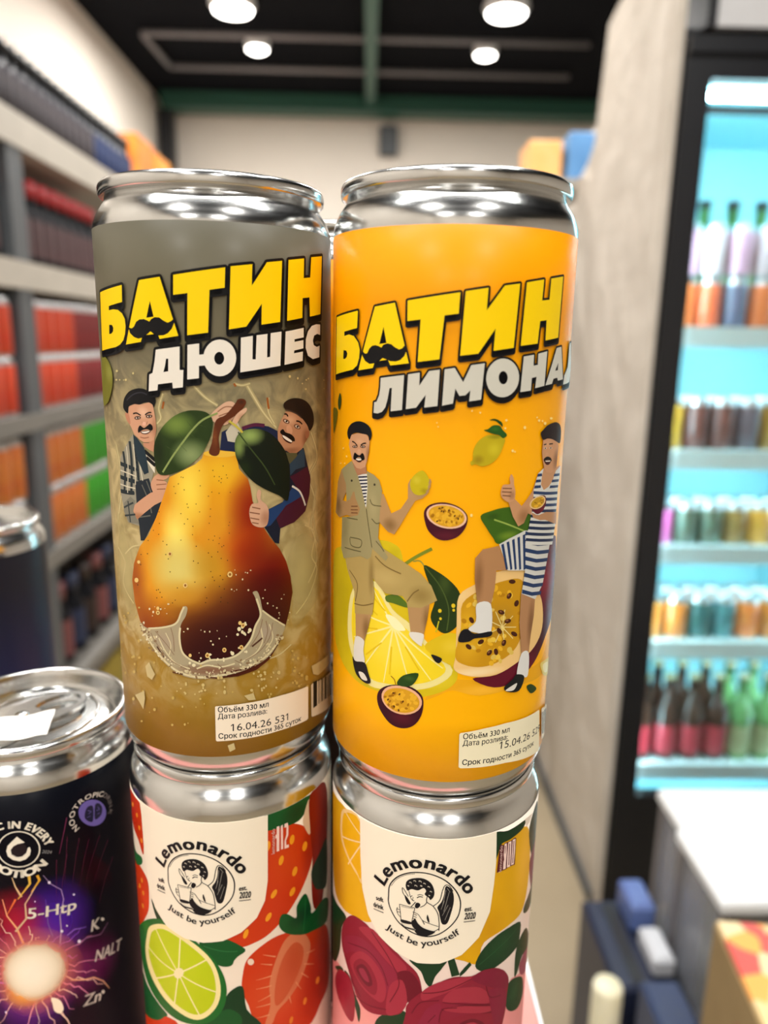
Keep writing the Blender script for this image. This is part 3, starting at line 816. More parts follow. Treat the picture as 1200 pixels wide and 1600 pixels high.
(135,'E',(214,200,156,0.9),[[1779,3651,-21,-13,-13,17]]),
(135,'E',(214,200,156,0.9),[[1434,3417,-17,1,-2,15]]),
(135,'E',(214,200,156,0.9),[[287,3052,-21,-13,-15,28]]),
(135,'E',(214,200,156,0.9),[[1484,3522,-35,3,-2,23]]),
(135,'E',(214,200,156,0.9),[[-1837,3707,-57,-17,1,30]]),
(135,'E',(214,200,156,0.9),[[-1498,3761,9,-16,-21,-12]]),
(135,'E',(214,200,156,0.9),[[432,3150,-31,-34,-20,22]]),
(135,'E',(214,200,156,0.9),[[-37,3002,25,-17,-13,-21]]),
(135,'E',(214,200,156,0.9),[[-1161,3644,34,-27,-26,-25]]),
(135,'E',(214,200,156,0.9),[[-465,3137,-19,-36,-24,11]]),
(135,'E',(214,200,156,0.9),[[-37,2983,17,-43,-25,-13]]),
(135,'E',(214,200,156,0.9),[[508,3097,40,-8,-4,-31]]),
(135,'E',(214,200,156,0.9),[[1814,3806,-31,-4,-10,29]]),
(135,'E',(214,200,156,0.9),[[-612,3089,38,0,-4,-33]]),
(135,'E',(214,200,156,0.9),[[-1642,4070,-28,-18,-20,19]]),
(135,'E',(214,200,156,0.9),[[87,3036,-32,-51,-25,18]]),
(135,'E',(214,200,156,0.9),[[1499,3706,-56,-6,-8,30]]),
(135,'E',(214,200,156,0.9),[[872,3185,-31,-40,-22,22]]),
(135,'E',(214,200,156,0.9),[[881,3323,13,-5,-4,-18]]),
(135,'E',(214,200,156,0.9),[[1247,3298,20,-35,-26,-14]]),
(135,'E',(214,200,156,0.9),[[-394,3046,37,-25,-16,-26]]),
(135,'E',(214,200,156,0.9),[[1189,3302,-41,-8,-10,34]]),
(135,'E',(214,200,156,0.9),[[1906,3780,-22,-46,-36,22]]),
(135,'E',(214,200,156,0.9),[[1077,3237,-47,-2,-5,35]]),
(135,'E',(214,200,156,0.9),[[884,3202,26,-36,-20,-17]]),
(135,'E',(214,200,156,0.9),[[1148,3360,36,-9,-2,-30]]),
(136,'E',(150,120,84,0.8),[[102,3053,-18,-32,-16,11]]),
(136,'E',(150,120,84,0.8),[[1340,3284,-46,-4,-6,27]]),
(136,'E',(150,120,84,0.8),[[-1513,3995,0,-29,-29,-8]]),
(136,'E',(150,120,84,0.8),[[-1231,4062,24,-11,-14,-17]]),
(136,'E',(150,120,84,0.8),[[-1659,3969,-66,-20,-3,30]]),
(136,'E',(150,120,84,0.8),[[-176,3063,-22,-22,-14,16]]),
(136,'E',(150,120,84,0.8),[[1882,3833,-47,3,-6,28]]),
(136,'E',(150,120,84,0.8),[[1716,3667,-1,-30,-16,4]]),
(136,'E',(150,120,84,0.8),[[-1115,3495,6,-46,-35,-12]]),
(136,'E',(150,120,84,0.8),[[-1313,3802,45,2,-8,-33]]),
(136,'E',(150,120,84,0.8),[[830,3392,-21,-30,-17,15]]),
(136,'E',(150,120,84,0.8),[[1296,3293,-11,-4,-6,14]]),
(136,'E',(150,120,84,0.8),[[-1523,3856,-8,-25,-21,-1]]),
(136,'E',(150,120,84,0.8),[[-898,3234,-2,-19,-21,-2]]),
(136,'E',(150,120,84,0.8),[[-1764,3976,21,-5,-18,-20]]),
(136,'E',(150,120,84,0.8),[[1183,3367,6,-20,-15,-3]]),
(136,'E',(150,120,84,0.8),[[325,3075,-18,-2,-2,16]]),
(136,'E',(150,120,84,0.8),[[1013,3349,-7,-16,-16,9]]),
(136,'E',(150,120,84,0.8),[[-1523,3577,46,1,-9,-20]]),
(136,'E',(150,120,84,0.8),[[-1409,3542,32,-16,-27,-30]]),
(136,'E',(150,120,84,0.8),[[-1611,4018,33,-5,-20,-30]]),
(136,'E',(150,120,84,0.8),[[-246,2986,16,-47,-23,-10]]),
(136,'E',(150,120,84,0.8),[[1237,3313,-24,-2,-7,30]]),
(136,'E',(150,120,84,0.8),[[-1510,3918,18,-12,-26,-24]]),
(136,'E',(150,120,84,0.8),[[-189,3080,41,-6,-5,-23]]),
(136,'E',(150,120,84,0.8),[[-1704,4184,-47,-27,-11,14]]),
(136,'E',(150,120,84,0.8),[[316,3116,-25,-11,-5,14]]),
(136,'E',(150,120,84,0.8),[[-884,3347,22,-4,-8,-21]]),
(136,'E',(150,120,84,0.8),[[617,3091,7,-16,-12,-5]]),
(136,'E',(150,120,84,0.8),[[997,3291,-51,5,-1,31]]),
(136,'E',(150,120,84,0.8),[[-619,3220,-5,-11,-13,3]]),
(136,'E',(150,120,84,0.8),[[-403,3147,16,-1,-3,-18]]),
(136,'E',(150,120,84,0.8),[[1842,3772,21,-44,-26,-7]]),
(136,'E',(150,120,84,0.8),[[-322,3093,22,-21,-15,-17]]),
(136,'E',(150,120,84,0.8),[[1775,3881,-42,4,-3,29]]),
(136,'E',(150,120,84,0.8),[[-1675,3984,1,-14,-26,-8]]),
(136,'E',(150,120,84,0.8),[[1178,3210,-32,-12,-10,26]]),
(136,'E',(150,120,84,0.8),[[-1786,4102,-35,-14,-6,18]]),
(136,'E',(150,120,84,0.8),[[-927,3189,10,-35,-24,-10]]),
(136,'E',(150,120,84,0.8),[[1799,3733,9,-26,-27,-3]]),
(137,'E',(236,226,190,0.95),[[157,3125,-2,-15,-15,2]]),
(137,'E',(236,226,190,0.95),[[-818,3145,7,-12,-13,-8]]),
(137,'E',(236,226,190,0.95),[[1525,3550,15,-29,-14,-5]]),
(137,'E',(236,226,190,0.95),[[1474,3521,-10,-9,-10,11]]),
(137,'E',(236,226,190,0.95),[[-894,3350,-6,-21,-15,0]]),
(137,'E',(236,226,190,0.95),[[-1573,3852,-21,-12,-10,14]]),
(137,'E',(236,226,190,0.95),[[1740,3790,30,-19,-8,-15]]),
(137,'E',(236,226,190,0.95),[[-1710,4021,-19,-23,-14,4]]),
(137,'E',(236,226,190,0.95),[[-1653,3923,3,-12,-20,-8]]),
(137,'E',(236,226,190,0.95),[[71,3091,-20,-6,-4,17]]),
(137,'E',(236,226,190,0.95),[[575,3062,-1,-12,-11,2]]),
(137,'E',(236,226,190,0.95),[[-1664,4221,37,8,-2,-22]]),
(137,'E',(236,226,190,0.95),[[995,3168,-24,-11,-7,16]]),
(137,'E',(236,226,190,0.95),[[1332,3387,-27,4,0,15]]),
(137,'E',(236,226,190,0.95),[[-1537,3709,16,-12,-17,-15]]),
(137,'E',(236,226,190,0.95),[[1777,3781,6,-11,-9,-4]]),
(137,'E',(236,226,190,0.95),[[-1593,3777,34,-2,-8,-16]]),
(137,'E',(236,226,190,0.95),[[329,3241,-13,-20,-15,12]]),
(137,'E',(236,226,190,0.95),[[1513,3536,2,-17,-15,1]]),
(137,'E',(236,226,190,0.95),[[-964,3377,31,2,-3,-17]]),
(137,'E',(236,226,190,0.95),[[-1656,4188,12,-9,-18,-13]]),
(137,'E',(236,226,190,0.95),[[93,3122,-13,-5,-4,13]]),
(137,'E',(236,226,190,0.95),[[1060,3177,-10,-14,-8,6]]),
(137,'E',(236,226,190,0.95),[[1640,3551,-21,0,-5,24]]),
(137,'E',(236,226,190,0.95),[[1402,3477,4,-16,-11,-1]]),
(137,'E',(236,226,190,0.95),[[901,3152,14,-9,-8,-16]]),
(137,'E',(236,226,190,0.95),[[1147,3252,-21,-5,-4,13]]),
(137,'E',(236,226,190,0.95),[[654,3107,-11,-4,-2,9]]),
(137,'E',(236,226,190,0.95),[[-1238,3424,22,-19,-15,-14]]),
(137,'E',(236,226,190,0.95),[[185,3075,11,-3,-3,-10]]),
(137,'E',(236,226,190,0.95),[[-746,3071,-24,-3,1,18]]),
(137,'E',(236,226,190,0.95),[[-1083,3622,8,-7,-12,-10]]),
(137,'E',(236,226,190,0.95),[[-871,3284,29,-12,-9,-15]]),
(137,'E',(236,226,190,0.95),[[1211,3641,-1,-9,-8,3]]),
(137,'E',(236,226,190,0.95),[[-634,3259,-27,-8,-2,15]]),
(137,'E',(236,226,190,0.95),[[189,3022,11,-18,-11,-9]]),
(137,'E',(236,226,190,0.95),[[683,3065,17,-9,-3,-9]]),
(137,'E',(236,226,190,0.95),[[1483,3380,19,-13,-5,-10]]),
(137,'E',(236,226,190,0.95),[[394,3271,5,-8,-8,-5]]),
(137,'E',(236,226,190,0.95),[[1186,3365,0,-12,-13,2]]),
(137,'E',(236,226,190,0.95),[[-1277,3552,14,-23,-18,-11]]),
(137,'E',(236,226,190,0.95),[[-1663,3899,-4,-25,-24,-5]]),
(137,'E',(236,226,190,0.95),[[-1321,3531,-8,-31,-25,-1]]),
(137,'E',(236,226,190,0.95),[[1030,3252,-10,-18,-18,12]]),
(137,'E',(236,226,190,0.95),[[1470,3752,7,-6,-6,-8]]),
(137,'E',(236,226,190,0.95),[[620,3129,-13,-3,-2,9]]),
(137,'E',(236,226,190,0.95),[[1517,3450,-13,1,-2,18]]),
(137,'E',(236,226,190,0.95),[[1563,3360,-17,-6,-6,13]]),
(137,'E',(236,226,190,0.95),[[158,3302,-18,-7,-4,11]]),
(137,'E',(236,226,190,0.95),[[816,3277,10,-37,-17,-4]]),
(137,'E',(236,226,190,0.95),[[-936,3279,-8,-7,-5,7]]),
(137,'E',(236,226,190,0.95),[[-1574,3810,30,-11,-18,-20]]),
(137,'E',(236,226,190,0.95),[[-1645,4036,-15,-24,-25,3]]),
(137,'E',(236,226,190,0.95),[[-500,3136,-19,-5,-2,13]]),
(137,'E',(236,226,190,0.95),[[-1447,3878,-29,-15,-9,19]]),
(137,'E',(236,226,190,0.95),[[-176,3072,2,-17,-16,-4]]),
(137,'E',(236,226,190,0.95),[[-1266,3925,-2,-34,-25,-5]]),
(137,'E',(236,226,190,0.95),[[-1159,3350,7,-8,-14,-10]]),
(137,'E',(236,226,190,0.95),[[-1713,3876,-29,-30,-20,7]]),
(137,'E',(236,226,190,0.95),[[-1045,3428,18,-12,-16,-18]]),
(138,'s',(160,132,104,0.75),[[-1439,3995,-1218,3679,-889,3372,-488,3193]],0.22,0.22),
(139,'s',(160,132,104,0.75),[[-1297,4068,-1009,3804,-787,3521]],0.22,0.22),
(140,'s',(160,132,104,0.75),[[-842,4227,-786,3968,-782,3612]],0.22,0.22),
(141,'s',(160,132,104,0.75),[[1384,4385,1289,4044,1067,3720]],0.22,0.22),
(142,'s',(160,132,104,0.75),[[1651,4244,1551,3859,1278,3550,932,3378]],0.22,0.22),
(143,'s',(160,132,104,0.75),[[1471,4324,1510,4048,1414,3750]],0.22,0.22),
(144,'s',(160,132,104,0.75),[[274,3346,432,3203,679,3228]],0.22,0.22),
(145,'s',(160,132,104,0.75),[[-440,3287,-274,3162,20,3170]],0.22,0.22),
(146,'s',(160,132,104,0.75),[[684,3408,847,3299]],0.22,0.22),
(147,'E',(226,210,168),[[1056,5179,22,-3,-1,-26]]),
(147,'E',(226,210,168),[[1523,4771,21,-4,0,-27]]),
(147,'E',(226,210,168),[[121,4183,17,-1,-1,-26]]),
(147,'E',(226,210,168),[[338,3998,16,-1,-1,-23]]),
(147,'E',(226,210,168),[[1842,4407,13,-3,0,-11]]),
(147,'E',(226,210,168),[[1825,4462,18,-4,0,-20]]),
(147,'E',(226,210,168),[[1766,4604,20,-4,0,-23]]),
(147,'E',(226,210,168),[[925,5464,18,-1,-1,-26]]),
(147,'E',(226,210,168),[[507,4046,14,-1,0,-16]]),
(147,'E',(226,210,168),[[296,4203,12,-1,0,-14]]),
(147,'E',(226,210,168),[[874,3632,11,-2,0,-12]]),
(147,'E',(226,210,168),[[134,3588,16,0,0,-16]]),
(147,'E',(226,210,168),[[1973,4908,14,-3,0,-13]]),
(147,'E',(226,210,168),[[997,5631,14,-2,0,-14]]),
(147,'E',(226,210,168),[[139,3939,20,0,0,-22]]),
(147,'E',(226,210,168),[[2135,4397,21,-5,0,-20]]),
(147,'E',(226,210,168),[[777,5593,14,-1,0,-20]]),
(147,'E',(226,210,168),[[-856,4832,15,2,-1,-19]]),
(147,'E',(226,210,168),[[-506,4158,18,1,-1,-17]]),
(147,'E',(226,210,168),[[-974,4706,13,1,-1,-12]]),
(147,'E',(226,210,168),[[1407,4923,20,-3,-1,-20]]),
(147,'E',(226,210,168),[[1045,5615,16,-2,0,-20]]),
(147,'E',(226,210,168),[[-929,4579,16,2,-1,-14]]),
(147,'E',(226,210,168),[[1899,4813,21,-5,0,-18]]),
(147,'E',(226,210,168),[[-404,4241,25,1,-1,-27]]),
(147,'E',(226,210,168),[[662,5235,18,-1,-1,-20]]),
(147,'E',(226,210,168),[[2085,4211,15,-4,0,-15]]),
(147,'E',(226,210,168),[[-154,3630,13,1,-1,-13]]),
(147,'E',(226,210,168),[[-1266,4704,14,2,-1,-12]]),
(147,'E',(226,210,168),[[1465,5126,18,-3,-1,-19]]),
(147,'E',(226,210,168),[[1815,4326,20,-4,0,-20]]),
(147,'E',(226,210,168),[[-879,4829,22,2,-1,-24]]),
(147,'E',(226,210,168),[[-1352,4458,15,2,-1,-15]]),
(147,'E',(226,210,168),[[788,3721,21,-3,-1,-29]]),
(147,'E',(226,210,168),[[-1320,4561,30,5,-3,-34]]),
(147,'E',(226,210,168),[[1121,5670,17,-2,-1,-16]]),
(147,'E',(226,210,168),[[754,5715,11,-1,0,-12]]),
(147,'E',(226,210,168),[[928,3601,21,-3,-1,-25]]),
(147,'E',(226,210,168),[[779,5218,12,-1,0,-16]]),
(147,'E',(226,210,168),[[-84,4220,10,0,-1,-16]]),
(147,'E',(226,210,168),[[185,3848,23,-1,-1,-27]]),
(147,'E',(226,210,168),[[2,4182,19,0,-1,-24]]),
(147,'E',(226,210,168),[[-1092,4672,28,4,-1,-26]]),
(147,'E',(226,210,168),[[-1433,4619,30,5,-2,-33]]),
(147,'E',(226,210,168),[[1667,4678,16,-4,-1,-16]]),
(147,'E',(226,210,168),[[721,5188,10,-1,-1,-11]]),
(148,'E',(232,220,180),[[806,4186,29,-3,-1,-34]]),
(148,'E',(232,220,180),[[883,4127,32,-4,-1,-46]]),
(148,'E',(232,220,180),[[425,3416,24,-2,-1,-30]]),
(148,'E',(232,220,180),[[101,3588,34,0,-2,-37]]),
(148,'E',(232,220,180),[[955,4050,23,-3,0,-34]]),
(148,'E',(232,220,180),[[-295,3301,46,2,-2,-46]]),
(148,'E',(232,220,180),[[1067,4150,43,-6,-1,-54]]),
(148,'E',(232,220,180),[[422,3471,23,-1,-1,-29]]),
(148,'E',(232,220,180),[[884,4242,22,-3,0,-29]]),
(148,'E',(232,220,180),[[1063,3345,30,-5,-1,-35]]),
(148,'E',(232,220,180),[[961,4352,26,-3,-1,-30]]),
(148,'E',(232,220,180),[[-392,3354,33,3,-2,-39]]),
(148,'E',(232,220,180),[[609,3624,25,-2,-1,-34]]),
(148,'E',(232,220,180),[[-154,3412,22,0,-1,-25]]),
(148,'E',(232,220,180),[[927,4085,33,-4,-1,-39]]),
(148,'E',(232,220,180),[[811,4209,44,-5,-1,-54]]),
(148,'E',(232,220,180),[[285,3463,25,-1,-1,-35]]),
(148,'E',(232,220,180),[[969,3597,28,-4,-1,-38]]),
(148,'E',(232,220,180),[[770,4072,33,-3,-1,-36]]),
(148,'E',(232,220,180),[[1072,3222,34,-6,-1,-33]]),
(148,'E',(232,220,180),[[1032,4097,28,-4,-1,-28]]),
(148,'E',(232,220,180),[[890,4255,37,-5,-2,-45]]),
(148,'E',(232,220,180),[[261,3439,21,0,-1,-25]]),
(148,'E',(232,220,180),[[971,4307,28,-4,-1,-31]]),
(148,'E',(232,220,180),[[636,3590,42,-4,-2,-51]]),
(148,'E',(232,220,180),[[-116,3493,22,1,-1,-28]]),
(149,'E',(230,196,120),[[637,5611,59,-4,-3,-74]]),
(149,'E',(230,196,120),[[448,3696,49,-3,-2,-62]]),
(149,'E',(230,196,120),[[850,3727,50,-6,-2,-62]]),
(149,'E',(230,196,120),[[44,3565,53,0,-3,-66]]),
(149,'E',(230,196,120),[[907,4294,49,-6,-2,-61]]),
(149,'E',(230,196,120),[[835,4364,41,-4,-2,-51]]),
(149,'E',(230,196,120),[[-1181,4566,56,9,-3,-56]]),
(149,'E',(230,196,120),[[-1173,4682,45,7,-3,-46]]),
(149,'E',(230,196,120),[[-414,5341,54,3,-3,-64]]),
(149,'E',(230,196,120),[[-762,6095,53,5,-4,-58]]),
(149,'E',(230,196,120),[[-376,3552,38,2,-3,-47]]),
(149,'E',(230,196,120),[[-1708,5765,56,10,-4,-45]]),
(149,'E',(230,196,120),[[-1835,5280,79,15,-6,-62]]),
(150,'E',(150,96,40),[[637,5611,31,-2,-2,-39]]),
(150,'E',(150,96,40),[[448,3696,24,-2,-1,-31]]),
(150,'E',(150,96,40),[[850,3727,25,-3,-1,-31]]),
(150,'E',(150,96,40),[[44,3565,28,0,-2,-35]]),
(150,'E',(150,96,40),[[907,4294,24,-3,-1,-30]]),
(150,'E',(150,96,40),[[-1181,4566,26,4,-1,-25]]),
(150,'E',(150,96,40),[[-414,5341,29,2,-2,-34]]),
(150,'E',(150,96,40),[[-762,6095,31,3,-2,-34]]),
(151,'E',(196,168,92),[[2332,2408,42,-15,-1,-46]]),
(151,'E',(196,168,92),[[1522,2283,29,-7,-1,-29]]),
(151,'E',(196,168,92),[[-928,3170,22,4,-1,-23]]),
(151,'E',(196,168,92),[[-1918,3217,53,15,-3,-33]]),
(151,'E',(196,168,92),[[2689,2447,55,-21,-1,-50]]),
(151,'E',(196,168,92),[[2381,3080,46,-15,0,-43]]),
(151,'E',(196,168,92),[[-596,1685,29,3,-2,-37]]),
(151,'E',(196,168,92),[[2684,2394,56,-22,-1,-50]]),
(151,'E',(196,168,92),[[-2250,3125,48,15,-4,-33]]),
(151,'E',(196,168,92),[[-2559,4154,65,20,-5,-29]]),
(151,'E',(196,168,92),[[-1465,1924,45,12,-3,-44]]),
(151,'E',(196,168,92),[[-2496,4126,44,13,-3,-21]]),
(151,'E',(196,168,92),[[-1207,2624,29,6,-1,-23]]),
(151,'E',(196,168,92),[[-81,2280,16,0,-1,-22]]),
(151,'E',(196,168,92),[[-635,2165,24,2,-2,-33]]),
(151,'E',(196,168,92),[[2279,2484,28,-10,-1,-30]]),
(151,'E',(196,168,92),[[2131,2177,23,-7,0,-23]]),
(151,'E',(196,168,92),[[-2914,3312,56,20,-5,-20]]),
(151,'E',(196,168,92),[[-2390,4073,38,11,-3,-23]]),
(151,'E',(196,168,92),[[-124,3298,22,0,-1,-28]]),
(151,'E',(196,168,92),[[-2168,3174,61,19,-5,-44]]),
(151,'E',(196,168,92),[[-3153,2779,96,39,-8,-21]]),
(151,'E',(196,168,92),[[2510,2561,50,-18,-1,-44]]),
(151,'E',(196,168,92),[[-2754,2511,80,30,-7,-41]]),
(151,'E',(196,168,92),[[-1944,4296,29,7,-2,-25]]),
(151,'E',(196,168,92),[[-942,1618,35,6,-2,-34]]),
(151,'E',(196,168,92),[[609,2570,20,-2,-1,-23]]),
(151,'E',(196,168,92),[[2421,2653,32,-12,0,-27]]),
(151,'E',(196,168,92),[[-1993,1435,47,17,-2,-28]]),
(151,'E',(196,168,92),[[2277,2864,33,-11,-1,-29]]),
(151,'E',(196,168,92),[[2482,2311,23,-9,0,-17]]),
(151,'E',(196,168,92),[[2693,2989,31,-11,0,-24]]),
(151,'E',(196,168,92),[[-1384,3221,31,7,-2,-30]]),
(151,'E',(196,168,92),[[-1797,4579,39,9,-2,-25]]),
(151,'E',(196,168,92),[[-1525,2228,35,9,-2,-27]]),
(151,'E',(196,168,92),[[-172,2411,28,1,-1,-28]]),
(151,'E',(196,168,92),[[2209,3105,40,-13,-1,-32]]),
(151,'E',(196,168,92),[[1522,2254,27,-7,-1,-37]]),
(151,'E',(196,168,92),[[-1646,1797,21,6,-1,-18]]),
(151,'E',(196,168,92),[[-2145,2972,48,15,-4,-37]]),
(151,'E',(196,168,92),[[-2304,4304,53,15,-4,-28]]),
(151,'E',(196,168,92),[[2201,3341,38,-11,0,-30]]),
(151,'E',(196,168,92),[[2715,2171,50,-20,-1,-39]]),
(151,'E',(196,168,92),[[-1888,3678,47,12,-4,-43]]),
(151,'E',(196,168,92),[[-2195,2745,71,23,-5,-46]]),
(151,'E',(196,168,92),[[2258,3205,25,-8,-1,-25]]),
(151,'E',(196,168,92),[[-2490,3991,84,25,-6,-40]]),
(151,'E',(196,168,92),[[2409,2294,42,-15,-1,-38]]),
(151,'E',(196,168,92),[[2254,2773,46,-15,-1,-43]]),
(151,'E',(196,168,92),[[-510,1732,14,2,-1,-19]]),
(151,'E',(196,168,92),[[-289,2183,15,1,-1,-20]]),
(151,'E',(196,168,92),[[2205,2458,33,-12,-1,-36]]),
(151,'E',(196,168,92),[[-1853,2316,45,13,-3,-35]]),
(151,'E',(196,168,92),[[-3027,3032,78,30,-8,-27]]),
(151,'E',(196,168,92),[[1485,2354,24,-6,-1,-32]]),
(151,'E',(196,168,92),[[1108,2490,18,-4,0,-23]]),
(151,'E',(196,168,92),[[-879,2366,38,6,-2,-44]]),
(151,'E',(196,168,92),[[-2897,3320,88,32,-9,-37]]),
(151,'E',(196,168,92),[[-2330,1942,75,28,-7,-53]]),
(151,'E',(196,168,92),[[1560,2340,30,-8,-1,-37]]),
(152,'E',(206,184,120),[[-46,2647,28,1,-1,-31]]),
(152,'E',(206,184,120),[[1258,3017,27,-5,-1,-32]]),
(152,'E',(206,184,120),[[1323,2545,23,-5,-1,-32]]),
(152,'E',(206,184,120),[[1305,2905,36,-7,-1,-46]]),
(152,'E',(206,184,120),[[-655,2651,23,3,-1,-22]]),
(152,'E',(206,184,120),[[-701,2806,19,2,-1,-19]]),
(152,'E',(206,184,120),[[1329,2498,28,-6,-1,-34]]),
(152,'E',(206,184,120),[[-92,2704,24,0,-1,-35]]),
(152,'E',(206,184,120),[[1420,2917,28,-6,0,-29]]),
(152,'E',(206,184,120),[[1411,2970,38,-9,0,-37]]),
(152,'E',(206,184,120),[[1133,2992,26,-5,-1,-34]]),
(152,'E',(206,184,120),[[-300,2531,19,1,-1,-23]]),
(152,'E',(206,184,120),[[1396,2789,32,-7,-1,-31]]),
(152,'E',(206,184,120),[[1329,2797,32,-7,-1,-38]]),
(152,'E',(206,184,120),[[-201,2881,26,1,-2,-37]]),
(152,'E',(206,184,120),[[1749,2710,27,-7,0,-31]]),
(152,'E',(206,184,120),[[1235,2896,21,-4,0,-26]]),
(152,'E',(206,184,120),[[1637,2921,20,-5,0,-19]]),
(152,'E',(206,184,120),[[426,2717,21,-1,-1,-33]]),
(152,'E',(206,184,120),[[1789,2871,45,-12,-1,-55]]),
(152,'E',(206,184,120),[[-564,2559,24,3,-1,-24]]),
(152,'E',(206,184,120),[[1250,2641,25,-5,-1,-31]]),
(152,'E',(206,184,120),[[-188,2601,24,1,-1,-28]]),
(152,'E',(206,184,120),[[1438,2594,24,-6,-1,-34]]),
(152,'E',(206,184,120),[[-541,2532,28,3,-1,-32]]),
(152,'E',(206,184,120),[[1644,2900,19,-5,0,-25]]),
(152,'E',(206,184,120),[[-514,2772,30,3,-2,-34]]),
(152,'E',(206,184,120),[[-515,2811,27,2,-1,-27]]),
(152,'E',(206,184,120),[[-760,2567,21,3,-1,-19]]),
(152,'E',(206,184,120),[[420,2583,34,-2,-2,-54]]),
(152,'E',(206,184,120),[[-90,2786,39,1,-1,-44]]),
(152,'E',(206,184,120),[[284,2980,31,-1,-2,-47]]),
(152,'E',(206,184,120),[[355,2973,35,-2,-1,-37]]),
(152,'E',(206,184,120),[[225,2558,16,0,-1,-23]]),
(152,'E',(206,184,120),[[1070,2553,38,-7,-1,-40]]),
(152,'E',(206,184,120),[[1379,2557,35,-8,-1,-33]]),
(152,'E',(206,184,120),[[417,2883,31,-3,-2,-43]]),
(152,'E',(206,184,120),[[-134,2625,33,1,-2,-32]]),
(152,'E',(206,184,120),[[1710,2480,29,-8,0,-31]]),
(152,'E',(206,184,120),[[1578,2804,24,-6,0,-24]]),
(153,'P',(212,194,140,0.85),[[-1695,3048,-1552,3193,-1383,2905,-1490,2727,-1657,2783]]),
(154,'P',(212,194,140,0.85),[[-2219,2092,-1801,2343,-1788,2133,-1882,1810,-2041,1961]]),
(155,'P',(212,194,140,0.85),[[884,2437,1112,2470,1165,2278,991,2293]]),
(156,'P',(212,194,140,0.85),[[2890,2682,4017,2597,3946,2294,3197,2295,2960,2422]]),
(157,'P',(212,194,140,0.85),[[447,1125,599,1177,634,1003,491,939]]),
(158,'E',(206,190,130),[[-2398,10149,36,2,-4,-22]]),
(158,'E',(206,190,130),[[-2340,10128,34,1,-3,-19]]),
(158,'E',(206,190,130),[[-2087,10298,49,2,-3,-27]]),
(158,'E',(206,190,130),[[-1994,10099,29,2,-2,-17]]),
(158,'E',(206,190,130),[[-2130,10096,42,2,-3,-22]]),
(158,'E',(206,190,130),[[-1509,10269,29,1,-2,-27]]),
(158,'E',(206,190,130),[[-1765,10111,39,2,-2,-27]]),
(158,'E',(206,190,130),[[-1843,10103,21,1,-1,-12]]),
(159,'E',(206,186,128),[[2757,10133,30,-1,0,-17]]),
(159,'E',(206,186,128),[[2468,10181,28,-1,-1,-27]]),
(159,'E',(206,186,128),[[3581,9891,37,-2,0,-14]]),
(159,'E',(206,186,128),[[2225,10230,37,-1,-1,-35]]),
(159,'E',(206,186,128),[[2738,9918,33,-2,0,-22]]),
(159,'E',(206,186,128),[[2617,10053,22,-1,-1,-17]]),
(159,'E',(206,186,128),[[3574,10095,39,-2,0,-20]]),
(159,'E',(206,186,128),[[2832,10162,27,-1,-1,-18]]),
(160,'p',[(122,120,44),('R',-2458,10252,321,300,150,150,70,0.8,1)],[[-2933,10582,-2596,10580,-2376,10403,-2301,10161,-2369,9886,-2567,9623,-2738,9510,-3110,9506]])]),
('lettering','slanted yellow and white title lettering with black shadow',[
(161,'O',(17,17,20),[[-2688,12061,-1701,12193,-1726,11828,-2258,11747,-2261,11653,-2077,11674,-1888,11658,-1750,11583,-1670,11462,-1657,11300,-1690,11136,-1763,10994,-1890,10897,-2067,10837,-2840,10739]],0.62,-1.0,0),
(161,'O',(17,17,20),[[-1181,12283,-666,12351,-305,11113,-741,11038,-779,11152,-1005,11126,-1172,11110,-1227,10967,-1680,10901]],0.62,-1.0,0),
(161,'O',(17,17,20),[[-357,12392,746,12573,721,12150,401,12096,339,11192,-109,11128,-65,12019,-378,11977]],0.62,-1.0,0),
(161,'O',(17,17,20),[[861,12600,1332,12668,1308,12213,1671,12730,2053,12789,1977,11459,1512,11386,1530,11840,1165,11337,785,11269]],0.62,-1.0,0),
(161,'O',(17,17,20),[[2231,12822,2710,12898,2693,12461,2929,12493,2977,12950,3470,13023,3382,11680,2907,11606,2895,12044,2650,12014,2637,11569,2168,11488]],0.62,-1.0,0),
(161,'O',(17,17,20),[[-848,10805,-287,10884,-311,10374,-226,10376,-256,9996,-485,9967,-493,10096,-839,10046,-861,9913,-1088,9881,-1048,10257,-961,10295,-889,10567]],0.589,-0.95,0),
(161,'O',(17,17,20),[[-113,10922,141,10956,131,10714,271,10727,261,10484,117,10470,106,10201,-151,10169]],0.589,-0.95,0),
(161,'O',(17,17,20),[[924,10653,912,10563,883,10478,838,10401,780,10337,711,10289,634,10258,555,10248,477,10257,403,10287,338,10334,284,10397,245,10473,222,10557,217,10645,229,10734,258,10818,303,10894,360,10958,428,11006,504,11036,582,11048,660,11039,733,11011,799,10964,853,10902,893,10827,918,10742]],0.589,-0.95,0),
(161,'O',(17,17,20),[[1039,11096,1306,11140,1286,10624,1360,10625,1393,11153,1651,11188,1631,10668,1706,10680,1731,11206,2010,11246,1967,10479,1006,10336]],0.589,-0.95,0),
(161,'O',(17,17,20),[[2122,11248,2678,11344,2675,11126,2377,11079,2376,11019,2663,11063,2661,10873,2366,10824,2355,10758,2645,10799,2631,10584,2079,10497]],0.589,-0.95,0),
(161,'O',(17,17,20),[[3369,11436,3168,11436,2982,11395,2833,11269,2751,11083,2741,10886,2826,10699,3018,10619,3317,10660,3331,10935,3188,10905,3058,10948,3023,11060,3079,11173,3216,11212,3367,11189]],0.589,-0.95,0),
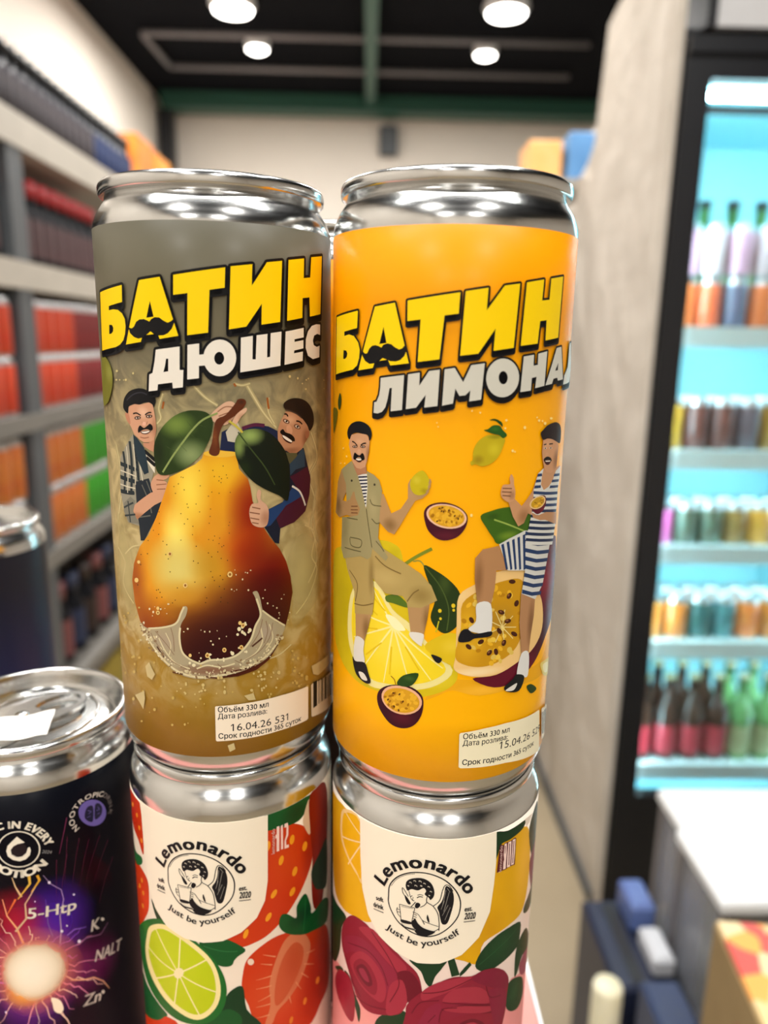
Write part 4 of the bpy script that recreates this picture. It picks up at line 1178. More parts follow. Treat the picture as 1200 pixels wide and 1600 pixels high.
(162,'P',(253,213,8),[[-2688,12061,-1701,12193,-1726,11828,-2258,11747,-2261,11653,-2077,11674,-1888,11658,-1750,11583,-1670,11462,-1657,11300,-1690,11136,-1763,10994,-1890,10897,-2067,10837,-2840,10739],[-2292,11334,-2167,11331,-2114,11263,-2133,11191,-2217,11136,-2323,11123]]),
(162,'P',(253,213,8),[[-1181,12283,-666,12351,-305,11113,-741,11038,-779,11152,-1005,11126,-1172,11110,-1227,10967,-1680,10901],[-931,11846,-858,11512,-1045,11487]]),
(162,'P',(253,213,8),[[-357,12392,746,12573,721,12150,401,12096,339,11192,-109,11128,-65,12019,-378,11977]]),
(162,'P',(253,213,8),[[861,12600,1332,12668,1308,12213,1671,12730,2053,12789,1977,11459,1512,11386,1530,11840,1165,11337,785,11269]]),
(162,'P',(253,213,8),[[2231,12822,2710,12898,2693,12461,2929,12493,2977,12950,3470,13023,3382,11680,2907,11606,2895,12044,2650,12014,2637,11569,2168,11488]]),
(162,'P',(236,230,218),[[-848,10805,-287,10884,-311,10374,-226,10376,-256,9996,-485,9967,-493,10096,-839,10046,-861,9913,-1088,9881,-1048,10257,-961,10295,-889,10567],[-610,10615,-559,10616,-574,10341,-691,10319,-644,10456]]),
(162,'P',(236,230,218),[[-113,10922,141,10956,131,10714,271,10727,261,10484,117,10470,106,10201,-151,10169]]),
(162,'P',(236,230,218),[[924,10653,912,10563,883,10478,838,10401,780,10337,711,10289,634,10258,555,10248,477,10257,403,10287,338,10334,284,10397,245,10473,222,10557,217,10645,229,10734,258,10818,303,10894,360,10958,428,11006,504,11036,582,11048,660,11039,733,11011,799,10964,853,10902,893,10827,918,10742],[664,10644,654,10590,629,10545,593,10514,552,10503,512,10513,478,10543,456,10588,450,10642,460,10695,485,10740,520,10771,561,10782,602,10772,635,10742,657,10697]]),
(162,'P',(236,230,218),[[1039,11096,1306,11140,1286,10624,1360,10625,1393,11153,1651,11188,1631,10668,1706,10680,1731,11206,2010,11246,1967,10479,1006,10336]]),
(162,'P',(236,230,218),[[2122,11248,2678,11344,2675,11126,2377,11079,2376,11019,2663,11063,2661,10873,2366,10824,2355,10758,2645,10799,2631,10584,2079,10497]]),
(162,'P',(236,230,218),[[3369,11436,3168,11436,2982,11395,2833,11269,2751,11083,2741,10886,2826,10699,3018,10619,3317,10660,3331,10935,3188,10905,3058,10948,3023,11060,3079,11173,3216,11212,3367,11189]]),
(163,'O',(17,17,20),[[-1559,11265,-1461,11250,-1393,11290,-1322,11394,-1228,11445,-1110,11453,-1027,11424,-974,11397,-915,11454,-832,11496,-728,11490,-629,11423,-531,11379,-443,11421,-387,11467,-396,11381,-451,11266,-542,11173,-646,11126,-776,11120,-880,11153,-958,11209,-1046,11143,-1166,11073,-1288,11043,-1410,11076,-1518,11156]],0.08,0,0)]),
('date_panel','white date panel with black print',[
(164,'P',(246,232,210),[[177,2192,198,2215,833,2228,1236,2230,1817,2229,2685,2177,2740,2137,2730,1237,2673,1211,1799,1259,1214,1258,675,1257,197,1256,166,1280]]),
(165,'T',(17,17,20),[[240,2051,1491,2014]],'Объём 330 мл',139,0.014),
(166,'T',(17,17,20),[[234,1871,1447,1842]],'Дата розлива:',134,0.012),
(167,'T',(17,17,20),[[538,1513,2034,1471]],'16.04.26 531',193,-0.004),
(168,'T',(17,17,20),[[231,1328,2460,1283]],'Срок годности 365 суток',136,0.016)]),
('barcode','black and white barcode panel',[
(169,'P',(226,212,186),[[2861,2143,2908,2167,4075,1981,4679,1762,4679,817,2922,1197,2865,1239]]),
(170,'P',(30,28,26),[[2956,2196,3135,2175,3129,1437,2948,1437]]),
(170,'P',(30,28,26),[[3201,2154,3236,2149,3230,1448,3195,1450]]),
(170,'P',(30,28,26),[[3283,2134,3307,2130,3302,1441,3277,1443]]),
(170,'P',(30,28,26),[[3369,2112,3448,2095,3444,1424,3364,1433]]),
(170,'P',(30,28,26),[[3504,2083,3533,2076,3529,1396,3500,1400]]),
(170,'P',(30,28,26),[[3578,2066,3708,2032,3705,1371,3574,1396]]),
(170,'P',(30,28,26),[[3762,2013,3819,1997,3816,1324,3758,1338]]),
(170,'P',(30,28,26),[[3902,1964,3971,1942,3968,1297,3899,1317]]),
(170,'P',(30,28,26),[[4047,1929,4239,1858,4238,1209,4045,1277]])]),
],
'lemonade':[
('fruit_picture','lemons, passion fruit and green leaves',[
(1,'p',[(236,170,24),('R',799,3114,923,205,252,190,60,0.8,1)],[[-26,3414,586,3389,1326,3276,1964,3371,2813,3402,3488,4005,3769,3134,2826,2942,1851,3016,1345,2991,605,2995,30,3154,-334,3002,-608,2876,-431,3146]]),
(2,'p',[(214,190,26),('R',-3032,4753,661,1357,186,166,14,0.7,1),('R',-347,3402,552,300,238,214,60,0.6,1),('R',-1416,6406,243,187,196,178,24,0.7,1)],[[-4069,5626,-3153,6199,-1955,6599,-1445,6588,-1243,6337,-1152,5549,-939,4667,-557,4273,-183,3954,78,3712,112,3414,-155,3151,-704,2936,-1087,2904,-1889,2844,-2566,2881,-3375,3199,-4055,3851]]),
(3,'p',(238,226,150),[[-2716,5231,-1937,5599,-1462,5018,-987,4709,-463,4183,10,3662,-343,3277,-945,3072,-1606,2947,-2206,2959,-2782,3565,-2947,4264]]),
(4,'p',[(244,216,40),('R',-1468,4083,866,851,250,228,84,0.7,1)],[[-2626,5131,-1994,5465,-1512,4911,-1129,4615,-554,4151,-151,3699,-439,3395,-949,3222,-1555,3114,-2110,3137,-2616,3677,-2765,4325]]),
(5,'s',(250,238,150),[[-1428,4610,-1992,5392]],0.5,0.25),
(6,'s',(250,238,150),[[-1428,4610,-2589,4738]],0.5,0.25),
(7,'s',(250,238,150),[[-1428,4610,-2660,3999]],0.5,0.25),
(8,'s',(250,238,150),[[-1428,4610,-2279,3351]],0.5,0.25),
(9,'s',(250,238,150),[[-1428,4610,-1664,3126]],0.5,0.25),
(10,'s',(250,238,150),[[-1428,4610,-998,3249]],0.5,0.25),
(11,'s',(250,238,150),[[-1428,4610,-485,3391]],0.5,0.25),
(12,'s',(250,238,150),[[-1428,4610,-220,3706]],0.5,0.25),
(13,'p',(252,244,190),[[-1643,4835,-1407,4834,-1128,4590,-1225,4525,-1427,4561]]),
(14,'s',(232,196,20),[[-2236,4988,-1865,4785]],0.35,0.35),
(15,'s',(232,196,20),[[-2363,4350,-1858,4439]],0.35,0.35),
(16,'s',(232,196,20),[[-2216,3681,-1739,4119]],0.35,0.35),
(17,'s',(232,196,20),[[-1468,4083,-1506,3371]],0.35,0.35),
(18,'s',(232,196,20),[[-1118,4151,-770,3609]],0.35,0.35),
(19,'s',(232,196,20),[[-1989,5198,-1645,4932]],0.35,0.35),
(20,'s',(126,140,40),[[-1176,6150,-982,6304,-758,6455,-561,6571]],0.75,0.75),
(21,'s',(150,150,60),[[-981,6239,-821,6264,-704,6126]],0.3,0.3),
(22,'p',(84,112,34),[[-1636,5313,-1344,5386,-1105,5222,-1093,5118,-1440,5167,-1623,5180]]),
(23,'p',[(38,56,22),('R',-246,5773,177,376,70,88,36,0.7,1)],[[-732,6171,-433,6053,-152,5860,81,5592,187,5213,112,4822,-160,4578,-388,4674,-542,4951,-456,5386,-602,5752]]),
(24,'s',(74,92,40),[[-704,6140,-332,5676,-136,5164,-162,4636]],0.25,0.25),
(25,'p',[(222,190,30),('R',-12,4251,369,244,240,210,70,0.6,1)],[[-657,4239,-293,4525,-24,4591,279,4442,460,4043,288,3657,7,3761,-365,3970]]),
(26,'E',(226,196,36),[[-336,5118,41,2,2,-47]]),
(26,'E',(226,196,36),[[-36,5251,45,0,2,-52]]),
(26,'E',(226,196,36),[[-23,5142,32,0,2,-37]]),
(26,'E',(226,196,36),[[-316,4928,32,1,2,-37]]),
(26,'E',(226,196,36),[[398,4896,42,-2,2,-48]]),
(26,'E',(226,196,36),[[332,4827,27,-1,1,-32]]),
(26,'E',(226,196,36),[[418,4967,33,-2,2,-37]]),
(26,'E',(226,196,36),[[955,5378,57,-6,3,-58]]),
(26,'E',(226,196,36),[[899,5207,46,-5,2,-47]]),
(26,'E',(226,196,36),[[439,4508,47,-3,2,-54]]),
(26,'E',(226,196,36),[[1159,3259,56,-11,3,-57]]),
(26,'E',(226,196,36),[[2349,3605,79,-26,6,-48]]),
(26,'E',(226,196,36),[[2534,3841,103,-34,8,-54]]),
(27,'s',(200,190,40),[[-350,4868,-388,4674,-409,4600]],0.3,0.3),
(28,'p',[(96,18,38),('R',2842,5466,925,651,140,26,50,0.8,1),('R',2701,4072,833,784,56,10,24,0.8,1)],[[1734,5984,2402,6169,3309,6456,3768,4558,2995,3972,2367,3453,1735,3178,1057,3145,488,3437,1092,3462,1664,3656,2316,3884,2607,4310,2516,4949]]),
(29,'p',[(238,198,130),('R',121,5497,274,284,244,214,150,0.6,1),('R',577,3589,854,150,250,230,190,0.7,1)],[[85,5488,475,5770,944,6009,1736,5969,2224,5448,2593,4928,2691,4283,2335,3879,1678,3643,1102,3471,534,3483,56,3662,64,4056,57,4832]]),
(30,'p',[(200,146,22),('R',344,4537,533,884,236,186,40,0.8,1),('R',1122,4755,527,595,168,126,40,0.8,1)],[[174,5308,622,5630,1166,5777,1659,5733,1889,5291,1880,4611,1645,4065,1191,3806,718,3715,283,3796,52,4017,154,4687]]),
(31,'E',(232,178,40),[[617,5470,19,-39,-52,-20]]),
(31,'E',(232,178,40),[[275,4790,31,-30,-34,-39]]),
(31,'E',(232,178,40),[[943,5621,-18,-78,-65,22]]),
(31,'E',(232,178,40),[[287,4635,-72,-35,-18,37]]),
(31,'E',(232,178,40),[[567,5486,-32,-52,-51,35]]),
(31,'E',(184,128,18),[[343,4662,54,-14,-9,-59]]),
(31,'E',(222,190,90),[[1191,4865,33,-61,-73,-21]]),
(31,'E',(184,128,18),[[512,5421,3,-42,-49,1]]),
(31,'E',(232,178,40),[[674,4883,-30,-28,-40,42]]),
(31,'E',(232,178,40),[[404,4821,-11,-83,-40,10]]),
(31,'E',(222,190,90),[[1431,4033,-17,-69,-74,31]]),
(31,'E',(222,190,90),[[884,4079,65,-20,-9,-63]]),
(31,'E',(236,196,70),[[1255,4414,-28,-41,-55,37]]),
(31,'E',(184,128,18),[[222,4881,52,-44,-32,-43]]),
(31,'E',(236,196,70),[[621,4312,57,-20,-15,-70]]),
(31,'E',(184,128,18),[[842,4667,56,-66,-55,-40]]),
(31,'E',(236,196,70),[[771,5052,77,-52,-22,-36]]),
(31,'E',(236,196,70),[[494,5318,51,-63,-33,-27]]),
(31,'E',(222,190,90),[[399,4732,0,-85,-63,5]]),
(31,'E',(232,178,40),[[1120,4377,-66,1,-17,75]]),
(31,'E',(236,196,70),[[1208,4599,-23,-50,-45,24]]),
(31,'E',(222,190,90),[[455,5457,-11,-64,-41,11]]),
(31,'E',(232,178,40),[[1022,3839,20,-43,-46,-12]]),
(31,'E',(222,190,90),[[1182,3799,7,-65,-49,7]]),
(31,'E',(222,190,90),[[1736,4658,32,-45,-50,-10]]),
(31,'E',(184,128,18),[[597,4132,-63,-5,-9,47]]),
(31,'E',(232,178,40),[[725,4399,-29,-66,-47,26]]),
(31,'E',(222,190,90),[[989,3927,-61,-42,-44,53]]),
(31,'E',(184,128,18),[[632,5329,-50,-52,-53,51]]),
(31,'E',(222,190,90),[[513,4759,-56,-42,-49,63]]),
(31,'E',(222,190,90),[[838,5369,-61,4,-7,75]]),
(31,'E',(184,128,18),[[1671,4906,32,-45,-63,-15]]),
(31,'E',(232,178,40),[[941,3776,-51,-30,-43,60]]),
(31,'E',(236,196,70),[[325,4485,9,-77,-64,-2]]),
(31,'E',(222,190,90),[[469,4221,-26,-32,-59,52]]),
(31,'E',(232,178,40),[[884,4274,74,-38,-16,-40]]),
(31,'E',(236,196,70),[[1367,5396,-8,-68,-62,17]]),
(31,'E',(184,128,18),[[1751,4309,-68,-16,-57,77]]),
(31,'E',(222,190,90),[[466,5283,34,-55,-55,-32]]),
(31,'E',(232,178,40),[[1021,4072,17,-86,-56,1]]),
(31,'E',(236,196,70),[[1092,3919,84,-46,-28,-64]]),
(31,'E',(236,196,70),[[406,4779,-54,-47,-41,49]]),
(31,'E',(232,178,40),[[1055,5489,-7,-52,-63,17]]),
(31,'E',(232,178,40),[[1323,5482,-42,-27,-40,42]]),
(31,'E',(232,178,40),[[932,4632,3,-60,-66,9]]),
(31,'E',(236,196,70),[[954,4367,2,-64,-74,11]]),
(31,'E',(222,190,90),[[543,4746,69,-55,-40,-56]]),
(31,'E',(236,196,70),[[825,4932,48,-46,-28,-27]]),
(31,'E',(232,178,40),[[310,4468,-47,-63,-35,29]]),
(31,'E',(184,128,18),[[1123,5437,-91,-2,-10,47]]),
(31,'E',(184,128,18),[[759,4799,0,-46,-57,8]]),
(31,'E',(222,190,90),[[643,5381,23,-38,-44,-22]]),
(31,'E',(236,196,70),[[873,4357,0,-56,-66,9]]),
(31,'E',(232,178,40),[[319,5262,-54,-54,-31,34]]),
(31,'E',(222,190,90),[[1491,3956,1,-60,-74,19]]),
(31,'E',(222,190,90),[[886,5103,13,-42,-65,-9]]),
(31,'E',(232,178,40),[[1163,4116,56,-61,-38,-26]]),
(31,'E',(222,190,90),[[1759,4781,-54,-45,-47,35]]),
(31,'E',(222,190,90),[[531,5417,56,-44,-32,-45]]),
(32,'s',(232,214,140),[[1183,4648,1593,4574]],0.22,0.22),
(33,'s',(232,214,140),[[1183,4648,1515,4303]],0.22,0.22),
(34,'s',(232,214,140),[[1183,4648,1278,4194]],0.22,0.22),
(35,'s',(232,214,140),[[1183,4648,1017,4290]],0.22,0.22),
(36,'s',(232,214,140),[[1183,4648,844,4547]],0.22,0.22),
(37,'s',(232,214,140),[[1183,4648,828,4849]],0.22,0.22),
(38,'s',(232,214,140),[[1183,4648,979,5054]],0.22,0.22),
(39,'s',(232,214,140),[[1183,4648,1227,5070]],0.22,0.22),
(40,'s',(232,214,140),[[1183,4648,1473,4878]],0.22,0.22),
(41,'E',(70,34,20),[[1328,5392,44,64,56,-35]]),
(41,'E',(70,34,20),[[1560,5170,31,72,67,-31]]),
(41,'E',(70,34,20),[[1133,5020,89,-41,-18,-48]]),
(41,'E',(70,34,20),[[1330,4771,91,13,25,-55]]),
(41,'E',(70,34,20),[[647,4347,70,35,29,-49]]),
(41,'E',(70,34,20),[[876,4053,53,57,45,-41]]),
(41,'E',(70,34,20),[[1047,4054,21,-86,-57,-1]]),
(41,'E',(70,34,20),[[1252,4243,28,74,60,-29]]),
(41,'E',(70,34,20),[[1107,4562,51,-80,-49,-20]]),
(41,'E',(70,34,20),[[1544,4411,96,-63,-31,-41]]),
(41,'E',(70,34,20),[[398,4896,43,-73,-43,-25]]),
(41,'E',(70,34,20),[[1390,5728,100,-15,3,-53]]),
(41,'E',(70,34,20),[[357,4245,64,-57,-31,-40]]),
(42,'E',(140,90,60),[[1310,5409,18,27,20,-12]]),
(42,'E',(140,90,60),[[1116,5037,36,-17,-7,-17]]),
(42,'E',(140,90,60),[[1312,4789,37,5,9,-20]]),
(42,'E',(140,90,60),[[860,4069,21,24,16,-14]]),
(42,'E',(140,90,60),[[1234,4261,12,31,22,-10]]),
(43,'p',[(58,16,30),('R',-1173,2321,437,258,96,24,40,0.7,1)],[[-1839,2714,-1717,2957,-1396,3133,-996,3174,-730,3038,-644,2821,-690,2459,-874,2173,-1167,2053,-1480,2115,-1764,2414]]),
(44,'E',(232,178,140),[[-1194,2780,513,-27,-65,-367]]),
(45,'E',(214,158,34),[[-1194,2770,457,-21,-56,-314]]),
(46,'E',(232,178,45),[[-1381,2803,27,-52,-40,-27]]),
(46,'E',(232,178,45),[[-1393,2915,64,2,-8,-45]]),
(46,'E',(232,178,45),[[-1165,2796,44,-37,-30,-36]]),
(46,'E',(232,178,45),[[-1000,2769,8,-62,-41,-11]]),
(46,'E',(232,178,45),[[-1582,2720,-28,-66,-43,7]]),
(46,'E',(232,178,45),[[-1285,2848,-58,-39,-18,36]]),
(46,'E',(232,178,45),[[-1175,2963,-31,-61,-38,15]]),
(46,'E',(232,178,45),[[-1176,2838,-17,-65,-42,3]]),
(46,'E',(232,178,45),[[-984,2737,-54,-37,-18,36]]),
(46,'E',(232,178,45),[[-1216,2951,-58,-36,-17,37]]),
(46,'E',(232,178,45),[[-881,2867,21,-57,-38,-20]]),
(46,'E',(232,178,45),[[-1563,2675,-67,-31,-10,41]]),
(46,'E',(232,178,45),[[-914,2617,56,-17,-16,-42]]),
(46,'E',(232,178,45),[[-1007,2793,14,-60,-41,-16]]),
(46,'E',(232,178,45),[[-1333,2566,0,-65,-44,-10]]),
(46,'E',(232,178,45),[[-1370,2632,-16,-66,-43,1]]),
(46,'E',(232,178,45),[[-923,2878,-32,-59,-36,17]]),
(46,'E',(232,178,45),[[-922,2964,-60,-12,-2,43]]),
(46,'E',(232,178,45),[[-1056,2580,-55,-38,-18,36]]),
(46,'E',(232,178,45),[[-848,2905,-11,-64,-40,3]]),
(46,'E',(232,178,45),[[-1150,2549,-53,-44,-22,33]]),
(46,'E',(232,178,45),[[-1297,2570,62,1,-8,-45]]),
(46,'E',(232,178,45),[[-827,2772,58,-9,-10,-44]]),
(46,'E',(232,178,45),[[-1535,2630,60,-13,-21,-45]]),
(46,'E',(232,178,45),[[-1142,2914,-57,-37,-18,37]]),
(46,'E',(232,178,45),[[-1251,2807,62,5,-6,-45]]),
(47,'E',(168,112,14),[[-1401,2566,-42,-27,-12,26]]),
(47,'E',(168,112,14),[[-1611,2764,-47,-14,0,30]]),
(47,'E',(168,112,14),[[-1009,2697,-12,-44,-27,4]]),
(47,'E',(168,112,14),[[-1178,2725,13,-40,-29,-15]]),
(47,'E',(168,112,14),[[-1050,2593,42,2,-3,-31]]),
(47,'E',(168,112,14),[[-1386,2535,-45,-17,-5,29]]),
(47,'E',(168,112,14),[[-1512,2583,7,-43,-31,-13]]),
(47,'E',(168,112,14),[[-1350,2921,-12,-45,-29,2]]),
(47,'E',(168,112,14),[[-1394,2905,-44,-19,-6,28]]),
(47,'E',(168,112,14),[[-1478,2682,-29,-42,-25,13]]),
(47,'E',(168,112,14),[[-1279,2645,-44,-14,-3,30]]),
(47,'E',(168,112,14),[[-1470,2822,46,10,0,-31]]),
(47,'E',(168,112,14),[[-1412,2850,45,8,-2,-31]]),
(48,'E',(90,50,14),[[-1384,2923,34,2,-4,-24]]),
(48,'E',(90,50,14),[[-1527,2715,-18,-34,-21,7]]),
(48,'E',(90,50,14),[[-1231,2924,-22,-31,-17,12]]),
(48,'E',(90,50,14),[[-1140,2755,-17,-33,-20,8]]),
(48,'E',(90,50,14),[[-1244,2505,6,-33,-23,-9]]),
(48,'E',(90,50,14),[[-1363,2579,15,-27,-22,-15]]),
(49,'p',[(40,70,26),('R',-1001,3375,190,100,70,104,40,0.7,1)],[[-1304,3184,-1149,3423,-786,3537,-892,3252,-1093,3146]]),
(50,'s',(150,90,30),[[-1463,3341,-1373,3275,-1334,3157]],0.2,0.2),
(51,'p',(40,64,26),[[2101,2902,2304,2902,2589,2675,2314,2649]]),
(52,'p',(236,214,110,0.9),[[2763,3314,3780,3064,3773,2624,3078,2840,2845,3069]]),
(53,'p',(238,226,170),[[2904,3207,3428,3071,3478,2806,3055,2942]]),
(54,'p',[(70,18,34),('R',-262,6892,379,147,98,28,44,0.7,1)],[[-763,7402,-674,7553,-476,7631,-265,7640,-28,7566,143,7434,206,7289,158,7070,-1,6874,-235,6785,-449,6811,-644,6971,-735,7185]]),
(55,'E',(236,190,160),[[-263,7331,444,-73,-37,-269]]),
(56,'E',(218,160,34),[[-264,7336,398,-65,-31,-236]]),
(57,'E',(232,178,45),[[-256,7497,-40,-34,-21,26]]),
(57,'E',(232,178,45),[[-258,7534,-50,-15,-9,32]]),
(57,'E',(232,178,45),[[-321,7337,-51,-12,-7,33]]),
(57,'E',(232,178,45),[[-28,7395,49,-18,-11,-31]]),
(57,'E',(232,178,45),[[-277,7197,-6,-54,-33,3]]),
(57,'E',(232,178,45),[[-8,7283,42,-34,-20,-27]]),
(57,'E',(232,178,45),[[-101,7365,-37,-36,-23,25]]),
(57,'E',(232,178,45),[[-214,7407,48,-21,-12,-31]]),
(57,'E',(232,178,45),[[-92,7193,52,1,1,-34]]),
(57,'E',(232,178,45),[[-208,7141,42,-33,-20,-27]]),
(57,'E',(232,178,45),[[-10,7442,34,-42,-25,-21]]),
(57,'E',(232,178,45),[[-581,7428,-26,-47,-29,16]]),
(57,'E',(232,178,45),[[-116,7347,-27,-45,-28,18]]),
(57,'E',(232,178,45),[[16,7417,32,-43,-26,-21]]),
(57,'E',(232,178,45),[[-175,7215,48,-22,-13,-31]]),
(57,'E',(232,178,45),[[-298,7291,-15,-51,-31,10]]),
(57,'E',(232,178,45),[[-271,7348,27,-46,-28,-18]]),
(57,'E',(232,178,45),[[-171,7426,5,-53,-33,-3]]),
(57,'E',(232,178,45),[[-455,7349,-30,-44,-27,19]]),
(57,'E',(232,178,45),[[-182,7331,51,-2,-2,-34]]),
(57,'E',(232,178,45),[[-79,7454,52,-2,-1,-33]]),
(57,'E',(232,178,45),[[-483,7230,-11,-53,-33,6]]),
(57,'E',(232,178,45),[[-233,7326,44,-28,-17,-29]]),
(57,'E',(232,178,45),[[-179,7133,-36,-39,-24,23]]),
(57,'E',(232,178,45),[[53,7356,26,-47,-29,-16]]),
(57,'E',(232,178,45),[[-461,7382,-39,-36,-22,25]]),
(57,'E',(232,178,45),[[-256,7402,-40,-33,-20,27]]),
(57,'E',(232,178,45),[[39,7244,-52,-10,-7,33]]),
(57,'E',(232,178,45),[[-326,7293,-16,-52,-31,10]]),
(57,'E',(232,178,45),[[-461,7196,-50,-15,-9,33]]),
(57,'E',(232,178,45),[[-378,7211,29,-43,-27,-19]]),
(57,'E',(232,178,45),[[-143,7276,48,-23,-13,-30]]),
(57,'E',(232,178,45),[[20,7294,46,-25,-15,-30]]),
(57,'E',(232,178,45),[[-189,7328,-3,-53,-32,3]]),
(58,'E',(168,112,14),[[-264,7205,-9,-36,-22,6]]),
(58,'E',(168,112,14),[[-568,7325,10,-35,-22,-7]]),
(58,'E',(168,112,14),[[-191,7349,36,-3,-2,-23]]),
(58,'E',(168,112,14),[[-122,7437,34,-14,-8,-22]]),
(58,'E',(168,112,14),[[20,7345,-13,-34,-21,9]]),
(58,'E',(168,112,14),[[-41,7187,8,-36,-23,-5]]),
(58,'E',(168,112,14),[[-181,7389,22,-29,-18,-14]]),
(58,'E',(168,112,14),[[-34,7300,-32,-17,-11,21]]),
(58,'E',(168,112,14),[[-594,7321,2,-37,-23,-2]]),
(58,'E',(168,112,14),[[-555,7352,23,-28,-18,-15]]),
(58,'E',(168,112,14),[[-146,7214,14,-34,-21,-10]]),
(58,'E',(168,112,14),[[71,7333,-12,-34,-21,9]]),
(58,'E',(168,112,14),[[-407,7232,35,-8,-6,-23]]),
(58,'E',(168,112,14),[[-214,7434,-33,-16,-10,21]]),
(58,'E',(168,112,14),[[-202,7447,-26,-25,-15,17]]),
(58,'E',(168,112,14),[[-390,7501,-25,-27,-16,16]]),
(58,'E',(168,112,14),[[-306,7461,24,-28,-17,-16]]),
(59,'E',(90,50,14),[[-216,7471,-15,-24,-15,10]]),
(59,'E',(90,50,14),[[-85,7346,-12,-26,-16,8]]),
(59,'E',(90,50,14),[[-6,7284,-3,-29,-18,2]]),
(59,'E',(90,50,14),[[-332,7436,4,-28,-18,-2]]),
(59,'E',(90,50,14),[[-428,7508,-22,-18,-11,14]]),
(59,'E',(90,50,14),[[-375,7447,-18,-22,-13,12]]),
(59,'E',(90,50,14),[[-466,7212,-24,-15,-9,16]]),
(59,'E',(90,50,14),[[-360,7527,-27,-3,-2,18]]),
(60,'p',[(62,98,26),('R',1198,6845,369,150,120,150,44,0.8,1),('R',789,7320,213,98,46,74,20,0.7,1)],[[492,7337,731,7445,1044,7504,1330,7481,1593,7301,1868,7317,1766,6852,1636,6756,985,6670,816,6827,649,7058]]),
(61,'s',(150,176,80),[[819,7245,1181,7108,1694,6883]],0.35,0.35),
(62,'p',[(190,170,28),('R',732,8826,206,211,214,198,44,0.8,1),('R',377,8598,169,141,150,124,20,0.8,1),('R',743,9094,232,70,120,120,20,0.6,1)],[[258,8599,262,8785,336,8971,497,9104,690,9141,966,9058,947,8890,843,8659,674,8511,480,8456,322,8500,235,8477,208,8552]]),
(63,'p',[(40,86,30),('R',733,9267,127,69,60,120,40,0.7,1)],[[480,9238,566,9265,680,9342,830,9335,913,9241,1025,9126,929,9059,842,9126,689,9162]]),
(64,'p',(34,70,26),[[590,9458,721,9484,877,9408,904,9310,828,9370,724,9440]]),
(65,'p',(52,70,24),[[-3412,9862,-3321,9756,-3353,9555,-3468,9464,-3551,9638]]),
(66,'p',(110,110,20,0.8),[[-4109,9409,-3584,9458,-3675,9143,-3998,8845]]),
(67,'E',(255,214,110,0.9),[[-3184,8583,41,5,0,-24]]),
(67,'E',(255,214,110,0.9),[[-511,9300,19,0,1,-19]]),
(67,'E',(255,214,110,0.9),[[-3335,8204,51,8,0,-19]]),
(67,'E',(255,214,110,0.9),[[-3015,8417,40,6,1,-27]]),
(67,'E',(255,214,110,0.9),[[-540,9386,17,1,0,-19]]),
(67,'E',(255,214,110,0.9),[[-3101,8237,33,5,0,-20]]),
(68,'E',(255,222,130),[[971,9274,24,0,1,-26]]),
(68,'E',(255,222,130),[[1252,8750,23,-2,2,-18]]),
(68,'E',(255,222,130),[[1920,9406,42,-2,3,-29]]),
(68,'E',(255,222,130),[[197,9656,18,0,1,-20]]),
(68,'E',(255,222,130),[[1485,9271,39,-1,3,-38]]),
(68,'E',(255,222,130),[[1845,9480,30,-2,1,-20]]),
(68,'E',(255,222,130),[[283,7360,31,-1,2,-38]]),
(68,'E',(255,222,130),[[989,9448,29,-1,2,-28]]),
(68,'E',(255,222,130),[[1192,8773,35,-2,2,-34]]),
(68,'E',(255,222,130),[[2390,9426,63,-4,4,-30]]),
(68,'E',(255,222,130),[[2040,9390,32,-2,3,-23]]),
(68,'E',(255,222,130),[[2146,9329,53,-3,4,-33]]),
(68,'E',(255,222,130),[[375,9618,21,0,1,-22]])]),
('person_picture','moustached man in beige vest holding a lemon',[
(69,'P',[(180,142,96),('R',-2194,4349,188,404,110,80,40,0.7,1)],[[-2589,4688,-2031,4818,-2130,4417,-2255,4027,-2564,3969]]),
(70,'P',[(180,142,96),('R',-622,4896,136,433,112,80,40,0.7,1)],[[-1085,5177,-563,5354,-613,4897,-692,4493,-992,4524]]),
(71,'p',(226,222,212),[[-2580,4026,-2276,4041,-2285,3762,-2240,3457,-2458,3414,-2637,3460]]),
(72,'p',(226,222,212),[[-1007,4536,-693,4527,-715,4306,-750,4229,-979,4394]]),
(73,'p',(26,26,32),[[-2687,3479,-2572,3395,-2240,3467,-2118,3248,-2039,3015,-2219,2944,-2521,3046,-2651,3271]]),
(74,'p',(226,220,206),[[-2447,3157,-2263,3180,-2141,3033,-2330,3010]]),
(75,'p',(26,26,32),[[-496,4044,-256,3961,-306,3840,-408,3883]]),
(76,'P',[(178,154,92),('R',-1661,5751,597,287,196,172,108,0.7,1),('R',-775,5454,360,285,140,116,60,0.7,1),('R',-2058,5718,118,633,128,104,54,0.7,1)],[[-3176,6233,-1896,6515,-1516,6354,-1158,6185,-790,5970,-547,5709,-402,5366,-757,5161,-1084,5139,-1106,5260,-1206,5389,-1653,5377,-2009,5671,-1954,5245,-2012,4763,-2604,4632,-2634,5179,-2962,5689]]),
(77,'s',(126,102,54),[[-1097,5271,-961,5480,-825,5590]],0.3,0.3),
(78,'s',(126,102,54),[[-2630,4878,-2302,4921,-1987,5051]],0.3,0.3),
(79,'s',(126,102,54),[[-2850,5670,-2522,5409,-2592,4939]],0.3,0.3),
(80,'s',(126,102,54),[[-1948,6221,-1666,6036,-1257,5913]],0.3,0.3),
(81,'P',[(172,134,88),('R',-3481,7130,279,322,110,80,46,0.7,1)],[[-3273,8069,-3048,7946,-2992,7595,-3203,7320,-2979,7333,-2823,7424,-2717,7618,-2649,7629,-2614,7483,-2445,7257,-2520,7090,-2781,7008,-2975,7012,-3401,6858,-3722,6909,-3622,7234,-3527,7706]]),
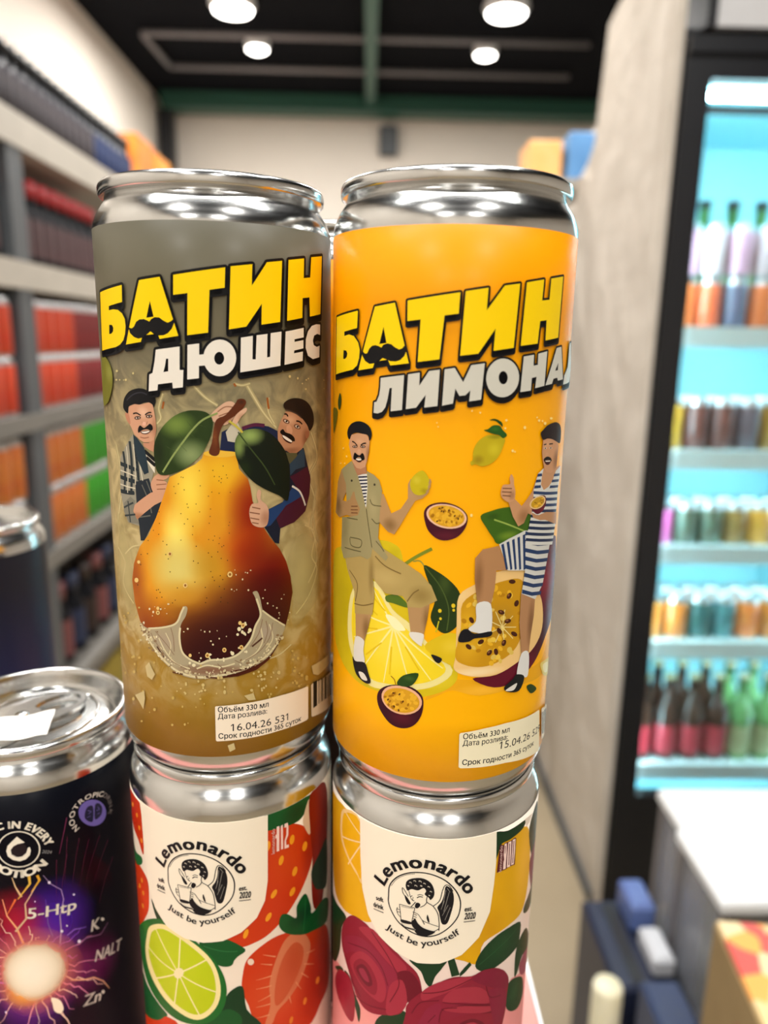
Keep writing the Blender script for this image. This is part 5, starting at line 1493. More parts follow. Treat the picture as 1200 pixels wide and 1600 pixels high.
(82,'P',[(180,142,96),('R',-1559,7023,241,225,120,88,48,0.7,1),('R',-1056,7765,147,193,184,146,104,0.7,1)],[[-1830,7704,-1743,7716,-1532,7294,-1301,7425,-1133,7681,-1141,7999,-1090,8123,-633,8153,-633,7987,-699,7816,-810,7708,-966,7647,-1145,7339,-1317,7024,-1446,6819,-1612,6860,-1848,7055]]),
(83,'P',(226,224,216),[[-2549,8060,-2222,8121,-2171,7880,-2211,7424,-2264,7302,-2385,7698]]),
(84,'P',(28,34,58),[[-2525,8016,-2215,8070,-2214,8035,-2513,7980]]),
(84,'P',(28,34,58),[[-2493,7943,-2213,7993,-2213,7959,-2481,7907]]),
(84,'P',(28,34,58),[[-2465,7869,-2212,7916,-2212,7882,-2453,7833]]),
(84,'P',(28,34,58),[[-2438,7795,-2214,7839,-2214,7804,-2426,7759]]),
(84,'P',(28,34,58),[[-2407,7722,-2220,7761,-2219,7726,-2395,7686]]),
(84,'P',(28,34,58),[[-2380,7648,-2229,7682,-2228,7647,-2369,7613]]),
(84,'P',(28,34,58),[[-2354,7575,-2235,7604,-2234,7569,-2342,7539]]),
(84,'P',(28,34,58),[[-2327,7501,-2240,7525,-2240,7490,-2316,7465]]),
(84,'P',(28,34,58),[[-2298,7427,-2246,7446,-2245,7411,-2287,7391]]),
(85,'P',[(158,148,104),('R',-2040,7401,215,502,176,164,118,0.7,1),('R',-3080,6685,302,803,132,124,84,0.7,1)],[[-3273,8064,-2775,8348,-2644,8186,-2549,8060,-2404,7770,-2243,7293,-2204,7826,-2233,8181,-2020,8122,-1866,8019,-1779,7785,-1820,7483,-1843,7106,-1871,6672,-1778,6511,-1594,6257,-1654,6155,-2035,6387,-2077,6172,-2183,6093,-2399,6124,-3129,5888,-3269,6101,-3230,6896,-2781,7008,-2520,7090,-2445,7257,-2614,7483,-2658,7628,-2717,7618,-2823,7424,-2999,7329,-3025,7744]]),
(86,'s',(104,96,62),[[-2237,7294,-2163,6926,-2049,6410]],0.26,0.26),
(87,'s',(104,96,62),[[-2123,7538,-2040,7426,-1795,7425]],0.26,0.26),
(88,'s',(104,96,62),[[-2067,7095,-1938,7003,-1833,7032]],0.26,0.26),
(89,'s',(104,96,62),[[-2822,6493,-2405,6519,-2440,6329,-2773,6306,-2831,6477]],0.26,0.26),
(90,'s',(104,96,62),[[-1931,6586,-1777,6460,-1702,6371]],0.26,0.26),
(91,'s',(104,96,62),[[-2975,6946,-2527,6986]],0.26,0.26),
(92,'s',(104,96,62),[[-3075,6178,-2401,6233]],0.26,0.26),
(93,'E',(60,54,40),[[-2769,7877,40,6,0,-28]]),
(94,'E',(60,54,40),[[-1992,7900,31,4,1,-30]]),
(95,'s',(120,78,50),[[-2784,7259,-2531,7306]],0.22,0.22),
(96,'s',(120,78,50),[[-2801,7170,-2522,7223]],0.22,0.22),
(97,'s',(120,78,50),[[-2782,7101,-2529,7145]],0.22,0.22),
(98,'p',[(196,178,26),('R',-942,8110,120,119,214,198,60,0.8,1),('R',-767,7883,118,95,150,132,16,0.7,1)],[[-1077,8112,-947,8272,-816,8333,-706,8221,-654,8057,-714,7858,-860,7776,-1007,7813,-1085,7951]]),
(99,'E',(180,142,96),[[-650,8081,27,-8,-15,-45]]),
(99,'E',(180,142,96),[[-663,7985,26,-8,-15,-45]]),
(99,'E',(180,142,96),[[-696,7876,27,-8,-14,-46]]),
(100,'P',(176,124,90),[[-2730,8329,-2252,8289,-2236,8139,-2541,8031,-2665,8196]]),
(101,'P',[(206,156,118),('R',-2475,8827,214,98,220,172,136,0.7,1),('R',-2189,8567,97,269,124,84,56,0.7,1)],[[-2858,8833,-2782,8953,-2554,9014,-2298,9021,-2213,8989,-2154,8862,-2173,8617,-2227,8415,-2286,8270,-2429,8202,-2583,8205,-2730,8319,-2799,8490,-2894,8703]]),
(102,'p',(18,22,28),[[-2971,8969,-2923,9098,-2763,9223,-2519,9290,-2302,9269,-2150,9187,-2093,9060,-2114,8938,-2161,8885,-2213,9001,-2404,9018,-2594,9023,-2782,8953,-2849,8846,-2925,8855]]),
(103,'s',(34,24,20),[[-2758,8800,-2664,8786,-2558,8724]],0.32,0.32),
(104,'s',(34,24,20),[[-2437,8748,-2358,8796,-2260,8817]],0.32,0.32),
(105,'E',(110,74,52),[[-2646,8694,104,13,0,-34]]),
(106,'E',(220,200,180),[[-2646,8694,57,7,0,-17]]),
(107,'E',(18,12,12),[[-2646,8694,28,4,0,-17]]),
(108,'E',(110,74,52),[[-2364,8727,91,10,1,-34]]),
(109,'E',(220,200,180),[[-2364,8727,50,6,1,-17]]),
(110,'E',(18,12,12),[[-2364,8727,25,3,1,-17]]),
(111,'E',(214,164,130),[[-2487,8593,67,8,1,-65]]),
(112,'p',(60,26,22),[[-2634,8423,-2378,8456,-2424,8366,-2545,8355]]),
(113,'p',(236,228,214),[[-2602,8422,-2388,8449,-2432,8404,-2546,8390]]),
(114,'p',(14,12,14),[[-2702,8453,-2649,8555,-2548,8523,-2471,8513,-2379,8578,-2318,8527,-2303,8440,-2388,8410,-2448,8472,-2547,8459,-2626,8389,-2693,8400]])]),
('person_picture','moustached man in blue striped swimsuit giving a thumbs up',[
(115,'P',[(176,130,88),('R',517,5862,142,663,112,74,42,0.6,1),('R',823,6401,305,187,178,132,88,0.7,1)],[[410,6377,576,6573,959,6631,1230,6034,932,6057,915,5634,837,5233,517,5267,424,5866]]),
(116,'p',(222,222,218),[[497,5287,836,5262,882,4591,676,4554,329,4673,498,4876]]),
(117,'p',(24,24,30),[[156,4629,300,4693,483,4568,882,4591,859,4467,489,4452,360,4381,111,4388]]),
(118,'P',[(176,130,90),('R',2077,4562,167,731,110,74,44,0.7,1)],[[1665,5418,2187,5184,2186,4735,2108,4251,2067,3727,1811,3812,1675,4656]]),
(119,'p',(222,222,218),[[1807,3859,2075,3802,2101,3226,1904,3223,1689,3344]]),
(120,'p',(24,28,28),[[1688,3355,1963,3216,1805,2899,1417,2970,1325,3113,1567,3262]]),
(121,'p',(222,220,210),[[1366,3022,1706,3124,1652,2983,1527,2964]]),
(122,'P',(208,208,202),[[967,6667,1209,6774,1657,6916,2742,6731,2740,6389,2497,5456,2191,5143,1680,5391,1751,5947,1231,6025]]),
(123,'P',(36,58,98),[[1018,6653,1083,6675,1234,6057,1181,6040]]),
(123,'P',(36,58,98),[[1155,6696,1223,6717,1357,6041,1302,6025]]),
(123,'P',(36,58,98),[[1298,6737,1368,6757,1484,6023,1427,6008]]),
(123,'P',(36,58,98),[[1447,6775,1521,6794,1619,6003,1559,5988]]),
(123,'P',(36,58,98),[[1604,6812,1683,6829,1761,5979,1697,5966]]),
(123,'P',(36,58,98),[[1684,6894,2128,6760,2727,6676,2705,6593,2138,6668,1679,6801]]),
(123,'P',(36,58,98),[[1681,6698,2142,6558,2764,6462,2742,6379,2152,6465,1676,6605]]),
(123,'P',(36,58,98),[[1691,6499,2140,6357,2738,6262,2716,6178,2150,6263,1686,6405]]),
(123,'P',(36,58,98),[[1708,6298,2130,6156,2675,6069,2654,5984,2140,6062,1703,6204]]),
(123,'P',(36,58,98),[[1725,6095,2120,5955,2615,5875,2595,5790,2130,5861,1720,6001]]),
(123,'P',(36,58,98),[[1729,5894,2102,5754,2569,5677,2539,5595,2112,5659,1724,5798]]),
(123,'P',(36,58,98),[[1713,5694,2069,5556,2514,5482,2495,5397,2078,5461,1708,5599]]),
(123,'P',(36,58,98),[[1698,5494,2043,5356,2460,5286,2442,5200,2053,5260,1693,5398]]),
(124,'P',[(196,146,104),('R',1597,7251,243,253,138,94,58,0.7,1)],[[1990,8197,2161,8302,2800,8249,3082,8262,3175,7937,1953,7205,1726,7310,1616,7094,1454,7038,1285,7283,1148,7623,1292,7700,1519,7502,1639,7618,1823,7808]]),
(125,'P',(212,212,206),[[1978,8198,2186,8304,2138,8131,2117,7935,2246,7789,2452,7836,2656,7964,2815,8171,3141,8233,3142,8046,3052,7644,3056,7144,3049,6801,2945,6418,2920,6343,1702,6577,1713,6733,1783,6976,1833,7221,1881,7565,1865,7816]]),
(126,'P',(36,58,98),[[1978,8198,2131,8191,2138,8126,1958,8131]]),
(126,'P',(36,58,98),[[2726,8107,3137,8062,3123,8002,2685,8047]]),
(126,'P',(36,58,98),[[1938,8067,2104,8058,2111,7993,1918,8000]]),
(126,'P',(36,58,98),[[2629,7981,3104,7925,3091,7865,2592,7920]]),
(126,'P',(36,58,98),[[1898,7936,2119,7920,2126,7854,1882,7868]]),
(126,'P',(36,58,98),[[2534,7855,3072,7787,3059,7727,2500,7794]]),
(126,'P',(36,58,98),[[1865,7813,2332,7734,3055,7631,3054,7563,2341,7662,1868,7743]]),
(126,'P',(36,58,98),[[1875,7676,2340,7594,3054,7487,3053,7419,2349,7521,1878,7606]]),
(126,'P',(36,58,98),[[1876,7539,2338,7454,3053,7343,3052,7275,2348,7382,1864,7470]]),
(126,'P',(30,44,76),[[1856,7404,2327,7316,3052,7198,3051,7130,2336,7243,1848,7335]]),
(126,'P',(30,44,76),[[1836,7269,2316,7177,3051,7053,3050,6984,2325,7104,1824,7200]]),
(126,'P',(30,44,76),[[1812,7134,2300,7039,3050,6907,3049,6838,2309,6965,1796,7065]]),
(126,'P',(30,44,76),[[1785,6999,2279,6901,3039,6763,3019,6698,2288,6827,1766,6931]]),
(126,'P',(30,44,76),[[1747,6865,2245,6765,3010,6622,2990,6557,2254,6691,1728,6797]]),
(126,'P',(30,44,76),[[1710,6731,2211,6629,2972,6484,2953,6418,2220,6555,1705,6661]]),
(127,'P',(184,136,96),[[1831,7322,2071,7213,2405,7242,3082,7118,3128,6797,2405,7052,2169,7086,1918,7179]]),
(128,'p',[(92,20,36),('R',2273,7335,201,78,120,30,50,0.7,1)],[[1795,7476,1915,7606,2104,7677,2330,7636,2390,7469,2277,7304,2068,7244,1903,7332]]),
(129,'E',(232,196,140),[[2055,7523,257,85,148,-124]]),
(130,'E',(198,152,30),[[2055,7523,215,72,119,-100]]),
(131,'E',(232,178,45),[[2021,7451,45,-19,-13,-17]]),
(131,'E',(232,178,45),[[2228,7578,4,-31,-37,6]]),
(131,'E',(232,178,45),[[2255,7535,-5,-29,-38,9]]),
(131,'E',(232,178,45),[[2213,7554,24,-32,-33,-4]]),
(131,'E',(232,178,45),[[1944,7450,-28,-20,-26,17]]),
(131,'E',(232,178,45),[[2100,7491,49,-17,-10,-18]]),
(131,'E',(232,178,45),[[2134,7591,-11,-27,-35,11]]),
(131,'E',(232,178,45),[[2000,7431,-31,-18,-25,18]]),
(131,'E',(232,178,45),[[2071,7492,-23,-23,-30,15]]),
(131,'E',(232,178,45),[[1966,7440,47,-14,-7,-19]]),
(131,'E',(232,178,45),[[2128,7488,36,-28,-26,-9]]),
(131,'E',(232,178,45),[[2193,7467,-48,-4,-15,22]]),
(132,'E',(168,112,14),[[2250,7551,17,-22,-24,-2]]),
(132,'E',(168,112,14),[[2191,7558,11,-22,-25,0]]),
(132,'E',(168,112,14),[[2253,7515,-9,-19,-26,8]]),
(132,'E',(168,112,14),[[1987,7517,-30,-3,-9,15]]),
(132,'E',(168,112,14),[[2137,7550,36,-11,-5,-14]]),
(132,'E',(168,112,14),[[2195,7562,37,-11,-5,-13]]),
(133,'E',(90,50,14),[[2131,7591,9,-17,-18,0]]),
(133,'E',(90,50,14),[[1941,7537,24,-8,-4,-10]]),
(133,'E',(90,50,14),[[2188,7488,-8,-15,-19,6]]),
(134,'p',[(204,154,114),('R',1223,7778,117,146,140,94,62,0.6,1)],[[939,7821,961,7984,1018,8029,1160,8039,1141,8166,1180,8254,1243,8164,1264,8018,1310,7864,1294,7670,1147,7628,1004,7711]]),
(135,'s',(120,78,50),[[977,7952,1213,7930]],0.24,0.24),
(136,'s',(120,78,50),[[963,7873,1212,7847]],0.24,0.24),
(137,'s',(120,78,50),[[978,7790,1195,7761]],0.24,0.24),
(138,'P',[(202,150,110),('R',2274,8831,250,99,214,164,124,0.7,1),('R',2766,8431,234,313,120,78,48,0.7,1)],[[2093,8980,2448,8962,2766,8863,2859,8747,2842,8472,2815,8247,2568,8148,2317,8190,2204,8297,2133,8477,2078,8678]]),
(139,'p',(32,24,28),[[1984,9116,2063,9187,2261,9294,2611,9324,2895,9219,2992,9010,2947,8808,2686,8876,2450,8950,2255,8979,2087,8964]]),
(140,'s',(36,24,20),[[2124,8849,2226,8855]],0.28,0.28),
(141,'s',(36,24,20),[[2341,8845,2519,8838]],0.28,0.28),
(142,'E',(224,206,190),[[2193,8765,53,-5,2,-20]]),
(143,'E',(18,12,12),[[2193,8765,26,-2,2,-17]]),
(144,'E',(224,206,190),[[2428,8748,62,-6,2,-20]]),
(145,'E',(18,12,12),[[2428,8748,31,-3,2,-18]]),
(146,'E',(206,154,116),[[2278,8610,66,-7,8,-60]]),
(147,'p',(64,20,22),[[2191,8486,2478,8460,2399,8369,2265,8384]]),
(148,'P',(232,224,212),[[2218,8476,2458,8455,2431,8431,2248,8446]]),
(149,'p',(16,12,14),[[2161,8523,2298,8564,2461,8512,2515,8431,2394,8479,2234,8491,2186,8457]])]),
('lettering','slanted yellow and grey white title lettering with black shadow',[
(150,'O',(17,17,20),[[-3583,11591,-2561,11716,-2586,11346,-3115,11265,-3114,11171,-2899,11207,-2703,11173,-2544,11036,-2486,10875,-2509,10688,-2575,10534,-2735,10433,-3636,10284]],0.46,-0.95,0),
(150,'O',(17,17,20),[[-2040,11793,-1532,11869,-1184,10624,-1613,10565,-1678,10689,-1872,10657,-2019,10638,-2077,10494,-2528,10425]],0.46,-0.95,0),
(150,'O',(17,17,20),[[-1241,11910,-149,12081,-166,11656,-455,11614,-532,10722,-989,10656,-948,11529,-1237,11495]],0.46,-0.95,0),
(150,'O',(17,17,20),[[-40,12104,425,12182,409,11731,775,12235,1131,12291,1058,10982,596,10915,619,11369,272,10852,-105,10802]],0.46,-0.95,0),
(150,'O',(17,17,20),[[1297,12320,1773,12405,1747,11972,1982,12000,1998,12436,2458,12511,2418,11211,1933,11144,1932,11571,1727,11548,1691,11078,1230,11024]],0.46,-0.95,0),
(150,'O',(17,17,20),[[-1856,10291,-1283,10375,-1315,9628,-1587,9583,-1566,10091,-1624,10081,-1673,9821,-1725,9655,-1808,9557,-1923,9513,-2039,9521,-2024,9753,-1958,9769,-1887,9925,-1861,10111]],0.437,-0.9025,0),
(150,'O',(17,17,20),[[-1192,10393,-936,10437,-940,10161,-740,10474,-514,10508,-540,9745,-821,9702,-794,9975,-998,9694,-1228,9649]],0.437,-0.9025,0),
(150,'O',(17,17,20),[[-413,10517,-207,10552,-20,10258,135,10612,420,10656,375,9897,122,9856,139,10090,36,9983,-88,9970,-178,10121,-218,9806,-443,9755]],0.437,-0.9025,0),
(150,'O',(17,17,20),[[1236,10316,1220,10226,1184,10142,1130,10069,1061,10011,982,9969,897,9947,811,9946,727,9965,650,10002,583,10058,529,10128,491,10209,469,10297,466,10388,480,10476,512,10559,560,10631,621,10689,694,10731,774,10754,859,10757,944,10740,1026,10703,1099,10648,1160,10579,1205,10497,1231,10408]],0.437,-0.9025,0),
(150,'O',(17,17,20),[[1325,10802,1606,10841,1610,10608,1739,10626,1734,10864,2024,10917,1997,10172,1700,10126,1722,10370,1585,10349,1576,10078,1288,10049]],0.437,-0.9025,0),
(150,'O',(17,17,20),[[2387,10987,2607,11015,2832,10288,2545,10266,2507,10334,2336,10315,2282,10204,2035,10178]],0.437,-0.9025,0),
(150,'O',(17,17,20),[[3163,10556,3190,11088,3341,11112,3773,10339,3508,10199,2880,10165,2911,10370]],0.437,-0.9025,0),
(151,'P',(253,213,8),[[-3583,11591,-2561,11716,-2586,11346,-3115,11265,-3114,11171,-2899,11207,-2703,11173,-2544,11036,-2486,10875,-2509,10688,-2575,10534,-2735,10433,-3636,10284],[-3149,10856,-3016,10845,-2966,10782,-2990,10710,-3077,10659,-3164,10657]]),
(151,'P',(253,213,8),[[-2040,11793,-1532,11869,-1184,10624,-1613,10565,-1678,10689,-1872,10657,-2019,10638,-2077,10494,-2528,10425],[-1801,11371,-1720,11037,-1908,11009]]),
(151,'P',(253,213,8),[[-1241,11910,-149,12081,-166,11656,-455,11614,-532,10722,-989,10656,-948,11529,-1237,11495]]),
(151,'P',(253,213,8),[[-40,12104,425,12182,409,11731,775,12235,1131,12291,1058,10982,596,10915,619,11369,272,10852,-105,10802]]),
(151,'P',(253,213,8),[[1297,12320,1773,12405,1747,11972,1982,12000,1998,12436,2458,12511,2418,11211,1933,11144,1932,11571,1727,11548,1691,11078,1230,11024]]),
(151,'P',(208,206,194),[[-1856,10291,-1283,10375,-1315,9628,-1587,9583,-1566,10091,-1624,10081,-1673,9821,-1725,9655,-1808,9557,-1923,9513,-2039,9521,-2024,9753,-1958,9769,-1887,9925,-1861,10111]]),
(151,'P',(208,206,194),[[-1192,10393,-936,10437,-940,10161,-740,10474,-514,10508,-540,9745,-821,9702,-794,9975,-998,9694,-1228,9649]]),
(151,'P',(208,206,194),[[-413,10517,-207,10552,-20,10258,135,10612,420,10656,375,9897,122,9856,139,10090,36,9983,-88,9970,-178,10121,-218,9806,-443,9755]]),
(151,'P',(208,206,194),[[1236,10316,1220,10226,1184,10142,1130,10069,1061,10011,982,9969,897,9947,811,9946,727,9965,650,10002,583,10058,529,10128,491,10209,469,10297,466,10388,480,10476,512,10559,560,10631,621,10689,694,10731,774,10754,859,10757,944,10740,1026,10703,1099,10648,1160,10579,1205,10497,1231,10408],[954,10358,949,10305,929,10259,896,10229,855,10219,814,10229,779,10260,753,10305,743,10358,747,10411,767,10456,800,10486,839,10497,880,10486,917,10456,943,10411]]),
(151,'P',(208,206,194),[[1325,10802,1606,10841,1610,10608,1739,10626,1734,10864,2024,10917,1997,10172,1700,10126,1722,10370,1585,10349,1576,10078,1288,10049]]),
(151,'P',(208,206,194),[[2387,10987,2607,11015,2832,10288,2545,10266,2507,10334,2336,10315,2282,10204,2035,10178],[2510,10664,2509,10499,2384,10490]]),
(151,'P',(208,206,194),[[3163,10556,3190,11088,3341,11112,3773,10339,3508,10199,2880,10165,2911,10370]]),
(152,'O',(17,17,20),[[-2395,10842,-2308,10786,-2242,10800,-2179,10904,-2101,10963,-2010,10976,-1921,10959,-1849,10924,-1794,10991,-1698,11022,-1604,11005,-1511,10940,-1408,10898,-1334,10926,-1266,11007,-1246,10890,-1293,10778,-1378,10697,-1479,10661,-1610,10664,-1719,10699,-1816,10726,-1901,10660,-2033,10606,-2173,10588,-2306,10648,-2394,10761]],0.08,0,0)]),
('date_panel','cream date panel with black print',[
(153,'P',(240,232,200),[[223,2030,250,2071,849,2133,1401,2149,2757,2031,2817,1983,3012,780,2917,783,1474,1065,903,1103,278,1139,238,1172]]),
(154,'T',(17,17,20),[[314,1907,1555,1881]],'Объём 330 мл',135,0.012),
(155,'T',(17,17,20),[[312,1735,1511,1697]],'Дата розлива:',131,0.012),
(156,'T',(17,17,20),[[1267,1491,2928,1365]],'15.04.26 529',194,-0.004),
(157,'T',(17,17,20),[[318,1226,2583,1124]],'Срок годности 365 суток',132,0.016)]),
('barcode','black and white barcode panel',[
(158,'P',(226,212,186),[[2964,1972,3777,1765,3773,842,3183,999]]),
(159,'P',(30,28,26),[[3061,1828,3141,1801,3350,1079,3238,1120]]),
(159,'P',(30,28,26),[[3182,1798,3230,1781,3504,1018,3418,1055]]),
(159,'P',(30,28,26),[[3273,1794,3397,1745,3778,909,3622,974]]),
(159,'P',(30,28,26),[[3462,1747,3648,1663,3774,940,3777,923]])]),
],
'strawberry':[
('fruit_picture','strawberries, lime slice and green leaves',[
(1,'p',[(202,58,18),('R',-3240,12585,984,911,176,30,12,0.7,1)],[[-3551,13100,-2691,13279,-2384,13081,-2410,11685,-2776,11954,-3562,12204]]),
(2,'p',[(202,58,18),('R',-2521,10126,526,799,226,70,30,0.6,1)],[[-3539,10888,-2853,11113,-2307,10966,-2250,10416,-2461,9688,-3563,8373,-3549,9391,-3536,10046]]),
(3,'E',(232,140,40),[[-3100,12844,128,81,29,-62]]),
(3,'E',(232,140,40),[[-2713,12733,75,47,16,-69]]),
(3,'E',(232,140,40),[[-2591,12407,67,42,14,-71]]),
(3,'E',(232,140,40),[[-2495,12064,61,39,13,-71]]),
(3,'E',(232,140,40),[[-2672,10679,74,52,16,-72]]),
(3,'E',(232,140,40),[[-2623,10297,71,51,15,-73]]),
(3,'E',(232,140,40),[[-2924,10328,100,74,22,-68]]),
(3,'E',(232,140,40),[[-2727,9806,79,59,17,-72]]),
(4,'p',(30,100,50),[[-3544,11358,-3097,11337,-2574,11501,-2583,11263,-3092,10926,-3547,10869]]),
(5,'p',[(202,58,18),('R',1892,11646,770,1142,206,74,20,0.6,1),('R',2823,11577,463,1296,150,30,10,0.7,1),('R',526,9655,385,232,206,60,30,0.6,1)],[[1282,12893,1912,12860,2429,12603,2845,12087,2921,11278,2582,10673,2044,10117,1420,9670,910,9506,569,9495,147,9814,168,10444,847,10906,1249,11351]]),
(6,'E',(238,158,34),[[2137,12288,72,-51,-37,-135]]),
(6,'E',(238,158,34),[[2595,11823,86,-69,-51,-127]]),
(6,'E',(238,158,34),[[1782,11812,64,-49,-45,-132]]),
(6,'E',(238,158,34),[[2215,11247,73,-63,-56,-123]]),
(6,'E',(238,158,34),[[1548,10863,55,-59,-76,-107]]),
(6,'E',(238,158,34),[[2125,10646,67,-69,-76,-104]]),
(6,'E',(238,158,34),[[1378,10202,53,-57,-74,-111]]),
(6,'E',(238,158,34),[[748,9870,54,-37,-50,-141]]),
(6,'E',(238,158,34),[[1412,12410,60,-34,-27,-143]]),
(7,'p',[(18,84,38),('R',2272,13033,563,444,14,56,28,0.8,1)],[[1342,13362,2841,13317,2743,12978,2365,12750,1799,12820,1333,12920]]),
(8,'p',(226,200,170),[[2534,12727,2808,13195,2828,12097,2602,12405]]),
(9,'p',[(132,24,10),('R',3095,12683,574,1161,150,40,14,0.7,1)],[[2841,13317,3673,13192,3924,12140,3736,10324,3386,9356,2976,9553,2862,10485,2921,11278,2829,12155]]),
(10,'p',(14,44,26),[[2865,10841,3285,11147,3826,11241,3819,9759,3276,9939,2982,10279]]),
(11,'p',[(202,58,18),('R',1710,7589,1433,1369,214,88,44,0.7,1),('R',3370,6935,1305,1997,150,30,12,0.8,1)],[[632,8574,751,9020,1104,9325,1576,9479,2157,9345,2970,8908,3813,8231,4336,6682,4013,5978,3363,5880,2601,5659,1097,6654,762,7514,599,8101]]),
(12,'p',[(224,132,88,0.9),('R',2013,8021,534,864,206,92,52,0.8,1)],[[2220,9263,2562,8968,2792,8454,2706,8082,2400,7563,2001,7219,1586,6975,1414,6630,1201,6671,1373,7276,1361,8019,1562,8709,1852,9215]]),
(13,'p',[(202,90,50),('R',2079,8287,398,737,192,78,40,0.7,1)],[[2215,8932,2484,8562,2465,8142,2198,7710,1820,7274,1534,7192,1517,7758,1667,8411,1904,8823]]),
(14,'s',(228,146,100),[[1564,8828,1200,9052]],0.4,0.1),
(15,'s',(228,146,100),[[1452,8612,1123,8784]],0.4,0.1),
(16,'s',(228,146,100),[[1435,8258,990,8292]],0.4,0.1),
(17,'s',(228,146,100),[[1417,7931,974,7995]],0.4,0.1),
(18,'s',(228,146,100),[[1401,7632,1014,7554]],0.4,0.1),
(19,'s',(228,146,100),[[1374,7337,960,7390]],0.4,0.1),
(20,'s',(228,146,100),[[1340,6981,951,7022]],0.4,0.1),
(21,'s',(228,146,100),[[2630,8267,3009,8091]],0.4,0.1),
(22,'s',(228,146,100),[[2514,7980,2958,7624]],0.4,0.1),
(23,'s',(228,146,100),[[2403,7750,2699,7360]],0.4,0.1),
(24,'s',(228,146,100),[[2197,7586,2396,7186]],0.4,0.1),
(25,'s',(228,146,100),[[1970,7240,2028,6948]],0.4,0.1),
(26,'E',(226,130,40),[[2536,6660,65,-69,-44,-102]]),
(26,'E',(226,130,40),[[3146,6878,92,-100,-58,-86]]),
(26,'E',(226,130,40),[[2019,6381,55,-54,-37,-109]]),
(27,'p',[(18,84,38),('R',2497,9653,667,361,12,52,30,0.7,1)],[[1680,9782,1752,10087,1953,10015,2239,9726,2270,10100,2592,10298,2821,9728,2886,9436,3512,9430,4022,8954,3814,8424,2969,8784,2489,9001,1913,9407]]),
(28,'s',(36,110,56),[[2490,9111,2569,9603,2590,10132]],0.3,0.3),
(29,'p',(18,84,38),[[-500,9663,147,9814,721,9393,513,9190,423,9086,331,8922,60,8929,-267,9166]]),
(30,'s',(40,112,60),[[-402,9561,134,9408,518,9365]],0.25,0.25),
(31,'p',(12,58,30),[[79,7745,287,8092,621,8187,709,7406,1045,6675,-676,6808,-238,7250]]),
(32,'p',(18,84,38),[[-32,7382,268,7489,555,7198,447,6849,-460,6853]]),
(33,'p',(12,58,30),[[-2126,10430,-1858,10169,-1266,9859,-1529,9747,-1920,9901]]),
(34,'p',[(18,92,44),('R',-3303,6169,842,1049,14,70,34,0.7,1)],[[-3551,6954,-2702,7031,-1890,6874,-1746,6713,-2329,6112,-3560,5253,-3546,5909]]),
(35,'p',(206,60,22),[[-3557,5332,-2211,6267,-1746,6713,-1404,6528,-3549,4816]]),
(36,'p',[(26,104,40),('R',-2522,9224,617,405,60,130,40,0.6,1)],[[-3564,8337,-2656,9360,-1879,9923,-1287,10013,-756,9786,-260,9342,74,8763,191,8161,83,7551,-233,7116,-672,6908,-1385,6839,-2139,7007,-2995,7283,-3557,7702]]),
(37,'p',(242,228,160),[[-2567,8887,-2299,9423,-1660,9860,-1090,9806,-507,9487,-124,8999,28,8288,-62,7686,-383,7235,-775,7053,-1366,7159,-2013,7408,-2589,7805,-2743,8261]]),
(38,'p',[(186,202,22),('R',-1271,8735,1097,1245,194,210,34,0.6,1)],[[-2350,8966,-2130,9386,-1658,9697,-1127,9653,-575,9347,-217,8899,-100,8287,-179,7754,-428,7387,-767,7228,-1278,7336,-1847,7613,-2308,8038,-2480,8446]]),
(39,'S',(242,230,168),[[-1194,8467,-1994,9533]],0.42,0.42),
(40,'S',(242,230,168),[[-1194,8467,-1067,9697]],0.42,0.42),
(41,'S',(242,230,168),[[-1194,8467,-318,9132]],0.42,0.42),
(42,'S',(242,230,168),[[-1194,8467,-83,8078]],0.42,0.42),
(43,'S',(242,230,168),[[-1194,8467,-578,7201]],0.42,0.42),
(44,'S',(242,230,168),[[-1194,8467,-1431,7171]],0.42,0.42),
(45,'S',(242,230,168),[[-1194,8467,-2285,7681]],0.42,0.42),
(46,'S',(242,230,168),[[-1194,8467,-2540,8631]],0.42,0.42),
(47,'E',(240,228,176),[[-1188,8469,132,-28,-104,-199]]),
(48,'E',(238,214,190),[[857,8944,88,-27,-3,-106]])]),
('shield_panel','cream arched panel',[
(49,'P',(246,236,214),[[-2429,13401,-2249,13381,-1286,13441,-389,13464,266,13453,910,13425,1418,13413,1376,11361,1287,10768,1052,10305,630,9954,145,9744,-398,9666,-925,9695,-1521,9867,-1971,10254,-2216,10903,-2338,11755,-2362,12926]])]),
('number_mark',None,[
(50,'P',(246,214,204),[[1661,12902,1741,12899,1723,12142,1643,12147]]),
(51,'P',(246,214,204),[[1784,12881,1843,12895,1840,12153,1777,12154]]),
(52,'P',(246,214,204),[[1892,12896,1993,12886,2016,12778,2007,12506,1933,12363,1941,12221,2019,12203,2018,12114,1880,12135,1883,12367,1946,12535,1954,12767,1890,12776]]),
(53,'P',(246,214,204),[[1620,12676,1661,12675,1659,12562,1618,12563]]),
(54,'T',(246,214,204),[[1591,12119,1608,12874]],'lemonardo',98,0.01)]),
('emblem','black cherub emblem with brand lettering',[
(55,'s',(22,22,26),[[-1357,11472,-1334,11799,-1177,12076,-953,12269,-707,12375,-439,12406,-172,12355,99,12207,324,11963,458,11699,496,11443,439,11133,256,10864,-9,10647,-277,10551,-550,10560,-830,10657,-1091,10834,-1274,11089,-1354,11314,-1357,11472]],0.34,0.34),
(56,'s',(90,88,84),[[-1289,11816,-1147,12055,-924,12246,-679,12341]],0.14,0.14),
(57,'p',(22,22,26),[[-89,11440,8,11600,65,11803,99,12052,214,12002,296,11841,319,11588,263,11261,176,10964,49,10942,-11,11126,-44,11299]]),
(58,'s',(150,146,136),[[43,11506,108,11943]],0.12,0.12),
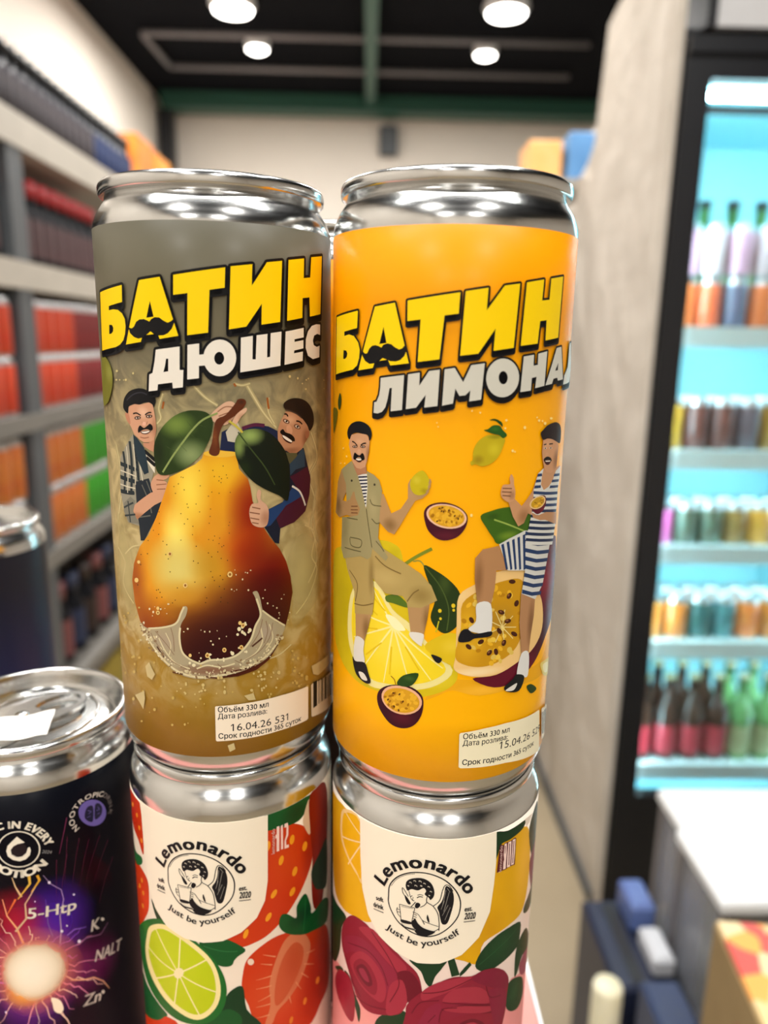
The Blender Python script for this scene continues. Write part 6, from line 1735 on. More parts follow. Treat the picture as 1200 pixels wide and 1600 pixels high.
(59,'s',(150,146,136),[[77,11316,191,11878]],0.12,0.12),
(60,'s',(150,146,136),[[41,11190,178,11503]],0.12,0.12),
(61,'s',(150,146,136),[[113,11062,235,11437]],0.12,0.12),
(62,'s',(150,146,136),[[7,11379,79,11631]],0.12,0.12),
(63,'s',(150,146,136),[[133,12005,218,11877]],0.12,0.12),
(64,'s',(22,22,26),[[-197,11466,-42,11630,23,11928,82,12077,184,12071,285,11904]],0.22,0.22),
(65,'s',(22,22,26),[[-826,11646,-928,11808,-985,11860,-974,11732,-895,11612,-845,11515]],0.2,0.2),
(66,'p',(22,22,26),[[-924,11667,-839,11596,-760,11457,-815,11422,-884,11505]]),
(67,'p',(244,234,212),[[-826,11850,-750,11915,-398,11916,-348,11577,-465,11436,-626,11369,-740,11541,-806,11714]]),
(68,'p',(22,22,26),[[-904,11971,-865,12100,-730,12200,-515,12250,-348,12201,-238,12088,-179,11905,-190,11749,-267,11642,-312,11707,-416,11788,-384,11892,-448,11971,-585,11880,-749,11884,-836,11816,-881,11858]]),
(69,'E',(196,188,170),[[-781,12064,33,-14,-11,-25]]),
(69,'E',(196,188,170),[[-674,12134,34,-15,-10,-24]]),
(69,'E',(196,188,170),[[-539,12144,38,-19,-12,-28]]),
(69,'E',(196,188,170),[[-430,12098,33,-17,-11,-24]]),
(69,'E',(196,188,170),[[-321,12018,31,-17,-10,-22]]),
(69,'E',(196,188,170),[[-263,11883,28,-16,-9,-20]]),
(69,'E',(196,188,170),[[-643,12000,36,-16,-11,-26]]),
(69,'E',(196,188,170),[[-508,12024,28,-14,-10,-21]]),
(69,'E',(196,188,170),[[-834,11958,24,-10,-8,-18]]),
(69,'E',(196,188,170),[[-300,11771,21,-12,-7,-16]]),
(70,'E',(22,22,26),[[-781,12052,22,-9,-6,-15]]),
(70,'E',(22,22,26),[[-673,12122,21,-10,-7,-15]]),
(70,'E',(22,22,26),[[-538,12128,26,-13,-8,-17]]),
(70,'E',(22,22,26),[[-430,12083,22,-12,-6,-15]]),
(70,'E',(22,22,26),[[-320,12002,18,-10,-6,-12]]),
(70,'E',(22,22,26),[[-263,11871,16,-10,-5,-11]]),
(70,'E',(22,22,26),[[-643,11988,24,-11,-7,-16]]),
(71,'s',(22,22,26),[[-816,11821,-785,11688,-736,11580,-680,11554]],0.18,0.18),
(72,'s',(22,22,26),[[-607,11657,-540,11707,-459,11701]],0.26,0.26),
(73,'s',(22,22,26),[[-595,11735,-528,11771,-452,11752]],0.18,0.18),
(74,'s',(22,22,26),[[-771,11666,-722,11696]],0.2,0.2),
(75,'s',(22,22,26),[[-702,11660,-714,11578,-670,11563]],0.14,0.14),
(76,'s',(22,22,26),[[-352,11734,-356,11576,-197,11466,-72,11251,-30,10966,-28,10743]],0.22,0.22),
(77,'s',(22,22,26),[[-518,11396,-412,11475,-356,11570]],0.2,0.2),
(78,'p',(22,22,26),[[-654,11402,-624,11503,-559,11521,-514,11466,-558,11376,-620,11352]]),
(79,'p',(244,234,212),[[-1051,11360,-653,11351,-724,10890,-994,10860]]),
(80,'S',(22,22,26),[[-1051,11360,-653,11351,-724,10890,-994,10860,-1051,11360]],0.2,0.2),
(81,'s',(22,22,26),[[-1001,11312,-846,11318,-707,11321]],0.12,0.12),
(82,'p',(22,22,26),[[-992,10925,-724,10915,-739,10847,-976,10834]]),
(83,'s',(22,22,26),[[-747,11365,-636,11532]],0.22,0.22),
(84,'s',(22,22,26),[[-1106,11246,-1121,11145,-1072,11034,-1008,10991]],0.16,0.16),
(85,'s',(22,22,26),[[-1111,11197,-1041,11197]],0.16,0.16),
(86,'s',(22,22,26),[[-1103,11119,-1028,11128]],0.16,0.16),
(87,'s',(22,22,26),[[-705,11226,-566,11181,-453,11025,-289,10951,-43,10870]],0.16,0.16),
(88,'s',(22,22,26),[[-690,11172,-593,11144]],0.16,0.16),
(89,'s',(22,22,26),[[-696,11107,-597,11080]],0.16,0.16),
(90,'s',(22,22,26),[[-706,11041,-617,11028]],0.16,0.16),
(91,'p',(22,22,26),[[-724,10902,-645,11035,-559,10912,-433,10805,-255,10746,-119,10708,-278,10606,-553,10672,-693,10788]]),
(92,'p',(22,22,26),[[-329,11207,-293,11109,-273,10978,-312,10999,-347,11103]]),
(93,'s',(22,22,26),[[-989,10804,-888,10737,-636,10720]],0.2,0.2),
(94,'s',(22,22,26),[[-945,10721,-663,10692,-390,10699]],0.2,0.2),
(95,'s',(22,22,26),[[-280,10663,-120,10740,-30,10807]],0.2,0.2),
(96,'s',(22,22,26),[[-453,11025,-396,10906]],0.2,0.2),
(97,'p',(22,22,26),[[-636,10688,-389,10676,-172,10656,-385,10548,-550,10576]]),
(98,'A',(22,22,26),[[-1485,11713,-1339,12056,-1152,12290,-874,12457,-603,12528,-337,12550,-69,12461,203,12296,429,12062,660,11747]],'Lemonardo',342,0.035),
(99,'A',(22,22,26),[[-1393,10496,-1170,10401,-907,10318,-680,10254,-459,10246,-214,10289,55,10373,271,10477,510,10618]],'Just be yourself',187,0.015),
(100,'T',(22,22,26),[[-1712,11225,-1492,11250]],'soft',128,0.03),
(101,'T',(22,22,26),[[-1789,10985,-1482,11022]],'drink',135,0.03),
(102,'S',(22,22,26),[[-1788,10914,-1486,10936]],0.2,0.2),
(103,'T',(22,22,26),[[601,11274,814,11266]],'est.',134,0.03),
(104,'T',(22,22,26),[[603,11039,903,11004]],'2020',186,0.03),
(105,'S',(22,22,26),[[597,10963,907,10936]],0.2,0.2)]),
],
'rose':[
('fruit_picture','lemons, dark roses and green leaves',[
(1,'p',[(236,150,148),('R',-2177,7332,1137,730,240,170,160,0.6,1)],[[-4395,7255,-3388,8213,-2401,8011,-1406,7995,-1563,7554,-1669,7010,-4395,4435]]),
(2,'p',(236,150,148),[[1985,6771,2084,7920,2233,8533,2513,8504,3772,7716,3749,5172]]),
(3,'p',[(232,176,24),('R',-3565,10955,714,1783,190,124,8,0.7,1)],[[-4403,13079,-3426,13441,-2871,13483,-2261,13473,-1878,12598,-1851,10974,-1996,10614,-2506,10463,-3146,10284,-3882,10406,-4399,11497]]),
(4,'p',(244,206,140),[[-3117,13388,-2328,13492,-2237,11756,-2448,11797,-2857,12037,-3222,12351,-3313,12850]]),
(5,'p',(238,178,20),[[-3013,13344,-2355,13424,-2293,11835,-2486,11912,-2858,12148,-3142,12461,-3192,12929]]),
(6,'S',(246,214,160),[[-3013,13371,-2323,13068]],0.4,0.4),
(7,'S',(246,214,160),[[-3212,12499,-2320,12854]],0.4,0.4),
(8,'S',(246,214,160),[[-2855,11870,-2319,12774]],0.4,0.4),
(9,'p',[(222,166,12),('R',2575,12215,601,1885,246,186,70,0.7,1),('R',1330,10656,666,925,204,146,10,0.7,1)],[[1280,13366,1763,13236,2603,13196,2955,12251,2989,11263,2685,10558,1981,10499,1177,10381,1019,9792,627,9964,279,10208,787,10837,1171,11487,1288,12308]]),
(10,'p',(24,54,30),[[1324,13549,1744,13481,2472,13447,2403,13242,1833,13178,1550,13165,1451,12887,1369,12811]]),
(11,'P',(236,222,206),[[2468,13475,2935,13381,2745,13211,2553,13186]]),
(12,'p',(28,56,34),[[2772,13031,3368,13488,3769,12787,3772,11859,3144,11954]]),
(13,'p',(112,50,66),[[3102,11982,3770,12095,3764,11053,3460,10677,3020,11585]]),
(14,'p',(30,60,36),[[2799,10592,3486,10774,3762,10821,3771,10081,2916,10272]]),
(15,'p',(150,70,90),[[3094,8877,3768,8984,3766,7861,2983,8178,2730,8694]]),
(16,'p',[(24,58,32),('R',1740,10009,756,538,32,74,38,0.6,1)],[[943,9722,1187,10210,1762,10440,2595,10240,2593,9575,2500,9496,1783,9423,1288,9420]]),
(17,'s',(40,84,48),[[1049,9725,1614,9962,2425,10161]],0.25,0.25),
(18,'p',(30,60,36),[[2496,9528,3110,9647,3776,8589,2936,8889,2613,8546,2452,8611]]),
(19,'p',(24,58,32),[[-792,10009,119,10080,57,9831,-121,9549,-228,9232,-372,9359,-499,9679]]),
(20,'P',(24,58,32),[[165,10106,354,10116,521,9558,305,9533]]),
(21,'P',(24,58,32),[[519,9615,636,9760,780,9905,836,9794,643,9589,524,9501]]),
(22,'p',[(24,58,32),('R',2519,8015,401,405,40,80,46,0.6,1)],[[2099,8210,2151,8532,2517,8471,3059,8019,3279,7349,2930,7169,2437,7408,2138,7760]]),
(23,'p',(24,58,32),[[-4395,9674,-3559,10072,-2933,10155,-3200,9590,-3321,8764,-3741,7979,-4404,7764]]),
(24,'p',(28,60,34),[[-3019,8324,-2729,8355,-2476,7953,-2265,7631,-2316,7164,-2471,7531,-2725,7994]]),
(25,'p',(24,58,32),[[-3740,7791,-3317,8215,-3073,8278,-3386,7967]]),
(26,'p',[(150,32,52),('R',-3120,7088,400,628,176,50,66,0.6,1)],[[-3738,7381,-3386,8028,-2916,8321,-2641,8245,-2490,7760,-2545,7039,-2805,6875,-3241,6973,-3631,7103]]),
(27,'p',(24,58,32),[[-1737,7572,-1407,8054,-898,8323,-691,7914,-728,7432,-1669,7010]]),
(28,'p',[(138,32,50),('R',-1596,9412,811,919,142,38,62,0.6,1)],[[-3187,9541,-2933,10097,-2584,10455,-2154,10520,-1902,10442,-1451,10333,-985,9953,-591,9606,-455,9120,-473,8745,-807,8641,-985,8235,-1352,8010,-1985,7771,-2400,7952,-2803,8524,-3159,9024]]),
(29,'p',(162,48,64),[[-2355,10221,-1843,10475,-1288,10067,-883,9760,-973,9449,-1439,9718,-1896,10049]]),
(30,'p',(108,22,38),[[-1123,9453,-783,9618,-487,9229,-473,8745,-807,8641,-1015,9092]]),
(31,'p',(142,38,60),[[-3029,9431,-2352,9936,-1834,9913,-1384,9630,-1124,9509,-1167,9150,-1419,8692,-1586,8840,-1885,9367,-2571,9313,-2922,8980]]),
(32,'p',(162,48,64),[[-2735,8891,-2346,9476,-1949,9559,-1594,9299,-1421,8808,-1522,8348,-1869,8324,-2333,8482]]),
(33,'p',(138,32,50),[[-2566,8903,-2272,9293,-1945,9273,-1701,8894,-1751,8455,-2059,8437,-2408,8606]]),
(34,'p',(108,22,38),[[-2449,8872,-2202,9165,-1973,9081,-1845,8751,-2029,8576,-2300,8685]]),
(35,'p',(150,44,66),[[-2338,8894,-2166,9043,-2002,8888,-1968,8733,-2162,8722]]),
(36,'p',(162,48,64),[[-1318,8971,-969,9279,-831,8633,-1045,8213,-1407,8054]]),
(37,'s',(108,22,38),[[-1901,10386,-1443,9943,-1123,9453]],0.28,0.28),
(38,'s',(108,22,38),[[-2830,9411,-2077,9711,-1598,9469,-1371,8947]],0.28,0.28),
(39,'s',(108,22,38),[[-2556,7950,-2052,7965,-1409,8170]],0.28,0.28),
(40,'s',(108,22,38),[[-1123,9453,-1064,9075,-1308,8453]],0.28,0.28),
(41,'s',(108,22,38),[[-2921,8861,-2643,8364,-2256,8060]],0.28,0.28),
(42,'p',[(138,32,50),('R',635,8619,1176,886,140,36,60,0.6,1)],[[-857,8277,-783,8647,-435,9066,-113,9323,353,9516,853,9443,1226,9504,1724,9312,2145,8773,2127,8250,2101,7726,1984,7263,1830,6880,-680,7445]]),
(43,'p',(162,48,64),[[-435,9066,-21,9382,648,9475,857,9363,464,9171,-101,8925,-427,8781]]),
(44,'p',(126,28,52),[[857,9363,1284,9479,1870,9186,2134,8722,2038,8460,1314,8960]]),
(45,'p',(162,48,64),[[95,8752,368,9128,976,9067,1325,8781,1469,8358,684,8665]]),
(46,'p',(108,22,38),[[7,8524,790,8578,1670,8188,1687,7940,910,8249,395,8434]]),
(47,'p',(162,48,64),[[103,8521,689,8548,1607,8165,1488,8053,803,8283]]),
(48,'p',(140,36,60),[[-547,7947,-278,8569,49,8696,21,8117,-247,7520,-631,7457]]),
(49,'p',(138,32,50),[[121,7997,501,8242,1247,8114,1652,7481,1550,7057,137,7526]]),
(50,'p',(108,22,38),[[513,7947,918,8070,1327,7720,1291,7319,581,7519]]),
(51,'p',(162,48,64),[[666,7912,978,7930,1215,7654,1115,7400,733,7539]]),
(52,'p',(132,32,56),[[1443,8782,2041,8429,2064,7692,1722,7438,1473,8297]]),
(53,'s',(108,22,38),[[-433,9009,83,9096,461,9228,857,9363]],0.28,0.28),
(54,'s',(108,22,38),[[-702,8321,-472,8716,-2,8812]],0.28,0.28),
(55,'s',(108,22,38),[[1314,8960,1458,8540,1862,8368]],0.28,0.28),
(56,'s',(108,22,38),[[95,8752,686,8606,1473,8297]],0.28,0.28),
(57,'s',(108,22,38),[[21,8117,103,8521,489,8534]],0.28,0.28),
(58,'s',(108,22,38),[[-265,8106,-82,8350]],0.28,0.28)]),
('shield_panel','cream arched panel',[
(59,'P',(248,238,216),[[-2344,13600,-1895,13596,-1262,13604,-608,13605,15,13638,655,13685,1358,13714,1400,12694,1370,12063,1293,11278,1004,10609,544,10182,-17,9966,-600,9930,-1162,10105,-1670,10397,-2019,10854,-2234,11537,-2315,12479]])]),
('number_mark',None,[
(60,'P',(92,24,34),[[1439,12379,1490,13162,1535,13178,1614,13114,1645,13158,1697,13161,1892,13141,1966,13155,2045,13151,2081,13108,2096,12325,1912,12369,1828,12368,1747,12356,1609,12376]]),
(61,'P',(246,216,206),[[1646,13142,1719,13136,1739,12865,1734,12661,1735,12378,1646,12393,1640,12611,1664,12683,1634,12827]]),
(62,'P',(246,216,206),[[1779,13134,1889,13122,1902,12757,1895,12369,1781,12391,1769,12736]]),
(63,'P',(246,216,206),[[1939,13135,2048,13116,2060,12729,2042,12362,1937,12387,1938,12789]]),
(64,'P',(92,24,34),[[1809,13080,1842,13078,1861,12428,1831,12434]]),
(64,'P',(92,24,34),[[1975,13082,2006,13077,2006,12415,1978,12420]]),
(64,'P',(92,24,34),[[1658,13079,1686,13076,1689,12870,1673,12828]]),
(65,'T',(246,216,206),[[1594,12366,1585,13126]],'lemonardo',94,0.01)]),
('emblem','black cherub emblem with brand lettering',[
(66,'s',(22,22,26),[[-1403,11698,-1380,12025,-1223,12302,-999,12495,-753,12601,-485,12632,-218,12581,53,12433,278,12189,412,11925,450,11669,393,11359,210,11090,-55,10873,-323,10777,-596,10786,-876,10883,-1137,11060,-1320,11315,-1400,11540,-1403,11698]],0.34,0.34),
(67,'s',(90,88,84),[[-1335,12042,-1193,12281,-970,12472,-725,12567]],0.14,0.14),
(68,'p',(22,22,26),[[-135,11666,-38,11826,19,12029,53,12278,168,12228,250,12067,273,11814,217,11487,130,11190,3,11168,-57,11352,-90,11525]]),
(69,'s',(150,146,136),[[-3,11732,62,12169]],0.12,0.12),
(70,'s',(150,146,136),[[31,11542,145,12104]],0.12,0.12),
(71,'s',(150,146,136),[[-5,11416,132,11729]],0.12,0.12),
(72,'s',(150,146,136),[[67,11288,189,11663]],0.12,0.12),
(73,'s',(150,146,136),[[-39,11605,33,11857]],0.12,0.12),
(74,'s',(150,146,136),[[87,12231,172,12103]],0.12,0.12),
(75,'s',(22,22,26),[[-243,11692,-88,11856,-23,12154,36,12303,138,12297,239,12130]],0.22,0.22),
(76,'s',(22,22,26),[[-872,11872,-974,12034,-1031,12086,-1020,11958,-941,11838,-891,11741]],0.2,0.2),
(77,'p',(22,22,26),[[-970,11893,-885,11822,-806,11683,-861,11648,-930,11731]]),
(78,'p',(244,234,212),[[-872,12076,-796,12141,-444,12142,-394,11803,-511,11662,-672,11595,-786,11767,-852,11940]]),
(79,'p',(22,22,26),[[-950,12197,-911,12326,-776,12426,-561,12476,-394,12427,-284,12314,-225,12131,-236,11975,-313,11868,-358,11933,-462,12014,-430,12118,-494,12197,-631,12106,-795,12110,-882,12042,-927,12084]]),
(80,'E',(196,188,170),[[-827,12290,33,-14,-11,-25]]),
(80,'E',(196,188,170),[[-720,12360,34,-15,-10,-24]]),
(80,'E',(196,188,170),[[-585,12370,38,-19,-12,-28]]),
(80,'E',(196,188,170),[[-476,12324,33,-17,-11,-24]]),
(80,'E',(196,188,170),[[-367,12244,31,-17,-10,-22]]),
(80,'E',(196,188,170),[[-309,12109,28,-16,-9,-20]]),
(80,'E',(196,188,170),[[-689,12226,36,-16,-11,-26]]),
(80,'E',(196,188,170),[[-554,12250,28,-14,-10,-21]]),
(80,'E',(196,188,170),[[-880,12184,24,-10,-8,-18]]),
(80,'E',(196,188,170),[[-346,11997,21,-12,-7,-16]]),
(81,'E',(22,22,26),[[-827,12278,22,-9,-6,-15]]),
(81,'E',(22,22,26),[[-719,12348,21,-10,-7,-15]]),
(81,'E',(22,22,26),[[-584,12354,26,-13,-8,-17]]),
(81,'E',(22,22,26),[[-476,12309,22,-12,-6,-15]]),
(81,'E',(22,22,26),[[-366,12228,18,-10,-6,-12]]),
(81,'E',(22,22,26),[[-309,12097,16,-10,-5,-11]]),
(81,'E',(22,22,26),[[-689,12214,24,-11,-7,-16]]),
(82,'s',(22,22,26),[[-862,12047,-831,11914,-782,11806,-726,11780]],0.18,0.18),
(83,'s',(22,22,26),[[-653,11883,-586,11933,-505,11927]],0.26,0.26),
(84,'s',(22,22,26),[[-641,11961,-574,11997,-498,11978]],0.18,0.18),
(85,'s',(22,22,26),[[-817,11892,-768,11922]],0.2,0.2),
(86,'s',(22,22,26),[[-748,11886,-760,11804,-716,11789]],0.14,0.14),
(87,'s',(22,22,26),[[-398,11960,-402,11802,-243,11692,-118,11477,-76,11192,-74,10969]],0.22,0.22),
(88,'s',(22,22,26),[[-564,11622,-458,11701,-402,11796]],0.2,0.2),
(89,'p',(22,22,26),[[-700,11628,-670,11729,-605,11747,-560,11692,-604,11602,-666,11578]]),
(90,'p',(244,234,212),[[-1097,11586,-699,11577,-770,11116,-1040,11086]]),
(91,'S',(22,22,26),[[-1097,11586,-699,11577,-770,11116,-1040,11086,-1097,11586]],0.2,0.2),
(92,'s',(22,22,26),[[-1047,11538,-892,11544,-753,11547]],0.12,0.12),
(93,'p',(22,22,26),[[-1038,11151,-770,11141,-785,11073,-1022,11060]]),
(94,'s',(22,22,26),[[-793,11591,-682,11758]],0.22,0.22),
(95,'s',(22,22,26),[[-1152,11472,-1167,11371,-1118,11260,-1054,11217]],0.16,0.16),
(96,'s',(22,22,26),[[-1157,11423,-1087,11423]],0.16,0.16),
(97,'s',(22,22,26),[[-1149,11345,-1074,11354]],0.16,0.16),
(98,'s',(22,22,26),[[-751,11452,-612,11407,-499,11251,-335,11177,-89,11096]],0.16,0.16),
(99,'s',(22,22,26),[[-736,11398,-639,11370]],0.16,0.16),
(100,'s',(22,22,26),[[-742,11333,-643,11306]],0.16,0.16),
(101,'s',(22,22,26),[[-752,11267,-663,11254]],0.16,0.16),
(102,'p',(22,22,26),[[-770,11128,-691,11261,-605,11138,-479,11031,-301,10972,-165,10934,-324,10832,-599,10898,-739,11014]]),
(103,'p',(22,22,26),[[-375,11433,-339,11335,-319,11204,-358,11225,-393,11329]]),
(104,'s',(22,22,26),[[-1035,11030,-934,10963,-682,10946]],0.2,0.2),
(105,'s',(22,22,26),[[-991,10947,-709,10918,-436,10925]],0.2,0.2),
(106,'s',(22,22,26),[[-326,10889,-166,10966,-76,11033]],0.2,0.2),
(107,'s',(22,22,26),[[-499,11251,-442,11132]],0.2,0.2),
(108,'p',(22,22,26),[[-682,10914,-435,10902,-218,10882,-431,10774,-596,10802]]),
(109,'A',(22,22,26),[[-1531,11939,-1385,12282,-1198,12516,-920,12683,-649,12754,-383,12776,-115,12687,157,12522,383,12288,614,11973]],'Lemonardo',342,0.035),
(110,'A',(22,22,26),[[-1439,10722,-1216,10627,-953,10544,-726,10480,-505,10472,-260,10515,9,10599,225,10703,464,10844]],'Just be yourself',187,0.015),
(111,'T',(22,22,26),[[-1758,11451,-1538,11476]],'soft',128,0.03),
(112,'T',(22,22,26),[[-1835,11211,-1528,11248]],'drink',135,0.03),
(113,'S',(22,22,26),[[-1834,11140,-1532,11162]],0.2,0.2),
(114,'T',(22,22,26),[[555,11500,768,11492]],'est.',134,0.03),
(115,'T',(22,22,26),[[557,11265,857,11230]],'2020',186,0.03),
(116,'S',(22,22,26),[[551,11189,861,11162]],0.2,0.2)]),
],
'navy':[
('burst_picture','glowing burst with lightning bolts',[
(1,'p',[(12,12,26,0.0),('R',1226,9138,1311,1599,74,28,160,0.95,1.0),('R',336,9355,982,1284,176,24,48,0.85,1),('R',1962,7144,1327,1242,110,22,84,0.8,1),('R',437,6499,1334,1274,96,30,130,0.8,1),('R',544,7739,1727,1830,190,50,140,0.85,1.1),('R',2763,10266,920,1021,50,8,22,0.5,1)],[[-795,11735,740,11822,1811,11358,2889,10266,3236,8408,3201,6858,2875,5796,2472,4965,2371,4685,-1920,5053,-1481,8468]]),
(2,'s',(108,34,70,0.75),[[1799,11207,1653,10563,1495,9755]],0.16,0.05),
(3,'s',(108,34,70,0.75),[[1840,11734,1756,11069,1660,10242]],0.16,0.05),
(4,'s',(108,34,70,0.75),[[2158,11543,2007,10910,1846,10113]],0.16,0.05),
(5,'s',(108,34,70,0.75),[[2426,11359,2235,10749,2037,9973]],0.16,0.05),
(6,'s',(108,34,70,0.75),[[2765,11280,2487,10724,2213,9996]],0.16,0.05),
(7,'s',(108,34,70,0.75),[[3037,10987,2718,10459,2412,9754]],0.16,0.05),
(8,'s',(108,34,70,0.75),[[1508,11135,1454,10450,1388,9599]],0.16,0.05),
(9,'s',(108,34,70,0.75),[[3163,10326,2850,9796,2550,9084]],0.16,0.05),
(10,'s',(130,50,90),[[1874,12335,1710,11713,1598,11293]],0.2,0.1),
(11,'S',(240,150,180,0.95),[[1240,7483,1362,7480,1504,7382,1681,7306,1761,7206,1969,7097,2003,7024,2209,6989,2333,6850]],0.47253609677821884,0.11813402419455471),
(11,'S',(250,200,180,0.95),[[1216,7346,1408,7273,1519,7142,1690,6943,1770,7017,2044,6725,2203,6668,2310,6403,2502,6266]],0.4827875702307151,0.12069689255767878),
(11,'S',(240,150,180,0.95),[[1168,7222,1223,7221,1450,6926,1550,6900,1657,6718,1779,6681,1877,6508,2042,6213,2141,6183]],0.5202701475251869,0.1300675368812967),
(11,'S',(255,226,200,0.95),[[1096,7120,1149,7015,1271,7006,1245,6796,1365,6801,1554,6590,1606,6492,1658,6467,1710,6298]],0.5105336373595286,0.12763340933988215),
(11,'S',(240,150,180,0.95),[[1004,7044,1067,6992,1086,6832,1283,6570,1341,6560,1380,6430,1400,6351,1469,6043,1597,5960]],0.42218235637843027,0.10554558909460757),
(11,'S',(250,200,180,0.95),[[897,6992,995,6730,1047,6574,1009,6542,1205,6283,1269,6224,1263,6058,1333,5812,1387,5658]],0.37244531649235424,0.09311132912308856),
(11,'S',(250,200,180,0.95),[[780,6964,817,6827,774,6580,881,6347,905,6159,928,5966,1040,5820,1044,5584,1081,5425]],0.4797176354887426,0.11992940887218564),
(11,'S',(255,226,200,0.95),[[655,6967,687,6883,665,6664,592,6486,593,6337,607,6240,651,5911,616,5877,671,5638]],0.27157952071450814,0.06789488017862703),
(11,'S',(240,150,180,0.95),[[529,6994,455,6890,443,6909,568,6818,497,6705,452,6633,391,6498,372,6544,416,6409]],0.2505324586607604,0.0626331146651901),
(11,'S',(250,200,180,0.95),[[406,7045,312,6902,265,6899,379,6885,281,6707,172,6683,243,6576,218,6557,140,6410]],0.3146443507674197,0.07866108769185493),
(11,'S',(250,200,180,0.95),[[295,7122,215,7034,143,6761,26,6744,-104,6553,-269,6258,-229,6291,-377,6002,-559,5833]],0.336791550324078,0.0841978875810195),
(11,'S',(250,200,180,0.95),[[198,7219,173,7129,7,7014,-143,6927,-177,6770,-363,6752,-484,6531,-467,6589,-627,6367]],0.4533491431751777,0.11333728579379443),
(11,'S',(250,200,180,0.95),[[119,7333,81,7359,-103,7264,-141,7124,-142,7120,-241,7051,-388,7031,-476,6875,-488,6907]],0.5405670323013707,0.13514175807534268),
(11,'S',(190,120,220,0.9),[[64,7464,-90,7318,-350,7345,-558,7234,-653,7155,-922,6990,-1244,6746,-1398,6561,-1869,6238]],0.5181225032729435,0.12953062581823588),
(11,'S',(250,200,180,0.95),[[37,7606,-7,7502,-122,7625,-114,7534,-254,7509,-304,7471,-412,7558,-342,7525,-486,7464]],0.3744720134868236,0.0936180033717059),
(11,'S',(240,150,180,0.95),[[37,7750,-10,7817,-62,7845,-191,7708,-301,7637,-499,7743,-517,7753,-712,7721,-790,7647]],0.34955634616619147,0.08738908654154787),
(11,'S',(240,150,180,0.95),[[65,7894,-81,7936,-222,7917,-389,7933,-573,7998,-661,8038,-744,8015,-921,7867,-1159,7905]],0.46230284572667674,0.11557571143166918),
(11,'S',(255,226,200,0.95),[[118,8032,113,8114,-15,8076,-109,8230,-312,8204,-280,8273,-416,8286,-467,8193,-619,8293]],0.4955554223941213,0.12388885559853033),
(11,'S',(255,226,200,0.95),[[196,8155,64,8308,-27,8338,-144,8433,-293,8548,-340,8617,-477,8599,-574,8639,-769,8772]],0.30543197202954825,0.07635799300738706),
(11,'S',(240,150,180,0.95),[[293,8253,209,8370,93,8397,3,8675,-97,8763,-175,8869,-310,8959,-375,9017,-439,9129]],0.267100278860737,0.06677506971518425),
(11,'S',(255,226,200,0.95),[[403,8325,366,8412,218,8638,241,8746,129,9047,13,9050,-100,9333,-39,9466,-191,9607]],0.3572932195176502,0.08932330487941255),
(11,'S',(190,120,220,0.9),[[522,8368,530,8424,448,8433,530,8530,476,8648,384,8690,467,8796,481,8814,419,8827]],0.48632149119413026,0.12158037279853257),
(11,'S',(255,226,200,0.95),[[646,8372,566,8397,602,8666,666,8718,701,8836,708,8923,646,8925,658,9027,633,9221]],0.5023702286386752,0.1255925571596688),
(11,'S',(250,200,180,0.95),[[770,8343,846,8466,806,8472,812,8593,769,8604,787,8661,773,8798,880,8766,859,8816]],0.30427584638531435,0.07606896159632859),
(11,'S',(255,226,200,0.95),[[887,8282,858,8261,893,8383,903,8433,937,8500,1048,8522,1031,8577,1148,8752,1096,8767]],0.3238260371900841,0.08095650929752103),
(11,'S',(190,120,220,0.9),[[993,8187,1103,8297,1156,8282,1081,8338,1177,8520,1251,8525,1262,8590,1422,8646,1426,8738]],0.35643796151737367,0.08910949037934342),
(11,'S',(190,120,220,0.9),[[1085,8069,1148,8149,1229,8204,1453,8372,1542,8359,1639,8344,1809,8483,1893,8482,1959,8623]],0.2824158607194499,0.07060396517986248),
(11,'S',(240,150,180,0.95),[[1160,7933,1367,8009,1359,7992,1542,8098,1756,8129,1908,8085,1912,8099,2149,8227,2282,8162]],0.2609894739828483,0.06524736849571207),
(11,'S',(190,120,220,0.9),[[1212,7783,1306,7844,1308,7822,1429,7851,1491,7730,1538,7874,1597,7870,1675,7716,1823,7764]],0.4038640162590762,0.10096600406476905),
(11,'S',(240,150,180,0.95),[[1238,7630,1457,7616,1572,7584,1719,7417,1846,7492,2043,7426,2356,7257,2478,7190,2658,7080]],0.3519878579877534,0.08799696449693835),
(12,'S',(240,170,120),[[461,8614,321,9197,101,9611,24,10164]],0.7,0.21),
(13,'S',(214,180,140),[[278,9081,599,9476,609,9951,930,10468,1042,10710]],0.6,0.18),
(14,'S',(226,190,140),[[537,10199,411,10530,346,10847]],0.6,0.18),
(15,'S',(230,120,60),[[376,10143,105,9650]],0.5,0.15),
(16,'S',(226,180,70),[[782,10893,786,10581,544,10277,438,10135]],0.8,0.24),
(17,'S',(226,170,50),[[988,10804,1036,10634,794,10306]],0.7,0.21),
(18,'S',(170,140,180),[[1389,8376,1453,8800,1459,9287,1594,9792,1556,10129,1297,10431,1138,10759]],0.4,0.12),
(19,'S',(120,90,160),[[1222,8692,1135,9171,1136,9972]],0.3,0.09),
(20,'S',(150,110,190),[[1597,8568,1803,8669,2139,8557]],0.35,0.105),
(21,'S',(160,110,150),[[1761,8109,2111,8197,2546,8031,2810,8264]],0.35,0.105),
(22,'S',(246,214,190),[[1117,6517,1154,6159,1381,5705,1484,5299]],0.6,0.18),
(23,'S',(236,160,170),[[615,6676,451,6284,309,5791]],0.5,0.15),
(24,'S',(240,180,140),[[1580,7025,1938,6816,2218,6714,2498,6375,2671,5969]],0.5,0.15),
(25,'E',(236,226,240),[[1615,8889,25,-13,-2,-32]]),
(25,'E',(236,226,240),[[865,9981,18,-5,-2,-23]]),
(25,'E',(236,226,240),[[1270,10480,36,-13,-4,-46]]),
